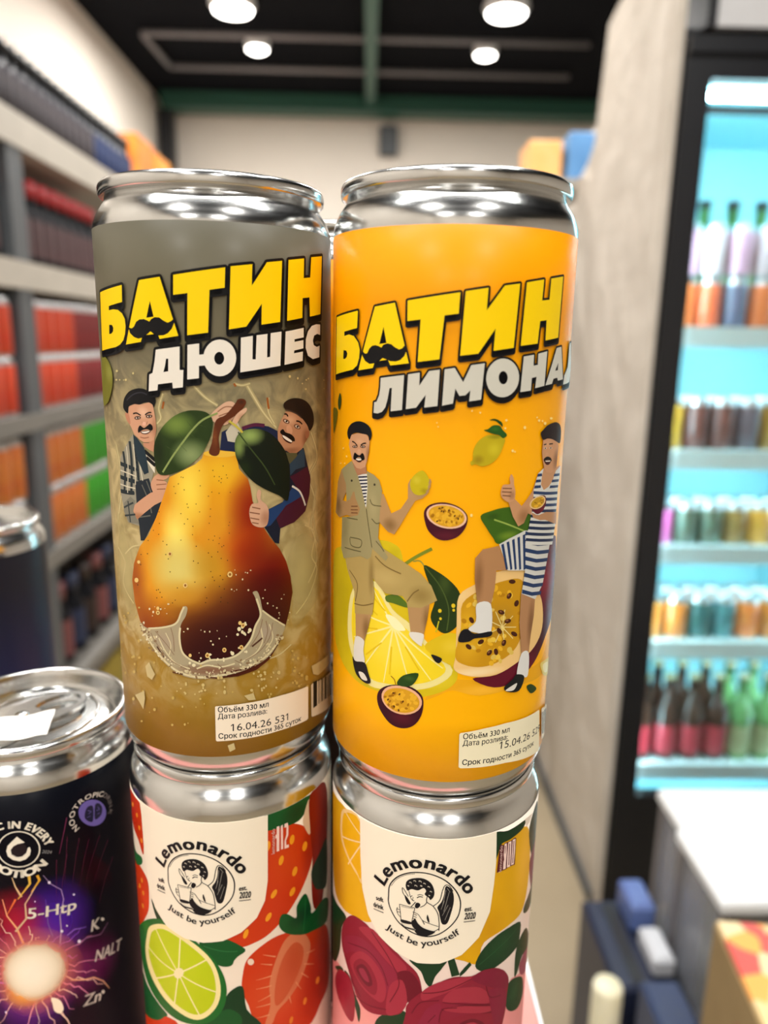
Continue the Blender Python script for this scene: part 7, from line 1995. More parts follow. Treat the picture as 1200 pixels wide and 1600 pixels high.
(25,'E',(236,226,240),[[1873,9817,29,-15,-2,-35]]),
(25,'E',(236,226,240),[[1903,8197,46,-27,-5,-57]]),
(25,'E',(236,226,240),[[1467,8773,38,-17,-3,-47]]),
(25,'E',(236,226,240),[[-263,6314,29,2,-4,-35]]),
(26,'p',[(250,170,120,0.0),('R',649,7654,1393,1617,252,140,110,0.9,0.9),('R',312,6940,696,587,250,170,60,0.7,1),('R',651,7675,934,1071,255,226,180,1.0,0.7)],[[2010,7071,1974,6838,1903,6633,1801,6458,1670,6315,1515,6206,1340,6128,1148,6081,945,6061,734,6069,517,6101,300,6156,87,6232,-120,6329,-314,6447,-490,6587,-641,6748,-761,6933,-842,7143,-878,7375,-868,7626,-812,7887,-715,8151,-583,8404,-424,8637,-245,8839,-51,9003,152,9124,360,9198,570,9223,778,9197,982,9122,1177,9000,1361,8834,1530,8631,1680,8397,1806,8140,1906,7869,1975,7594,2010,7325]]),
(27,'p',[(255,236,196,0.0),('R',649,7654,887,1009,255,240,200,1.0,0.4),('R',649,7654,777,884,255,247,224,1.0,0.4)],[[1555,7314,1576,7159,1466,7096,1352,7050,1314,6944,1273,6865,1191,6768,1124,6647,1052,6675,920,6752,776,6682,669,6634,565,6666,446,6680,336,6773,216,6899,113,6877,76,6878,15,7026,-121,7155,-224,7245,-251,7364,-295,7460,-300,7575,-203,7724,-138,7843,-191,7972,-216,8106,-121,8221,-10,8342,77,8402,197,8416,329,8546,411,8670,487,8630,604,8585,727,8582,832,8531,939,8524,1030,8524,1123,8356,1260,8158,1361,8095,1372,8028,1388,7900,1442,7762,1460,7615,1475,7473]]),
(28,'p',(255,240,210),[[1029,6636,1242,6464,1314,6129,1207,6006,1072,6149,1041,6376]])]),
('lettering','white print about contents',[
(29,'T',(240,234,216),[[623,9464,1905,9312]],'5-Htp',336,0.018),
(30,'T',(214,206,194),[[2250,8318,2510,8269]],'K',360,0.02),
(31,'E',(214,206,194),[[2638,8497,54,-39,-4,-57]]),
(32,'T',(214,206,194),[[2286,7229,3172,6993]],'NALT',359,0.02),
(33,'T',(214,206,194),[[1835,5903,2359,5774]],'Zn',367,0.02),
(34,'E',(214,206,194),[[2462,6005,49,-39,-5,-67]])]),
('round_mark','white ring emblem with droplet and circular slogan',[
(35,'s',(240,234,216),[[1117,11608,1099,11505,1059,11411,1005,11328,934,11260,849,11209,754,11177,655,11166,551,11172,447,11198,351,11239,261,11299,185,11374,125,11463,85,11561,60,11665,62,11772,82,11879,126,11981,185,12074,260,12154,348,12217,445,12259,545,12275,648,12271,748,12242,841,12194,926,12123,998,12035,1055,11935,1093,11828,1117,11717,1117,11608]],0.34,0.34),
(36,'p',(34,24,30),[[804,11687,788,11621,753,11566,702,11527,640,11506,574,11506,510,11526,453,11565,410,11619,384,11684,380,11753,397,11820,433,11878,485,11921,547,11944,613,11945,677,11924,733,11881,775,11824,800,11757]]),
(37,'P',(240,234,216),[[591,12125,770,11909,585,11890,475,11835,397,11733,407,11584,518,11484,668,11490,780,11580,832,11737,882,11737,899,11628,861,11488,748,11381,596,11345,422,11414,305,11538,279,11707,330,11869,444,11987]]),
(38,'s',(200,190,180),[[422,11582,578,11475,745,11520]],0.1,0.1),
(39,'A',(240,234,216),[[-496,11888,-296,12129,-17,12306,177,12371,362,12399,540,12393,743,12346,911,12252,1073,12083,1191,11900,1280,11648]],'MAGIC IN EVERY',209,0.05),
(40,'A',(240,234,216),[[-180,11210,-14,11083,225,10945,461,10846,731,10831,1038,10933,1297,11106]],'POTION',231,0.05),
(41,'T',(150,150,150),[[1159,11476,1391,11376]],'2024',95,0.0)]),
('round_mark','violet brain badge with curved lettering',[
(42,'E',(110,98,176),[[2616,12125,398,-48,142,-474]]),
(43,'p',(30,30,58),[[2625,12331,2466,12397,2374,12255,2369,12067,2515,11881,2598,11904]]),
(44,'p',(30,30,58),[[2692,12332,2816,12327,2906,12152,2890,11967,2779,11878,2651,11913]]),
(45,'s',(110,98,176),[[2457,12287,2558,12195,2466,12169]],0.14,0.14),
(46,'s',(110,98,176),[[2423,12077,2531,12076]],0.14,0.14),
(47,'s',(110,98,176),[[2769,12231,2819,12125,2723,12142]],0.14,0.14),
(48,'s',(110,98,176),[[2732,12021,2829,12003]],0.14,0.14),
(49,'A',(222,216,206),[[2198,11850,2083,12078,2073,12290,2182,12502,2361,12621,2611,12617,2969,12462]],'NOOTROPIC',145,0.02),
(50,'A',(126,118,116),[[2942,12478,3083,12299,3140,12089,3149,11888,3064,11831]],'DRINK',126,0.01)]),
],
}

# ---------------------------------------------------------------- materials
M_CREAM = pm('cream_plaster', (224, 215, 204), 0.85, noise=0.03, scale=3, bump=0.05)
M_ROUGH = pm('rough_plaster', (222, 212, 200), 0.9, scale=9, bump=1.0, col2=(190, 180, 166))
M_FLOOR = pm('beige_floor', (176, 160, 134), 0.45, scale=2.5, col2=(154, 138, 112))
M_CEIL = pm('dark_ceiling', (7, 8, 14), 0.95, noise=0.05, spec=0.1)
M_GREEN = pm('green_paint', (36, 82, 68), 0.5)
M_PIPE = pm('grey_conduit', (120, 116, 118), 0.5)
M_BLACKM = pm('black_metal', (16, 18, 24), 0.4)
M_RACK = pm('grey_rack_paint', (78, 82, 86), 0.5, scale=12)
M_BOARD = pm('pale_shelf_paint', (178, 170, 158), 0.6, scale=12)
M_BOARD_SHADED = pm('shaded_shelf_paint', (118, 114, 108), 0.6, scale=12)  # darker copy of the pale shelf paint, shade put into the colour
M_WHITE = pm('white_plastic', (238, 240, 242), 0.4, noise=0.02)
M_LAMP = pm('lamp_glass', (255, 250, 242), 0.4, noise=0.0, emit=14.0)
M_LED = pm('led_strip', (208, 246, 255), 0.4, noise=0.0, emit=LED_STRENGTH)
M_FRIDGE_IN = pm('fridge_lining', (176, 232, 242), 0.4, noise=0.02)
M_FSHELF = pm('fridge_shelf', (226, 242, 242), 0.35, noise=0.02)
M_PINK = pm('pink_board', (226, 150, 140), 0.5, noise=0.04, scale=60)

def metal_material(name, col, r0, r1):
    m = bpy.data.materials.new(name)
    m.use_nodes = True
    nt = m.node_tree
    b = nt.nodes['Principled BSDF']
    b.inputs['Base Color'].default_value = (*lin(col), 1)
    b.inputs['Metallic'].default_value = 1.0
    tc = nt.nodes.new('ShaderNodeTexCoord')
    mp = nt.nodes.new('ShaderNodeMapping')
    mp.inputs['Scale'].default_value = (60, 60, 1400)
    nz = nt.nodes.new('ShaderNodeTexNoise')
    nz.inputs['Scale'].default_value = 1.0
    nz.inputs['Detail'].default_value = 3
    mr = nt.nodes.new('ShaderNodeMapRange')
    mr.inputs['To Min'].default_value = r0
    mr.inputs['To Max'].default_value = r1
    nt.links.new(tc.outputs['Object'], mp.inputs['Vector'])
    nt.links.new(mp.outputs['Vector'], nz.inputs['Vector'])
    nt.links.new(nz.outputs['Fac'], mr.inputs['Value'])
    nt.links.new(mr.outputs['Result'], b.inputs['Roughness'])
    bp = nt.nodes.new('ShaderNodeBump')
    bp.inputs['Strength'].default_value = 0.04
    bp.inputs['Distance'].default_value = 0.0004
    nt.links.new(nz.outputs['Fac'], bp.inputs['Height'])
    nt.links.new(bp.outputs['Normal'], b.inputs['Normal'])
    return m
M_ALU = metal_material('brushed_aluminium', (208, 208, 206), 0.12, 0.25)
M_TIN = pm('dull_tin', (205, 206, 208), 0.3, metal=1.0, noise=0.04)

def label_material(name, stops, swirl=None, swirl_amt=0.0, coat=0.07):
    """Satin printed wrap: colour runs up the can in printed bands, with a printed noise swirl."""
    m = bpy.data.materials.new(name)
    m.use_nodes = True
    nt = m.node_tree
    b = nt.nodes['Principled BSDF']
    tc = nt.nodes.new('ShaderNodeTexCoord')
    sp = nt.nodes.new('ShaderNodeSeparateXYZ')
    nt.links.new(tc.outputs['Object'], sp.inputs['Vector'])
    mr = nt.nodes.new('ShaderNodeMapRange')
    mr.inputs['From Min'].default_value = 0.0
    mr.inputs['From Max'].default_value = 0.1459
    nt.links.new(sp.outputs['Z'], mr.inputs['Value'])
    cr = nt.nodes.new('ShaderNodeValToRGB')
    el = cr.color_ramp.elements
    while len(el) < len(stops):
        el.new(0.5)
    for e, (p, c) in zip(el, stops):
        e.position = p
        e.color = (*lin(c), 1)
    nt.links.new(mr.outputs['Result'], cr.inputs['Fac'])
    out = cr.outputs['Color']
    if swirl:
        nz = nt.nodes.new('ShaderNodeTexNoise')
        nz.inputs['Scale'].default_value = 130
        nz.inputs['Detail'].default_value = 8
        nz.inputs['Distortion'].default_value = 1.6
        nt.links.new(tc.outputs['Object'], nz.inputs['Vector'])
        band = nt.nodes.new('ShaderNodeValToRGB')
        be = band.color_ramp.elements
        be[0].position, be[0].color = 0.12, (0, 0, 0, 1)
        be[1].position, be[1].color = 0.30, (1, 1, 1, 1)
        for p, v in ((0.58, 1.0), (0.74, 0.0)):
            q = be.new(p); q.color = (v, v, v, 1)
        nt.links.new(mr.outputs['Result'], band.inputs['Fac'])
        rp = nt.nodes.new('ShaderNodeMapRange')
        rp.inputs['From Min'].default_value = 0.42
        rp.inputs['From Max'].default_value = 0.62
        rp.inputs['To Max'].default_value = swirl_amt
        nt.links.new(nz.outputs['Fac'], rp.inputs['Value'])
        mu = nt.nodes.new('ShaderNodeMath'); mu.operation = 'MULTIPLY'
        nt.links.new(rp.outputs['Result'], mu.inputs[0])
        nt.links.new(band.outputs['Color'], mu.inputs[1])
        mx = nt.nodes.new('ShaderNodeMix'); mx.data_type = 'RGBA'
        mx.inputs[7].default_value = (*lin(swirl), 1)
        nt.links.new(out, mx.inputs[6])
        nt.links.new(mu.outputs['Value'], mx.inputs[0])
        out = mx.outputs[2]
    nt.links.new(out, b.inputs['Base Color'])
    b.inputs['Roughness'].default_value = 0.38
    b.inputs['Coat Weight'].default_value = coat
    b.inputs['Coat Roughness'].default_value = 0.28
    b.inputs['Specular IOR Level'].default_value = 0.16
    return m
L_PEAR = label_material('olive_gold_wrap', [(0.05, (150, 112, 26)), (0.22, (164, 128, 46)), (0.34, (170, 146, 88)), (0.55, (156, 142, 102)), (0.72, (116, 109, 86)), (0.95, (88, 84, 71))], (208, 190, 138), 0.8)
L_LEMON = label_material('amber_yellow_wrap', [(0.05, (255, 184, 0)), (0.6, (255, 178, 0)), (0.95, (242, 146, 0))])
L_CREAM = label_material('cream_wrap', [(0.3, (240, 226, 206)), (0.9, (244, 232, 212))])
L_ROSE = label_material('pale_rose_wrap', [(0.3, (236, 170, 164)), (0.5, (240, 214, 204)), (0.9, (242, 228, 212))])
L_NAVY = label_material('navy_wrap', [(0.3, (14, 6, 20)), (0.9, (4, 6, 16))])
L_NAVY.node_tree.nodes['Principled BSDF'].inputs['Specular IOR Level'].default_value = 0.08

# ---------------------------------------------------------------- room
struct(box('floor', -3.2, 3.2, -3.0, 5.4, -0.05, 0.0, M_FLOOR))
struct(box('ceiling', -3.2, 3.2, -3.0, 5.4, 2.92, 2.98, M_CEIL))
struct(box('wall_left', -1.45, -1.35, -3.0, 5.3, 0.0, 2.92, M_CREAM))
struct(box('wall_far', -1.45, 3.2, 5.3, 5.4, 0.0, 2.92, M_CREAM))
struct(box('wall_behind', -1.45, 3.2, -3.1, -3.0, 0.0, 2.92, M_CREAM))
struct(box('wall_right', 3.1, 3.2, -3.0, 5.3, 0.0, 2.92, M_CREAM))

def partition():
    """Rough plastered partition with a ragged top edge, stepping down away from the camera."""
    rnd = random.Random(3)
    ys = [1.66, 1.72, 1.78, 1.84, 1.9, 1.96, 2.02, 2.08, 2.14, 2.2, 2.26, 2.31, 2.36]
    tops = [2.32, 2.32, 2.31, 2.31, 2.30, 2.30, 2.29, 2.27, 2.24, 1.97, 1.94, 1.93, 1.92]
    zs = [0.0] + [0.1 * k for k in range(1, 20)]
    v, f = [], []
    rows = len(zs) + 1
    for i, (y, t) in enumerate(zip(ys, tops)):
        for k in range(rows):
            z = zs[k] if k < len(zs) else t + rnd.uniform(-.012, .012)
            v.append((0.616 + (rnd.uniform(-.005, .005) if k else 0), y, z))
    n = len(ys) * rows
    for i in range(len(ys)):
        for k in range(rows):
            x, y, z = v[i * rows + k]
            v.append((0.633, y, z))
    for i in range(len(ys) - 1):
        for k in range(rows - 1):
            a = i * rows + k
            f.append((a, a + 1, a + rows + 1, a + rows))
            f.append((n + a, n + a + rows, n + a + rows + 1, n + a + 1))
        a = i * rows + rows - 1
        f.append((a, n + a, n + a + rows, a + rows))
    for k in range(rows - 1):
        f.append((k, n + k, n + k + 1, k + 1))
        a = (len(ys) - 1) * rows + k
        f.append((a, a + 1, n + a + 1, n + a))
    return struct(mesh_obj('wall_partition', v, f, M_ROUGH))
partition()
struct(box('wall_recess', 0.72, 0.80, 2.38, 3.9, 0.0, 2.12, M_ROUGH))
struct(box('shadow_strip_partition', 0.600, 0.609, 1.67, 2.36, 0.0, 0.03, M_RACK))  # dark strip standing in for the shadow line along the wall foot
struct(box('trim_1', -1.3, 1.6, 5.05, 5.22, 2.83, 2.92, M_GREEN))
struct(box('trim_2', -0.03, 0.03, 1.0, 5.05, 2.86, 2.92, M_GREEN))
struct(box('trim_3', -1.33, -1.24, 5.1, 5.19, 0.0, 2.83, M_BLACKM))

for y, x0, x1 in ((4.07, -1.12, 1.08), (4.53, -1.10, 1.10)):
    o = MB().tube([(x0, y, 2.885), (x1, y, 2.885)], 0.014).build('ceiling_conduit', M_PIPE)
    tag(o, 'grey conduit running across the dark ceiling, %s green beam' % ('farther from the' if y < 4.3 else 'closest to the'), 'conduit', 'ceiling conduits')
o = MB().tube([(-1.12, 4.09, 2.885), (-1.10, 4.51, 2.885)], 0.014).build('ceiling_conduit', M_PIPE)
tag(o, 'short grey conduit joining the two cross conduits near the left wall', 'conduit', 'ceiling conduits')

def ceiling_lamp(x, y, label, r=0.085, watts=1.0, grp=None):
    t = thing('ceiling_lamp', label, 'lamp', (x, y, 2.92), 0, grp)
    MB().lathe([(0.02, 0.0), (r * 1.15, -0.004), (r * 1.2, -0.03), (r * 1.02, -0.05)], 24).build('housing', M_WHITE, t)
    MB().lathe([(r, -0.045), (r * .96, -0.056), (r * .6, -0.064), (0.001, -0.066)], 24).build('diffuser', M_LAMP, t)
    ld = bpy.data.lights.new('lamp_light', 'AREA')
    ld.shape = 'DISK'
    ld.size = r * 2
    ld.energy = LAMP_WATTS * watts
    ld.color = (1.0, 0.975, 0.93)
    lo = bpy.data.objects.new('lamp_light', ld)
    COL.objects.link(lo)
    lo.parent = t
    lo.location = (0, 0, -0.072)
    return t
ceiling_lamp(-0.62, 3.74, 'bright round ceiling lamp above the left aisle side', watts=1.4)
ceiling_lamp(0.60, 3.70, 'bright round ceiling lamp towards the plaster partition', watts=1.4)
ceiling_lamp(-0.577, 4.20, 'dimmer small ceiling lamp left, just beyond the conduit', 0.05, 0.3)
ceiling_lamp(0.583, 4.20, 'dimmer small ceiling lamp right, just beyond the conduit', 0.05, 0.3)
for y, k in ((2.2, 1.1), (0.7, 0.3), (-0.8, 0.4), (-2.2, 0.7)):
    for x in (-0.62, 0.62):
        ceiling_lamp(x, y, '%s round ceiling lamp outside the picture, %s' % ('left' if x < 0 else 'right', {2.2: 'above the fridge', 0.7: 'above the can stacks', -0.8: 'just behind the viewer', -2.2: 'far behind the viewer'}[y]), 0.085, k, 'ceiling lamps above and behind the viewer')

def added_lamp(y, label, watts):  # unseen lamp added so the can necks reflect something bright
    t = thing('added_ceiling_lamp', label, 'lamp', (0.0, y, 2.92))
    box('housing', -1.0, 1.0, -0.10, 0.10, -0.05, 0.0, M_WHITE, t)
    box('diffuser', -0.98, 0.98, -0.085, 0.085, -0.058, -0.05, M_LAMP, t)
    ld = bpy.data.lights.new('lamp_light', 'AREA')
    ld.shape = 'RECTANGLE'
    ld.size, ld.size_y = 1.96, 0.17
    ld.energy = watts
    ld.color = (0.93, 0.97, 1.0)
    lo = bpy.data.objects.new('lamp_light', ld)
    COL.objects.link(lo)
    lo.parent = t
    lo.location = (0, 0, -0.064)
added_lamp(0.02, 'added long white lamp straight above the viewer, out of view', 16.0)

o = MB().box(0.06, 0.18, 5.22, 5.298, 2.62, 2.80, 0, 0.01).build('wall_speaker', M_RACK)
tag(o, 'small dark box mounted high on the far wall', 'speaker')

# ---------------------------------------------------------------- drinks cans in front
T = lambda z: z * 1e-3
BODY = [(0.0, 9.0), (12.0, 7.5), (18.0, 4.0), (21.0, 1.0), (22.6, 0.15), (23.4, 0.0), (24.2, 0.35), (25.2, 1.0), (26.4, 2.0), (27.5, 3.4), (28.3, 4.9), (28.75, 6.3), (28.9, 7.6),
        (28.9, 40.0), (28.9, 90.0), (28.9, 134.6), (28.85, 135.6), (28.65, 136.6), (28.2, 137.9), (27.6, 139.1), (26.8, 140.3), (26.1, 141.3), (25.75, 142.2), (25.7, 142.9)]
LID = [(25.75, 142.6), (26.6, 142.75), (27.05, 143.05), (27.2, 143.5), (27.2, 144.8), (27.0, 145.4), (26.6, 145.8), (26.1, 145.9), (25.6, 145.75), (25.3, 145.3),
       (25.0, 143.5), (24.2, 141.0), (23.8, 139.6), (23.3, 139.1), (22.7, 139.4), (22.4, 140.2), (21.9, 140.7), (20.5, 140.9), (10.0, 140.9), (0.01, 140.9)]
def mm(p): return [(r * 1e-3, z * 1e-3) for r, z in p]

def pull_tab(parent, ang):
    m = MB()
    def plate(outer, z0, z1):
        n = len(m.v); k = len(outer)
        for z in (z0, z1):
            m.v += [(x, y, z) for x, y in outer]
        m.f.append(tuple(n + i for i in range(k - 1, -1, -1))); m.f.append(tuple(n + k + i for i in range(k)))
        m.m += [0, 0]; m.s += [False, False]
        for i in range(k):
            j = (i + 1) % k
            m.f.append((n + i, n + j, n + k + j, n + k + i)); m.m.append(0); m.s.append(False)
    z = 0.1409
    # ring of the tab, with the finger hole left open
    def oval(rx, ry, cx, n=28): return [(cx + rx * math.cos(2 * PI * i / n), ry * math.sin(2 * PI * i / n)) for i in range(n)]
    a, b = oval(0.0125, 0.0082, 0.004), oval(0.0072, 0.0050, 0.0078)
    n0 = len(m.v); k = 28
    for zz in (z + .0011, z + .0024):
        for ring in (a, b):
            m.v += [(x, y, zz) for x, y in ring]
    for i in range(k):
        j = (i + 1) % k
        for q in ((n0 + i, n0 + j, n0 + k + j, n0 + k + i), (n0 + 2 * k + i, n0 + 3 * k + i, n0 + 3 * k + j, n0 + 2 * k + j), (n0 + i, n0 + 2 * k + i, n0 + 2 * k + j, n0 + j), (n0 + k + i, n0 + k + j, n0 + 3 * k + j, n0 + 3 * k + i)):
            m.f.append(q); m.m.append(0); m.s.append(False)
    plate([(0.0052 * math.cos(t) - .0035, 0.0048 * math.sin(t)) for t in [2 * PI * i / 20 for i in range(20)]], z + .0002, z + .0030)
    m.lathe([(0.0019, z), (0.0019, z + .0034), (0.0001, z + .0037)], 16, cx=-0.0035)
    o = m.build('pull_tab', M_ALU, parent)
    o.rotation_euler = (0, 0, ang)
    # scored mouth outline pressed into the lid
    s = MB()
    s.tube([(-0.0125 + .0078 * math.cos(t), .0085 * math.sin(t), z + .0002) for t in [2 * PI * i / 30 for i in range(31)]], 0.00035, 6)
    s.tube([(0.019 * math.cos(t), .0165 * math.sin(t), z + .0002) for t in [2 * PI * i / 40 for i in range(41)]], 0.00045, 6)
    so = s.build('score_line', M_ALU, parent)
    so.rotation_euler = (0, 0, ang)
    return o

_shared = {}
def drink_can(label, loc, wrap, zlo, zhi, art=None, tab=None, cat='can'):
    t = thing('drink_can', label, cat, loc)
    if 'shell' not in _shared:
        a = MB().lathe(mm(BODY), 128).build('shell', M_ALU, t)
        b = MB().lathe(mm(LID), 128).build('lid', M_ALU, t)
        _shared['shell'], _shared['lid'] = a.data, b.data
    else:
        a = bpy.data.objects.new('shell', _shared['shell']); b = bpy.data.objects.new('lid', _shared['lid'])
        for q in (a, b):
            COL.objects.link(q); q.parent = t
    if tab is not None:
        pull_tab(b, tab)
    R = CAN_R + 12e-6
    w = MB().lathe([(CAN_R - 1e-5, zlo), (R, zlo + 1e-5)] + [(R, zlo + (zhi - zlo) * k / 8) for k in range(1, 8)] + [(R, zhi - 1e-5), (CAN_R - 1e-5, zhi)], 320).build('label_wrap', wrap, t)
    if art:
        for name, lab, prims in ART[art]:
            print_mesh(name, prims, w, lab, zlo, zhi)
    return t

ZU = 1.45 - 0.11115
ZL = 1.45 - 0.25555
PUL, PUR, PNV = (-0.03855, 0.19706), (0.02041, 0.18719), (-0.10046, 0.20743)
drink_can('tall olive gold can with a large pear, stacked on the strawberry can', (*PUL, ZU), L_PEAR, 0.0080, 0.1352, 'pear', 0.6)
drink_can('tall amber yellow lemonade can stacked on the rose can', (*PUR, ZU), L_LEMON, 0.0075, 0.1341, 'lemonade', 1.9)
drink_can('cream can printed with strawberries and a lime, under the pear can', (*PUL, ZL), L_CREAM, 0.0080, 0.1335, 'strawberry')
drink_can('cream and pink can printed with lemons and roses, under the yellow can', (*PUR, ZL), L_ROSE, 0.0080, 0.1362, 'rose')
nv = drink_can('dark navy can with a glowing burst and stickered lid', (*PNV, ZL), L_NAVY, 0.0080, 0.1340, 'navy', 0.9)
# paper sticker lying across the tab of the navy can
M_PAPER = pm('sticker_paper', (246, 242, 236), 0.7, noise=0.015, scale=200)
def sticker():
    v, f = [], []
    nx, ny = 12, 6
    for k in range(2):
        for i in range(nx + 1):
            for j in range(ny + 1):
                x, y = (i / nx - .5) * .0185, (j / ny - .5) * .0105
                z = 0.0004 * math.sin(i * .7) + (0.0009 * (i / nx) if j == ny else 0) - 0.0012 * abs(j / ny - .6) + k * .00018
                v.append((x, y, z))
    N = (nx + 1) * (ny + 1)
    for i in range(nx):
        for j in range(ny):
            a = i * (ny + 1) + j
            f.append((a, a + 1, a + ny + 2, a + ny + 1))
            f.append((N + a, N + a + ny + 1, N + a + ny + 2, N + a + 1))
    o = mesh_obj('lid_sticker', v, f, M_PAPER, None, smooth=True)
    return o
lid = [c for c in nv.children if c.name.startswith('lid')][0]
st = sticker()
st.parent = lid
st['label'] = 'small white paper sticker'
st.location = (0.0005, -0.0112, 0.1449)
st.rotation_euler = (0.12, -0.06, 0.14)

L_PLAIN_Y = L_LEMON
drink_can('yellow can at the back, a sliver seen between the two front stacks', (-0.0075, 0.262, ZU), L_PLAIN_Y, 0.0075, 0.1341)
L_DARK = label_material('dark_brown_wrap', [(0.3, (40, 22, 14)), (0.9, (30, 18, 12))])
drink_can('dark brown can supporting the yellow can at the back', (-0.0075, 0.262, ZL), L_DARK, 0.0080, 0.1341)
# tall half-litre can further left
def big_can(label, loc, wrap):
    t = thing('drink_can', label, 'can', loc)
    sc = [(r * 1.14, z) for r, z in BODY]
    sh = [(r, z if z < 50 else z + 22.0) for r, z in sc]
    MB().lathe(mm(sh), 64).build('shell', M_ALU, t)
    l = MB().lathe(mm([(r * 1.14, z + 22.0) for r, z in LID]), 64).build('lid', M_ALU, t)
    R = 0.0289 * 1.14 + 2e-5
    MB().lathe([(R, 0.010), (R, 0.05), (R, 0.10), (R, 0.155)], 96).build('label_wrap', wrap, t)
    return t
L_BLUE = label_material('deep_blue_wrap', [(0.05, (24, 34, 66)), (0.45, (46, 58, 130)), (0.55, (28, 36, 70)), (0.95, (30, 32, 40))])
big_can('tall dark blue can with a silver lid at the left edge', (-0.192, 0.352, ZL), L_BLUE)

# the display board they stand on
st = thing('display_stand', 'pink topped display stand with white edge carrying the cans', 'stand', (0, 0, 0))
box('top_board', -0.46, 0.0688, 0.11, 0.44, ZL - 0.018, ZL, M_PINK, st)
box('edge_strip', 0.0688, 0.0702, 0.11, 0.44, ZL - 0.018, ZL + 0.0005, M_WHITE, st)
box('cabinet', -0.45, 0.055, 0.12, 0.40, 0.0, ZL - 0.018, M_WHITE, st)

# ---------------------------------------------------------------- left shelving rack
def rack(label, x0, x1, y0, y1, tops, thick, posts_y, top_z, name='shelving_rack'):
    t = thing(name, label, 'shelf rack', (x0, y0, 0))
    for py in posts_y:
        for px in (x0, x1 - 0.04):
            box('post', px - x0, px - x0 + 0.04, py - y0, py - y0 + 0.075, 0.0, top_z, M_RACK, t)
    for z, th in zip(tops, thick):
        box('shelf_board', 0.005, x1 - x0 + 0.004, 0.002, y1 - y0, z - th, z, M_BOARD if z > 1.3 else M_BOARD_SHADED, t)  # lower boards take the shaded copy of the same paint
    box('back_panel', -0.012, 0.0, 0.0, y1 - y0, 0.05, top_z, M_BLACKM, t)  # black sheet added to paint the deep shade between the boards
    return t
SH = [1.935, 1.612, 1.262, 0.910, 0.52, 0.14]
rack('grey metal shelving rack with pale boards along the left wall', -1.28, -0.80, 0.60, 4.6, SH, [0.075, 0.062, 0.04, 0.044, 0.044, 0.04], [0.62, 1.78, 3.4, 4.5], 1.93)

def can_mesh(name, mats, r=0.033, h=0.125):
    p = [(r * .82, 0.0), (r, h * .06), (r, h * .88), (r * .86, h * .965), (r * .86, h), (r * .78, h), (r * .76, h * .975), (0.001, h * .975)]
    o = MB().lathe(p, 18, mis=[1, 0, 1, 1, 1, 1, 1]).build(name, mats)
    return o
def bottle_mesh(name, mats, r=0.03, h=0.2, neck=0.4, lab=(0.2, 0.5), cap=0.9):
    rn = r * neck
    hs = [0.0, h * .02, h * lab[0], h * lab[1], h * .58, h * .72, h * cap, h * cap, h]
    rs = [r * .9, r, r, r, r * .97, rn, rn, rn * 1.15, rn * 1.15]
    o = MB().lathe(list(zip(rs, hs)), 18, mis=[0, 0, 1, 0, 0, 0, 2, 2], close_top=True, close_bot=True).build(name, mats)
    return o
def place(src, x, y, z, label, cat, group, used, rz=0.0):
    if src.name in used:
        o = src.copy(); COL.objects.link(o)
    else:
        o = src; used.add(src.name)
    o.location = (x, y, z + 0.0005); o.rotation_euler = (0, 0, rz)
    return tag(o, label, cat, group)
USED = set()

ORD = ['first', 'second', 'third', 'fourth', 'fifth', 'sixth', 'seventh', 'eighth', 'ninth', 'tenth', 'eleventh', 'twelfth', 'thirteenth', 'fourteenth', 'fifteenth', 'sixteenth']
B_DARK = pm('dark_bottle_plastic', (16, 18, 26), 0.5, spec=0.2)
B_CAP = pm('black_cap', (14, 14, 16), 0.5)
B_BLUE = pm('blue_bottle_label', (22, 34, 68), 0.8, scale=60, col2=(34, 40, 60), spec=0.1)
B_TAN = pm('tan_bottle_label', (60, 52, 46), 0.8, scale=60, col2=(26, 28, 42), spec=0.1)
dark1 = bottle_mesh('dark_bottle', [B_DARK, B_TAN, B_CAP], 0.024, 0.165, 0.55, (.12, .62), .84)
dark2 = bottle_mesh('dark_bottle', [B_DARK, B_BLUE, B_CAP], 0.024, 0.165, 0.55, (.12, .62), .84)
for k in range(22):
    tan = k < 15
    n = k if tan else k - 15
    place(dark1 if tan else dark2, -0.845, 1.68 + k * 0.052, SH[0], '%s small %s labelled bottle from the %s of the top shelf row' % (ORD[n], 'tan' if tan else 'blue', 'near end' if tan else 'last tan one'), 'bottle', ('tan' if tan else 'blue') + ' labelled bottles in the top shelf row', USED)
cart_cols = [((226, 90, 44), (244, 170, 50)), ((240, 178, 60), (238, 120, 50)), ((214, 70, 60), (180, 60, 70))]
for k, (a, b) in enumerate(cart_cols):
    cm = pm('bright_carton_%d' % k, a, 0.5, scale=14, col2=b)
    o = MB().box(-0.09, 0.09, -0.10, 0.10, 0, (0.20, 0.19, 0.17)[k], 0, 0.004).build('snack_carton', cm)
    o.location = (-0.90, 2.92 + k * 0.24, SH[0] + 0.0005)
    tag(o, ['orange snack carton next to the dark bottles on the top shelf', 'yellow snack carton in the middle of the three on the top shelf', 'red snack carton farthest along the top shelf'][k], 'carton')

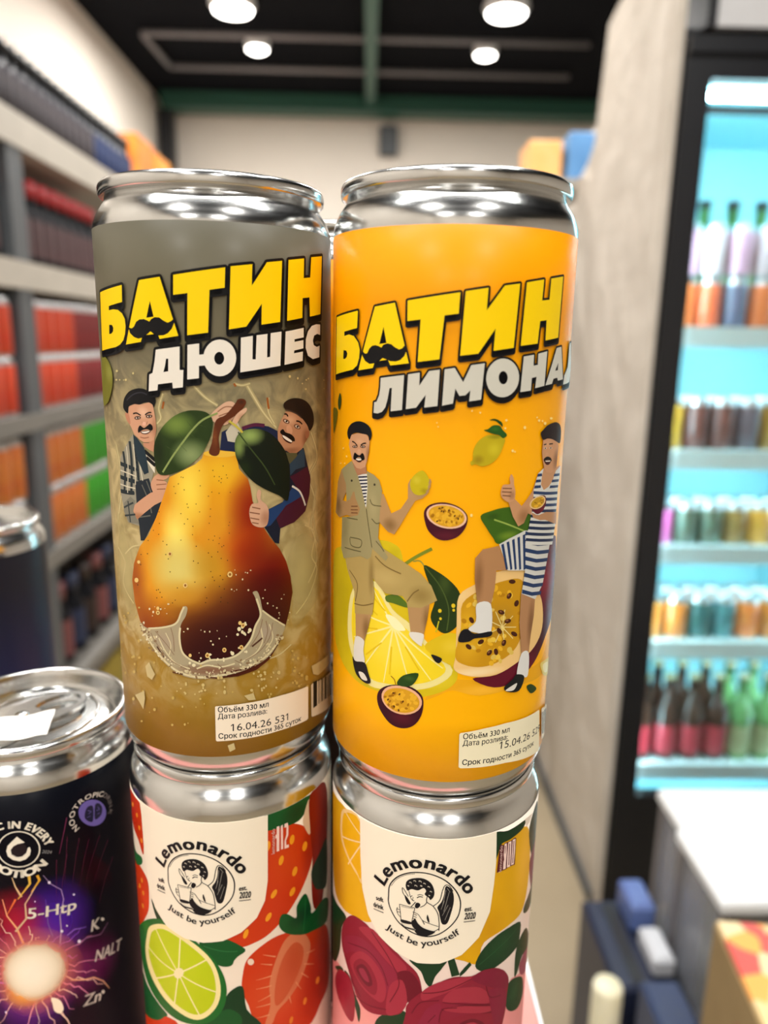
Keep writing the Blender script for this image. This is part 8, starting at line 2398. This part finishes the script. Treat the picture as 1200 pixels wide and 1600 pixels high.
R_CAP = pm('red_cap', (176, 40, 46), 0.4, noise=0.1)
B_MAR = pm('maroon_label', (86, 52, 52), 0.5, scale=50, col2=(54, 44, 50))
redb = bottle_mesh('red_capped_bottle', [B_DARK, B_MAR, R_CAP], 0.03, 0.20, 0.62, (.1, .55), .80)
def row_spots(first, n_before, n_after, pitch):
    """Spots along the left rack, before and after its grey post: (y, ordinal, which side)."""
    return [(first + i * pitch, ORD[i], 'before') for i in range(n_before)] + [(1.905 + i * pitch, ORD[i], 'beyond') for i in range(n_after)]
for d in range(2):
    for y, od, side in row_spots(1.672, 2, 8, 0.066):
        place(redb, -0.845 - d * .075, y, SH[1], '%s red capped dark bottle %s the rack post, %s row' % (od, side, 'front' if d == 0 else 'back'), 'bottle', 'red capped bottles, %s row' % ('front' if d == 0 else 'back'), USED)

def kinds_of_can(cols, r, h, name='drink_can_small'):
    out = []
    for i, (a, b) in enumerate(cols):
        m = pm('can_print_%s_%d_%d' % (name, i, len(bpy.data.materials)), a, 0.35, scale=35, col2=b, coat=0.2)
        out.append(can_mesh(name, [m, M_TIN], r, h))
    return out
rc = kinds_of_can([((206, 44, 36), (196, 82, 40)), ((150, 30, 36), (90, 26, 34))], 0.033, 0.132)
for lay in range(2):
    for i, (y, od, side) in enumerate(row_spots(1.672, 2, 8, 0.0675)):
        kind = 0 if i < 6 else 1
        place(rc[kind], -0.842, y, SH[2] + lay * 0.1325, '%s can %s the rack post on the third shelf, %s red, %s layer' % (od, side, 'bright' if kind == 0 else 'dark', 'lower' if lay == 0 else 'upper'), 'can', 'red cans on the third shelf, %s layer' % ('lower' if lay == 0 else 'upper'), USED)
oc = kinds_of_can([((190, 62, 44), (206, 140, 50)), ((58, 160, 36), (44, 140, 30))], 0.033, 0.150)
for lay in range(2):
    for i, (y, od, side) in enumerate(row_spots(1.672, 2, 8, 0.0675)):
        kind = 0 if i < 6 else 1
        place(oc[kind], -0.842, y, SH[3] + lay * 0.151, '%s can %s the rack post on the fourth shelf, %s, %s layer' % (od, side, 'red and gold' if kind == 0 else 'bright green', 'lower' if lay == 0 else 'upper'), 'can', 'cans on the fourth shelf, %s layer' % ('lower' if lay == 0 else 'upper'), USED)
low_cols = [((150, 84, 84), (70, 40, 44)), ((44, 58, 96), (30, 34, 50)), ((60, 40, 34), (30, 24, 24))]
for k in range(8):
    key = k % 3
    m = pm('low_label_%d' % k, low_cols[key][0], 0.5, scale=40, col2=low_cols[key][1])
    o = bottle_mesh('squat_bottle', [B_DARK, m, m], 0.04, 0.24, 0.6, (.1, .55), .8)
    place(o, -0.885, 1.72 + k * 0.10, SH[4], '%s squat bottle along the shelf below the green cans, %s labelled' % (ORD[k], ['pink', 'blue', 'brown'][key]), 'bottle', 'squat bottles on the fifth shelf', USED)
K_BROWN = pm('brown_carton', (150, 108, 70), 0.7, scale=20, col2=(110, 74, 48))
K_YEL = pm('yellow_carton', (170, 150, 40), 0.6, scale=20, col2=(130, 110, 30))
for k, (y, m, l) in enumerate(((1.66, K_BROWN, 'brown carton on the bottom shelf near the rack post'), (1.98, K_BROWN, 'brown carton in the middle of the bottom shelf'), (2.30, K_YEL, 'yellow green carton on the bottom shelf by the pear can'))):
    o = MB().box(-0.17, 0.0, -0.13, 0.13, 0, 0.26, 0, 0.004).build('shelf_carton', m)
    o.location = (-0.845, y, SH[5] + 0.0005)
    tag(o, l, 'carton')

# ---------------------------------------------------------------- right rack behind the partition end
rr = thing('shelving_rack', 'pale topped shelving rack standing against the plaster partition', 'shelf rack', (0.40, 2.38, 0))
for px in (0.0, 0.235):
    for py in (0.0, 1.6):
        box('post', px, px + 0.04, py, py + 0.04, 0.0, 1.90, M_RACK, rr)
RS = [1.93, 1.60, 1.27, 0.94, 0.60, 0.2]
for z in RS:
    box('shelf_board', 0.0, 0.275, 0.0, 1.64, z - 0.03, z, M_BOARD, rr)
mb = pm('blue_carton_print', (78, 128, 184), 0.5, scale=18, col2=(104, 156, 206))
o = MB().box(-.055, .055, -.07, .07, 0, .135, 0, .003).build('blue_carton', mb); o.location = (0.655, 2.48, 1.9305)
tag(o, 'light blue carton on top of the rack by the partition', 'carton')
mo = pm('orange_carton_print', (240, 160, 70), 0.5, scale=18, col2=(246, 190, 130))
o = MB().box(-.05, .05, -.07, .07, 0, .11, 0, .003).build('orange_carton', mo); o.location = (0.53, 2.48, 1.9305)
tag(o, 'orange carton beside the light blue carton', 'carton')
rcols = [((60, 40, 46), (96, 60, 60)), ((40, 40, 44), (70, 60, 60)), ((200, 96, 50), (170, 70, 40)), ((48, 40, 40), (90, 120, 120))]
rk = kinds_of_can(rcols, 0.033, 0.15, 'rack_can')
for i, z in enumerate(RS[1:5]):
    for k in range(3):
        place(rk[i], 0.465 + k * 0.075, 2.46, z, ['maroon', 'dark grey', 'orange', 'grey green'][i] + ' can at the rack end, ' + ['farthest from', 'midway to', 'closest to'][k] + ' the partition', 'can', ['maroon', 'dark grey', 'orange', 'grey green'][i] + ' cans at the rack end', USED)

# ---------------------------------------------------------------- glass door fridge
FX0, FX1, FY0, FY1 = 0.638, 1.29, 1.645, 2.24
fr = thing('display_fridge', 'tall black glass door fridge glowing cyan inside', 'fridge', (FX0, FY0, 0))
W, D = FX1 - FX0, FY1 - FY0
box('side_panel', 0, 0.045, 0.04, D, 0.0, 2.08, M_BLACKM, fr)
box('side_panel', W - 0.045, W, 0.04, D, 0.0, 2.08, M_BLACKM, fr)
box('back_panel', 0.045, W - 0.045, D - 0.03, D, 0.12, 2.02, M_FRIDGE_IN, fr)
box('inner_side', 0.045, 0.052, 0.06, D - 0.03, 0.15, 1.98, M_FRIDGE_IN, fr)
box('inner_side', W - 0.052, W - 0.045, 0.06, D - 0.03, 0.15, 1.98, M_FRIDGE_IN, fr)
box('inner_floor', 0.045, W - 0.045, 0.06, D - 0.03, 0.10, 0.15, M_FRIDGE_IN, fr)
box('inner_roof', 0.045, W - 0.045, 0.06, D - 0.03, 1.98, 2.02, M_FRIDGE_IN, fr)
box('base', 0, W, 0.02, D, 0.0, 0.10, M_BLACKM, fr)
box('header', 0, W, -0.012, D, 2.02, 2.05, M_BLACKM, fr)
box('light_rail', 0.052, W - 0.052, 0.040, 0.052, 1.922, 1.938, M_RACK, fr)
M_SIGN = pm('sign_panel', (206, 206, 208), 0.5, noise=0.03)
box('sign_panel', 0.05, W - 0.03, 0.0, 0.10, 2.07, 2.36, M_SIGN, fr)
box('sign_bracket', 0.03, W - 0.02, 0.02, 0.09, 2.05, 2.07, M_BLACKM, fr)
box('sign_frame', 0.03, 0.05, -0.004, 0.11, 2.07, 2.38, M_BLACKM, fr)
door = MB()
door.box(0, 0.052, 0, 0.035, 0.10, 2.02).box(W - 0.052, W, 0, 0.035, 0.10, 2.02).box(0.052, W - 0.052, 0, 0.035, 0.10, 0.335).box(0.052, W - 0.052, 0, 0.035, 1.975, 2.02)
dr = door.build('door', M_BLACKM, fr)
def glass():
    m = bpy.data.materials.new('door_glass')
    m.use_nodes = True
    nt = m.node_tree
    nt.nodes.remove(nt.nodes['Principled BSDF'])
    out = nt.nodes['Material Output']
    tr = nt.nodes.new('ShaderNodeBsdfTransparent'); tr.inputs['Color'].default_value = (.96, .985, .98, 1)
    gl = nt.nodes.new('ShaderNodeBsdfGlossy'); gl.inputs['Roughness'].default_value = 0.02
    fz = nt.nodes.new('ShaderNodeFresnel'); fz.inputs['IOR'].default_value = 1.35
    mx = nt.nodes.new('ShaderNodeMixShader')
    nt.links.new(fz.outputs[0], mx.inputs[0]); nt.links.new(tr.outputs[0], mx.inputs[1]); nt.links.new(gl.outputs[0], mx.inputs[2])
    nt.links.new(mx.outputs[0], out.inputs['Surface'])
    return m
box('glass_pane', 0.052, W - 0.052, 0.014, 0.020, 0.335, 1.975, glass(), dr)
box('handle', W - 0.10, W - 0.07, -0.05, -0.03, 0.8, 1.4, M_BLACKM, dr)
FS = [1.478, 1.196, 0.962, 0.714, 0.372]
for z in FS:
    s = box('shelf', 0.055, W - 0.055, 0.075, D - 0.04, z - 0.012, z, M_FSHELF, fr)
    box('price_rail', 0.055, W - 0.055, 0.066, 0.078, z - 0.034, z + 0.012, M_FSHELF, s)
    box('led_strip', 0.07, W - 0.07, 0.10, 0.118, z - 0.022, z - 0.014, M_LED, s)
box('led_strip', 0.07, W - 0.07, 0.08, 0.10, 1.965, 1.975, M_LED, fr)
box('led_strip', 0.056, 0.066, 0.062, 0.074, 0.18, 1.95, M_LED, fr)
box('led_strip', W - 0.066, W - 0.056, 0.062, 0.074, 0.18, 1.95, M_LED, fr)

def fridge_row(z, cols, names, h, y0, group, r=0.029, deep=2, x0=0.735, pitch=0.0615, kind='can', count=6):
    ks = kinds_of_can(cols, r, h, 'chilled_can')
    for d in range(deep):
        for k in range(count):
            i = min(len(cols) - 1, k) if d == 0 else min(len(cols) - 1, (k + 1))
            i = k % len(cols) if d == 0 else (k + 2) % len(cols)
            place(ks[i], x0 + k * pitch, y0 + d * 0.075, z, names[i] + ' can, ' + ORD[k] + ' from the door frame, ' + group + (', front' if d == 0 else ', back'), 'can', names[i] + ' cans ' + group + (' front' if d == 0 else ' back'), USED)
fridge_row(FS[0], [((196, 84, 34), (226, 120, 60)), ((206, 74, 48), (220, 110, 60)), ((70, 74, 100), (120, 110, 130))], ['orange', 'coral red', 'slate blue'], 0.122, 1.785, 'lower tier of the top shelf', deep=1)
fridge_row(FS[0] + 0.1225, [((226, 180, 200), (210, 150, 176)), ((216, 206, 200), (226, 190, 206))], ['pale pink', 'pinkish white'], 0.115, 1.785, 'upper tier of the top shelf', deep=1)
fridge_row(FS[1], [((120, 96, 30), (190, 130, 40)), ((104, 50, 40), (76, 40, 36)), ((120, 58, 44), (70, 44, 44)), ((98, 90, 100), (90, 60, 60))], ['mustard', 'dark red', 'brown red', 'mauve grey'], 0.128, 1.775, 'second fridge shelf')
fridge_row(FS[2], [((176, 66, 110), (206, 110, 170)), ((96, 62, 50), (60, 110, 90)), ((110, 60, 46), (50, 120, 96)), ((170, 110, 40), (96, 100, 60)), ((206, 130, 50), (220, 170, 60))], ['magenta', 'brown green', 'russet', 'olive orange', 'amber'], 0.105, 1.775, 'third fridge shelf')
fridge_row(FS[3], [((206, 92, 46), (206, 150, 60)), ((200, 86, 40), (210, 140, 50)), ((50, 70, 84), (40, 110, 96)), ((40, 120, 104), (90, 120, 140)), ((216, 80, 50), (230, 150, 60))], ['flame orange', 'gold orange', 'slate', 'teal green', 'red gold'], 0.112, 1.775, 'fourth fridge shelf')
G_BR = pm('brown_glass', (56, 34, 26), 0.12, noise=0.1)
G_GR = pm('green_glass', (96, 140, 84), 0.12, noise=0.1, spec=0.6)
L_RED = pm('red_bottle_label', (176, 36, 52), 0.5, scale=60, col2=(150, 40, 50))
L_OLV = pm('olive_bottle_label', (150, 150, 100), 0.5, scale=60, col2=(170, 170, 130))
C_GOLD = pm('gold_crown_cap', (150, 140, 110), 0.3, metal=0.8)
bb = bottle_mesh('beer_bottle', [G_BR, L_RED, C_GOLD], 0.031, 0.235, 0.42, (.08, .42), .95)
gb = bottle_mesh('beer_bottle', [G_GR, L_OLV, C_GOLD], 0.031, 0.235, 0.42, (.08, .42), .95)
for d in range(2):
    for k in range(6):
        br = k < 4
        place(bb if br else gb, 0.738 + k * 0.066, 1.775 + d * 0.08, FS[4], ('brown bottle with red label' if br else 'green bottle with olive label') + ', ' + ORD[k] + ' from the door frame, ' + ('front row' if d == 0 else 'back row'), 'bottle', ('brown' if br else 'green') + ' fridge bottles ' + ('front' if d == 0 else 'back'), USED)
tall = bottle_mesh('water_bottle', [G_GR, pm('pale_bottle_label', (150, 170, 90), 0.5, scale=40, col2=(190, 200, 130)), B_CAP], 0.033, 0.31, 0.40, (.3, .6), .94)
for k in range(5):
    place(tall, 0.745 + k * 0.07, 1.90, FS[0], ORD[k] + ' tall green bottle from the door frame, behind the pink cans', 'bottle', 'tall green bottles on the top fridge shelf', USED)

# ---------------------------------------------------------------- low clutter in front of the fridge
tb = thing('low_table', 'low dark table carrying the clear storage bins', 'table', (0.515, 0.845, 0))
box('top_board', 0, 0.5, 0, 0.3, 0.40, 0.43, M_BLACKM, tb)
for x in (0.02, 0.45):
    for y in (0.02, 0.25):
        box('leg', x, x + 0.03, y, y + 0.03, 0.0, 0.40, M_RACK, tb)
def clear_plastic():
    m = bpy.data.materials.new('clear_bin_plastic')
    m.use_nodes = True
    nt = m.node_tree
    b = nt.nodes['Principled BSDF']
    tc = nt.nodes.new('ShaderNodeTexCoord'); nz = nt.nodes.new('ShaderNodeTexNoise'); nz.inputs['Scale'].default_value = 25
    mr = nt.nodes.new('ShaderNodeMapRange'); mr.inputs['To Min'].default_value = 0.22; mr.inputs['To Max'].default_value = 0.42
    nt.links.new(tc.outputs['Object'], nz.inputs['Vector']); nt.links.new(nz.outputs['Fac'], mr.inputs['Value']); nt.links.new(mr.outputs['Result'], b.inputs['Alpha'])
    b.inputs['Base Color'].default_value = (*lin((186, 188, 198)), 1)
    b.inputs['Roughness'].default_value = 0.2
    return m
M_CLEAR = clear_plastic()
def storage_bin(label, x, y, w, d, rz):
    t = thing('storage_bin', label, 'bin', (x, y, 0.4305), rz)
    m = MB()
    for q in ((0, w, 0, .004), (0, w, d - .004, d)): m.box(q[0], q[1], q[2], q[3], 0.0, .262)
    m.box(0, .004, .004, d - .004, 0, .262).box(w - .004, w, .004, d - .004, 0, .262).box(.004, w - .004, .004, d - .004, 0, .004)
    m.build('tub', M_CLEAR, t)
    for cx, cy in ((-.003, -.003), (-.003, d - .012), (w - .012, -.003), (w - .012, d - .012)):
        box('corner_post', cx, cx + .015, cy, cy + .015, 0.0, .262, M_PIPE, t)
    l = box('cover', -.008, w + .008, -.008, d + .008, .262, .285, M_WHITE, t, 0.005)
    box('cover_ridge', .02, w - .02, .02, d - .02, .285, .290, M_WHITE, l)
    return t
storage_bin('clear bin with a white cover, close to the printed carton', 0.497, 0.852, 0.32, 0.140, 0.0)
storage_bin('clear bin with a white cover, close to the fridge', 0.508, 1.008, 0.28, 0.09, 0.0)
gp = [((96, 112, 50), (150, 140, 60)), ((60, 80, 50), (120, 120, 60)), ((150, 120, 110), (110, 80, 80))]
for k, (a, b) in enumerate(gp):
    o = MB().box(-.03, .03, -.045, .045, 0, .20, 0, .006).build('snack_pack', pm('pack_print_%d' % k, a, .4, scale=30, col2=b))
    o.location = (0.560 + k * 0.085, 0.922, 0.4355)
    tag(o, ['olive green pack inside the near clear bin', 'dark green pack inside the near clear bin', 'pinkish pack inside the near clear bin'][k], 'pack')
nvm = pm('navy_carton_print', (26, 36, 66), .45, scale=12, col2=(16, 22, 40))
blm = pm('sky_carton_print', (106, 126, 180), .45, scale=12, col2=(70, 90, 150))
orm = pm('orange_panel_print', (190, 76, 50), .45, scale=20)
wtm = pm('white_panel_print', (206, 208, 214), .45, scale=20)
def carton(name, label, x0, x1, y0, y1, h, m, panels=(), z=0.0005):
    t = thing(name, label, 'carton', (x0, y0, z))
    w, d = x1 - x0, y1 - y0
    MB().box(0, w, 0, d, 0, h, 0, .006).build('carton_body', m, t)
    for pn, q, pmat in panels:
        box(pn, *q, pmat, t)
    return t
carton('tall_carton', 'tall navy carton with orange panels standing beside the clear bins', 0.385, 0.484, 0.915, 1.10, 0.50, nvm,
       [('orange_panel', (.010, .040, -.002, 0, .30, .42), orm), ('orange_panel', (.055, .080, -.002, 0, .20, .36), orm), ('white_panel', (.085, .104, -.002, 0, .40, .46), wtm), ('top_tape', (.03, .05, .01, .17, .5, .502), M_BLACKM)])
carton('small_carton', 'sky blue small carton lying on the tall navy carton', 0.442, 0.483, 1.02, 1.09, 0.05, blm, z=0.503)
carton('small_carton', 'white small carton lying on the tall navy carton', 0.446, 0.480, 0.93, 1.0, 0.035, wtm, z=0.503)
carton('tall_carton', 'dark blue carton squeezed between the navy and the kraft cartons', 0.405, 0.462, 0.80, 0.885, 0.55, pm('dark_blue_carton_print', (34, 54, 96), .45, scale=30, col2=(60, 70, 90)), [('salmon_panel', (.006, .030, -.002, 0, .46, .53), pm('salmon_panel_print', (226, 160, 130), .5))])
crm = pm('cream_tube_print', (224, 214, 164), .5, scale=40, col2=(236, 230, 214))
o = MB().lathe([(.001, 0), (.021, 0), (.021, .555), (.019, .56), (.001, .56)], 20).build('card_tube', crm)
o.location = (0.352, 0.865, 0.0005); tag(o, 'cream cardboard tube standing by the tall navy carton', 'tube')
kraft = pm('kraft_board', (168, 142, 98), .75, scale=20, col2=(140, 116, 78))
kc = thing('kraft_carton', 'kraft carton with red and orange printed top at the lower right', 'carton', (0.418, 0.60, 0.0005), -0.12)
box('carton_body', 0, 0.34, 0, 0.17, 0, 0.75, kraft, kc)
def spotted():
    m = bpy.data.materials.new('printed_carton_top')
    m.use_nodes = True
    nt = m.node_tree
    b = nt.nodes['Principled BSDF']
    tc = nt.nodes.new('ShaderNodeTexCoord'); vo = nt.nodes.new('ShaderNodeTexVoronoi'); vo.inputs['Scale'].default_value = 34
    cr = nt.nodes.new('ShaderNodeValToRGB'); cr.color_ramp.interpolation = 'CONSTANT'
    e = cr.color_ramp.elements
    for p, c in ((0.0, (226, 196, 140)), (0.25, (214, 84, 74)), (0.5, (230, 204, 156)), (0.65, (238, 164, 76)), (0.85, (214, 84, 74))):
        q = e[0] if p == 0.0 else e.new(p); q.position = p; q.color = (*lin(c), 1)
    sp = nt.nodes.new('ShaderNodeSeparateColor')
    nt.links.new(tc.outputs['Object'], vo.inputs['Vector']); nt.links.new(vo.outputs['Color'], sp.inputs['Color']); nt.links.new(sp.outputs[0], cr.inputs['Fac'])
    nt.links.new(cr.outputs['Color'], b.inputs['Base Color'])
    b.inputs['Roughness'].default_value = .5
    return m
box('printed_flap', 0.002, 0.338, 0.002, 0.168, 0.75, 0.756, spotted(), kc)
box('red_stripe', -0.002, 0, 0.05, 0.075, 0.50, 0.70, pm('red_print', (150, 36, 38), .5), kc)
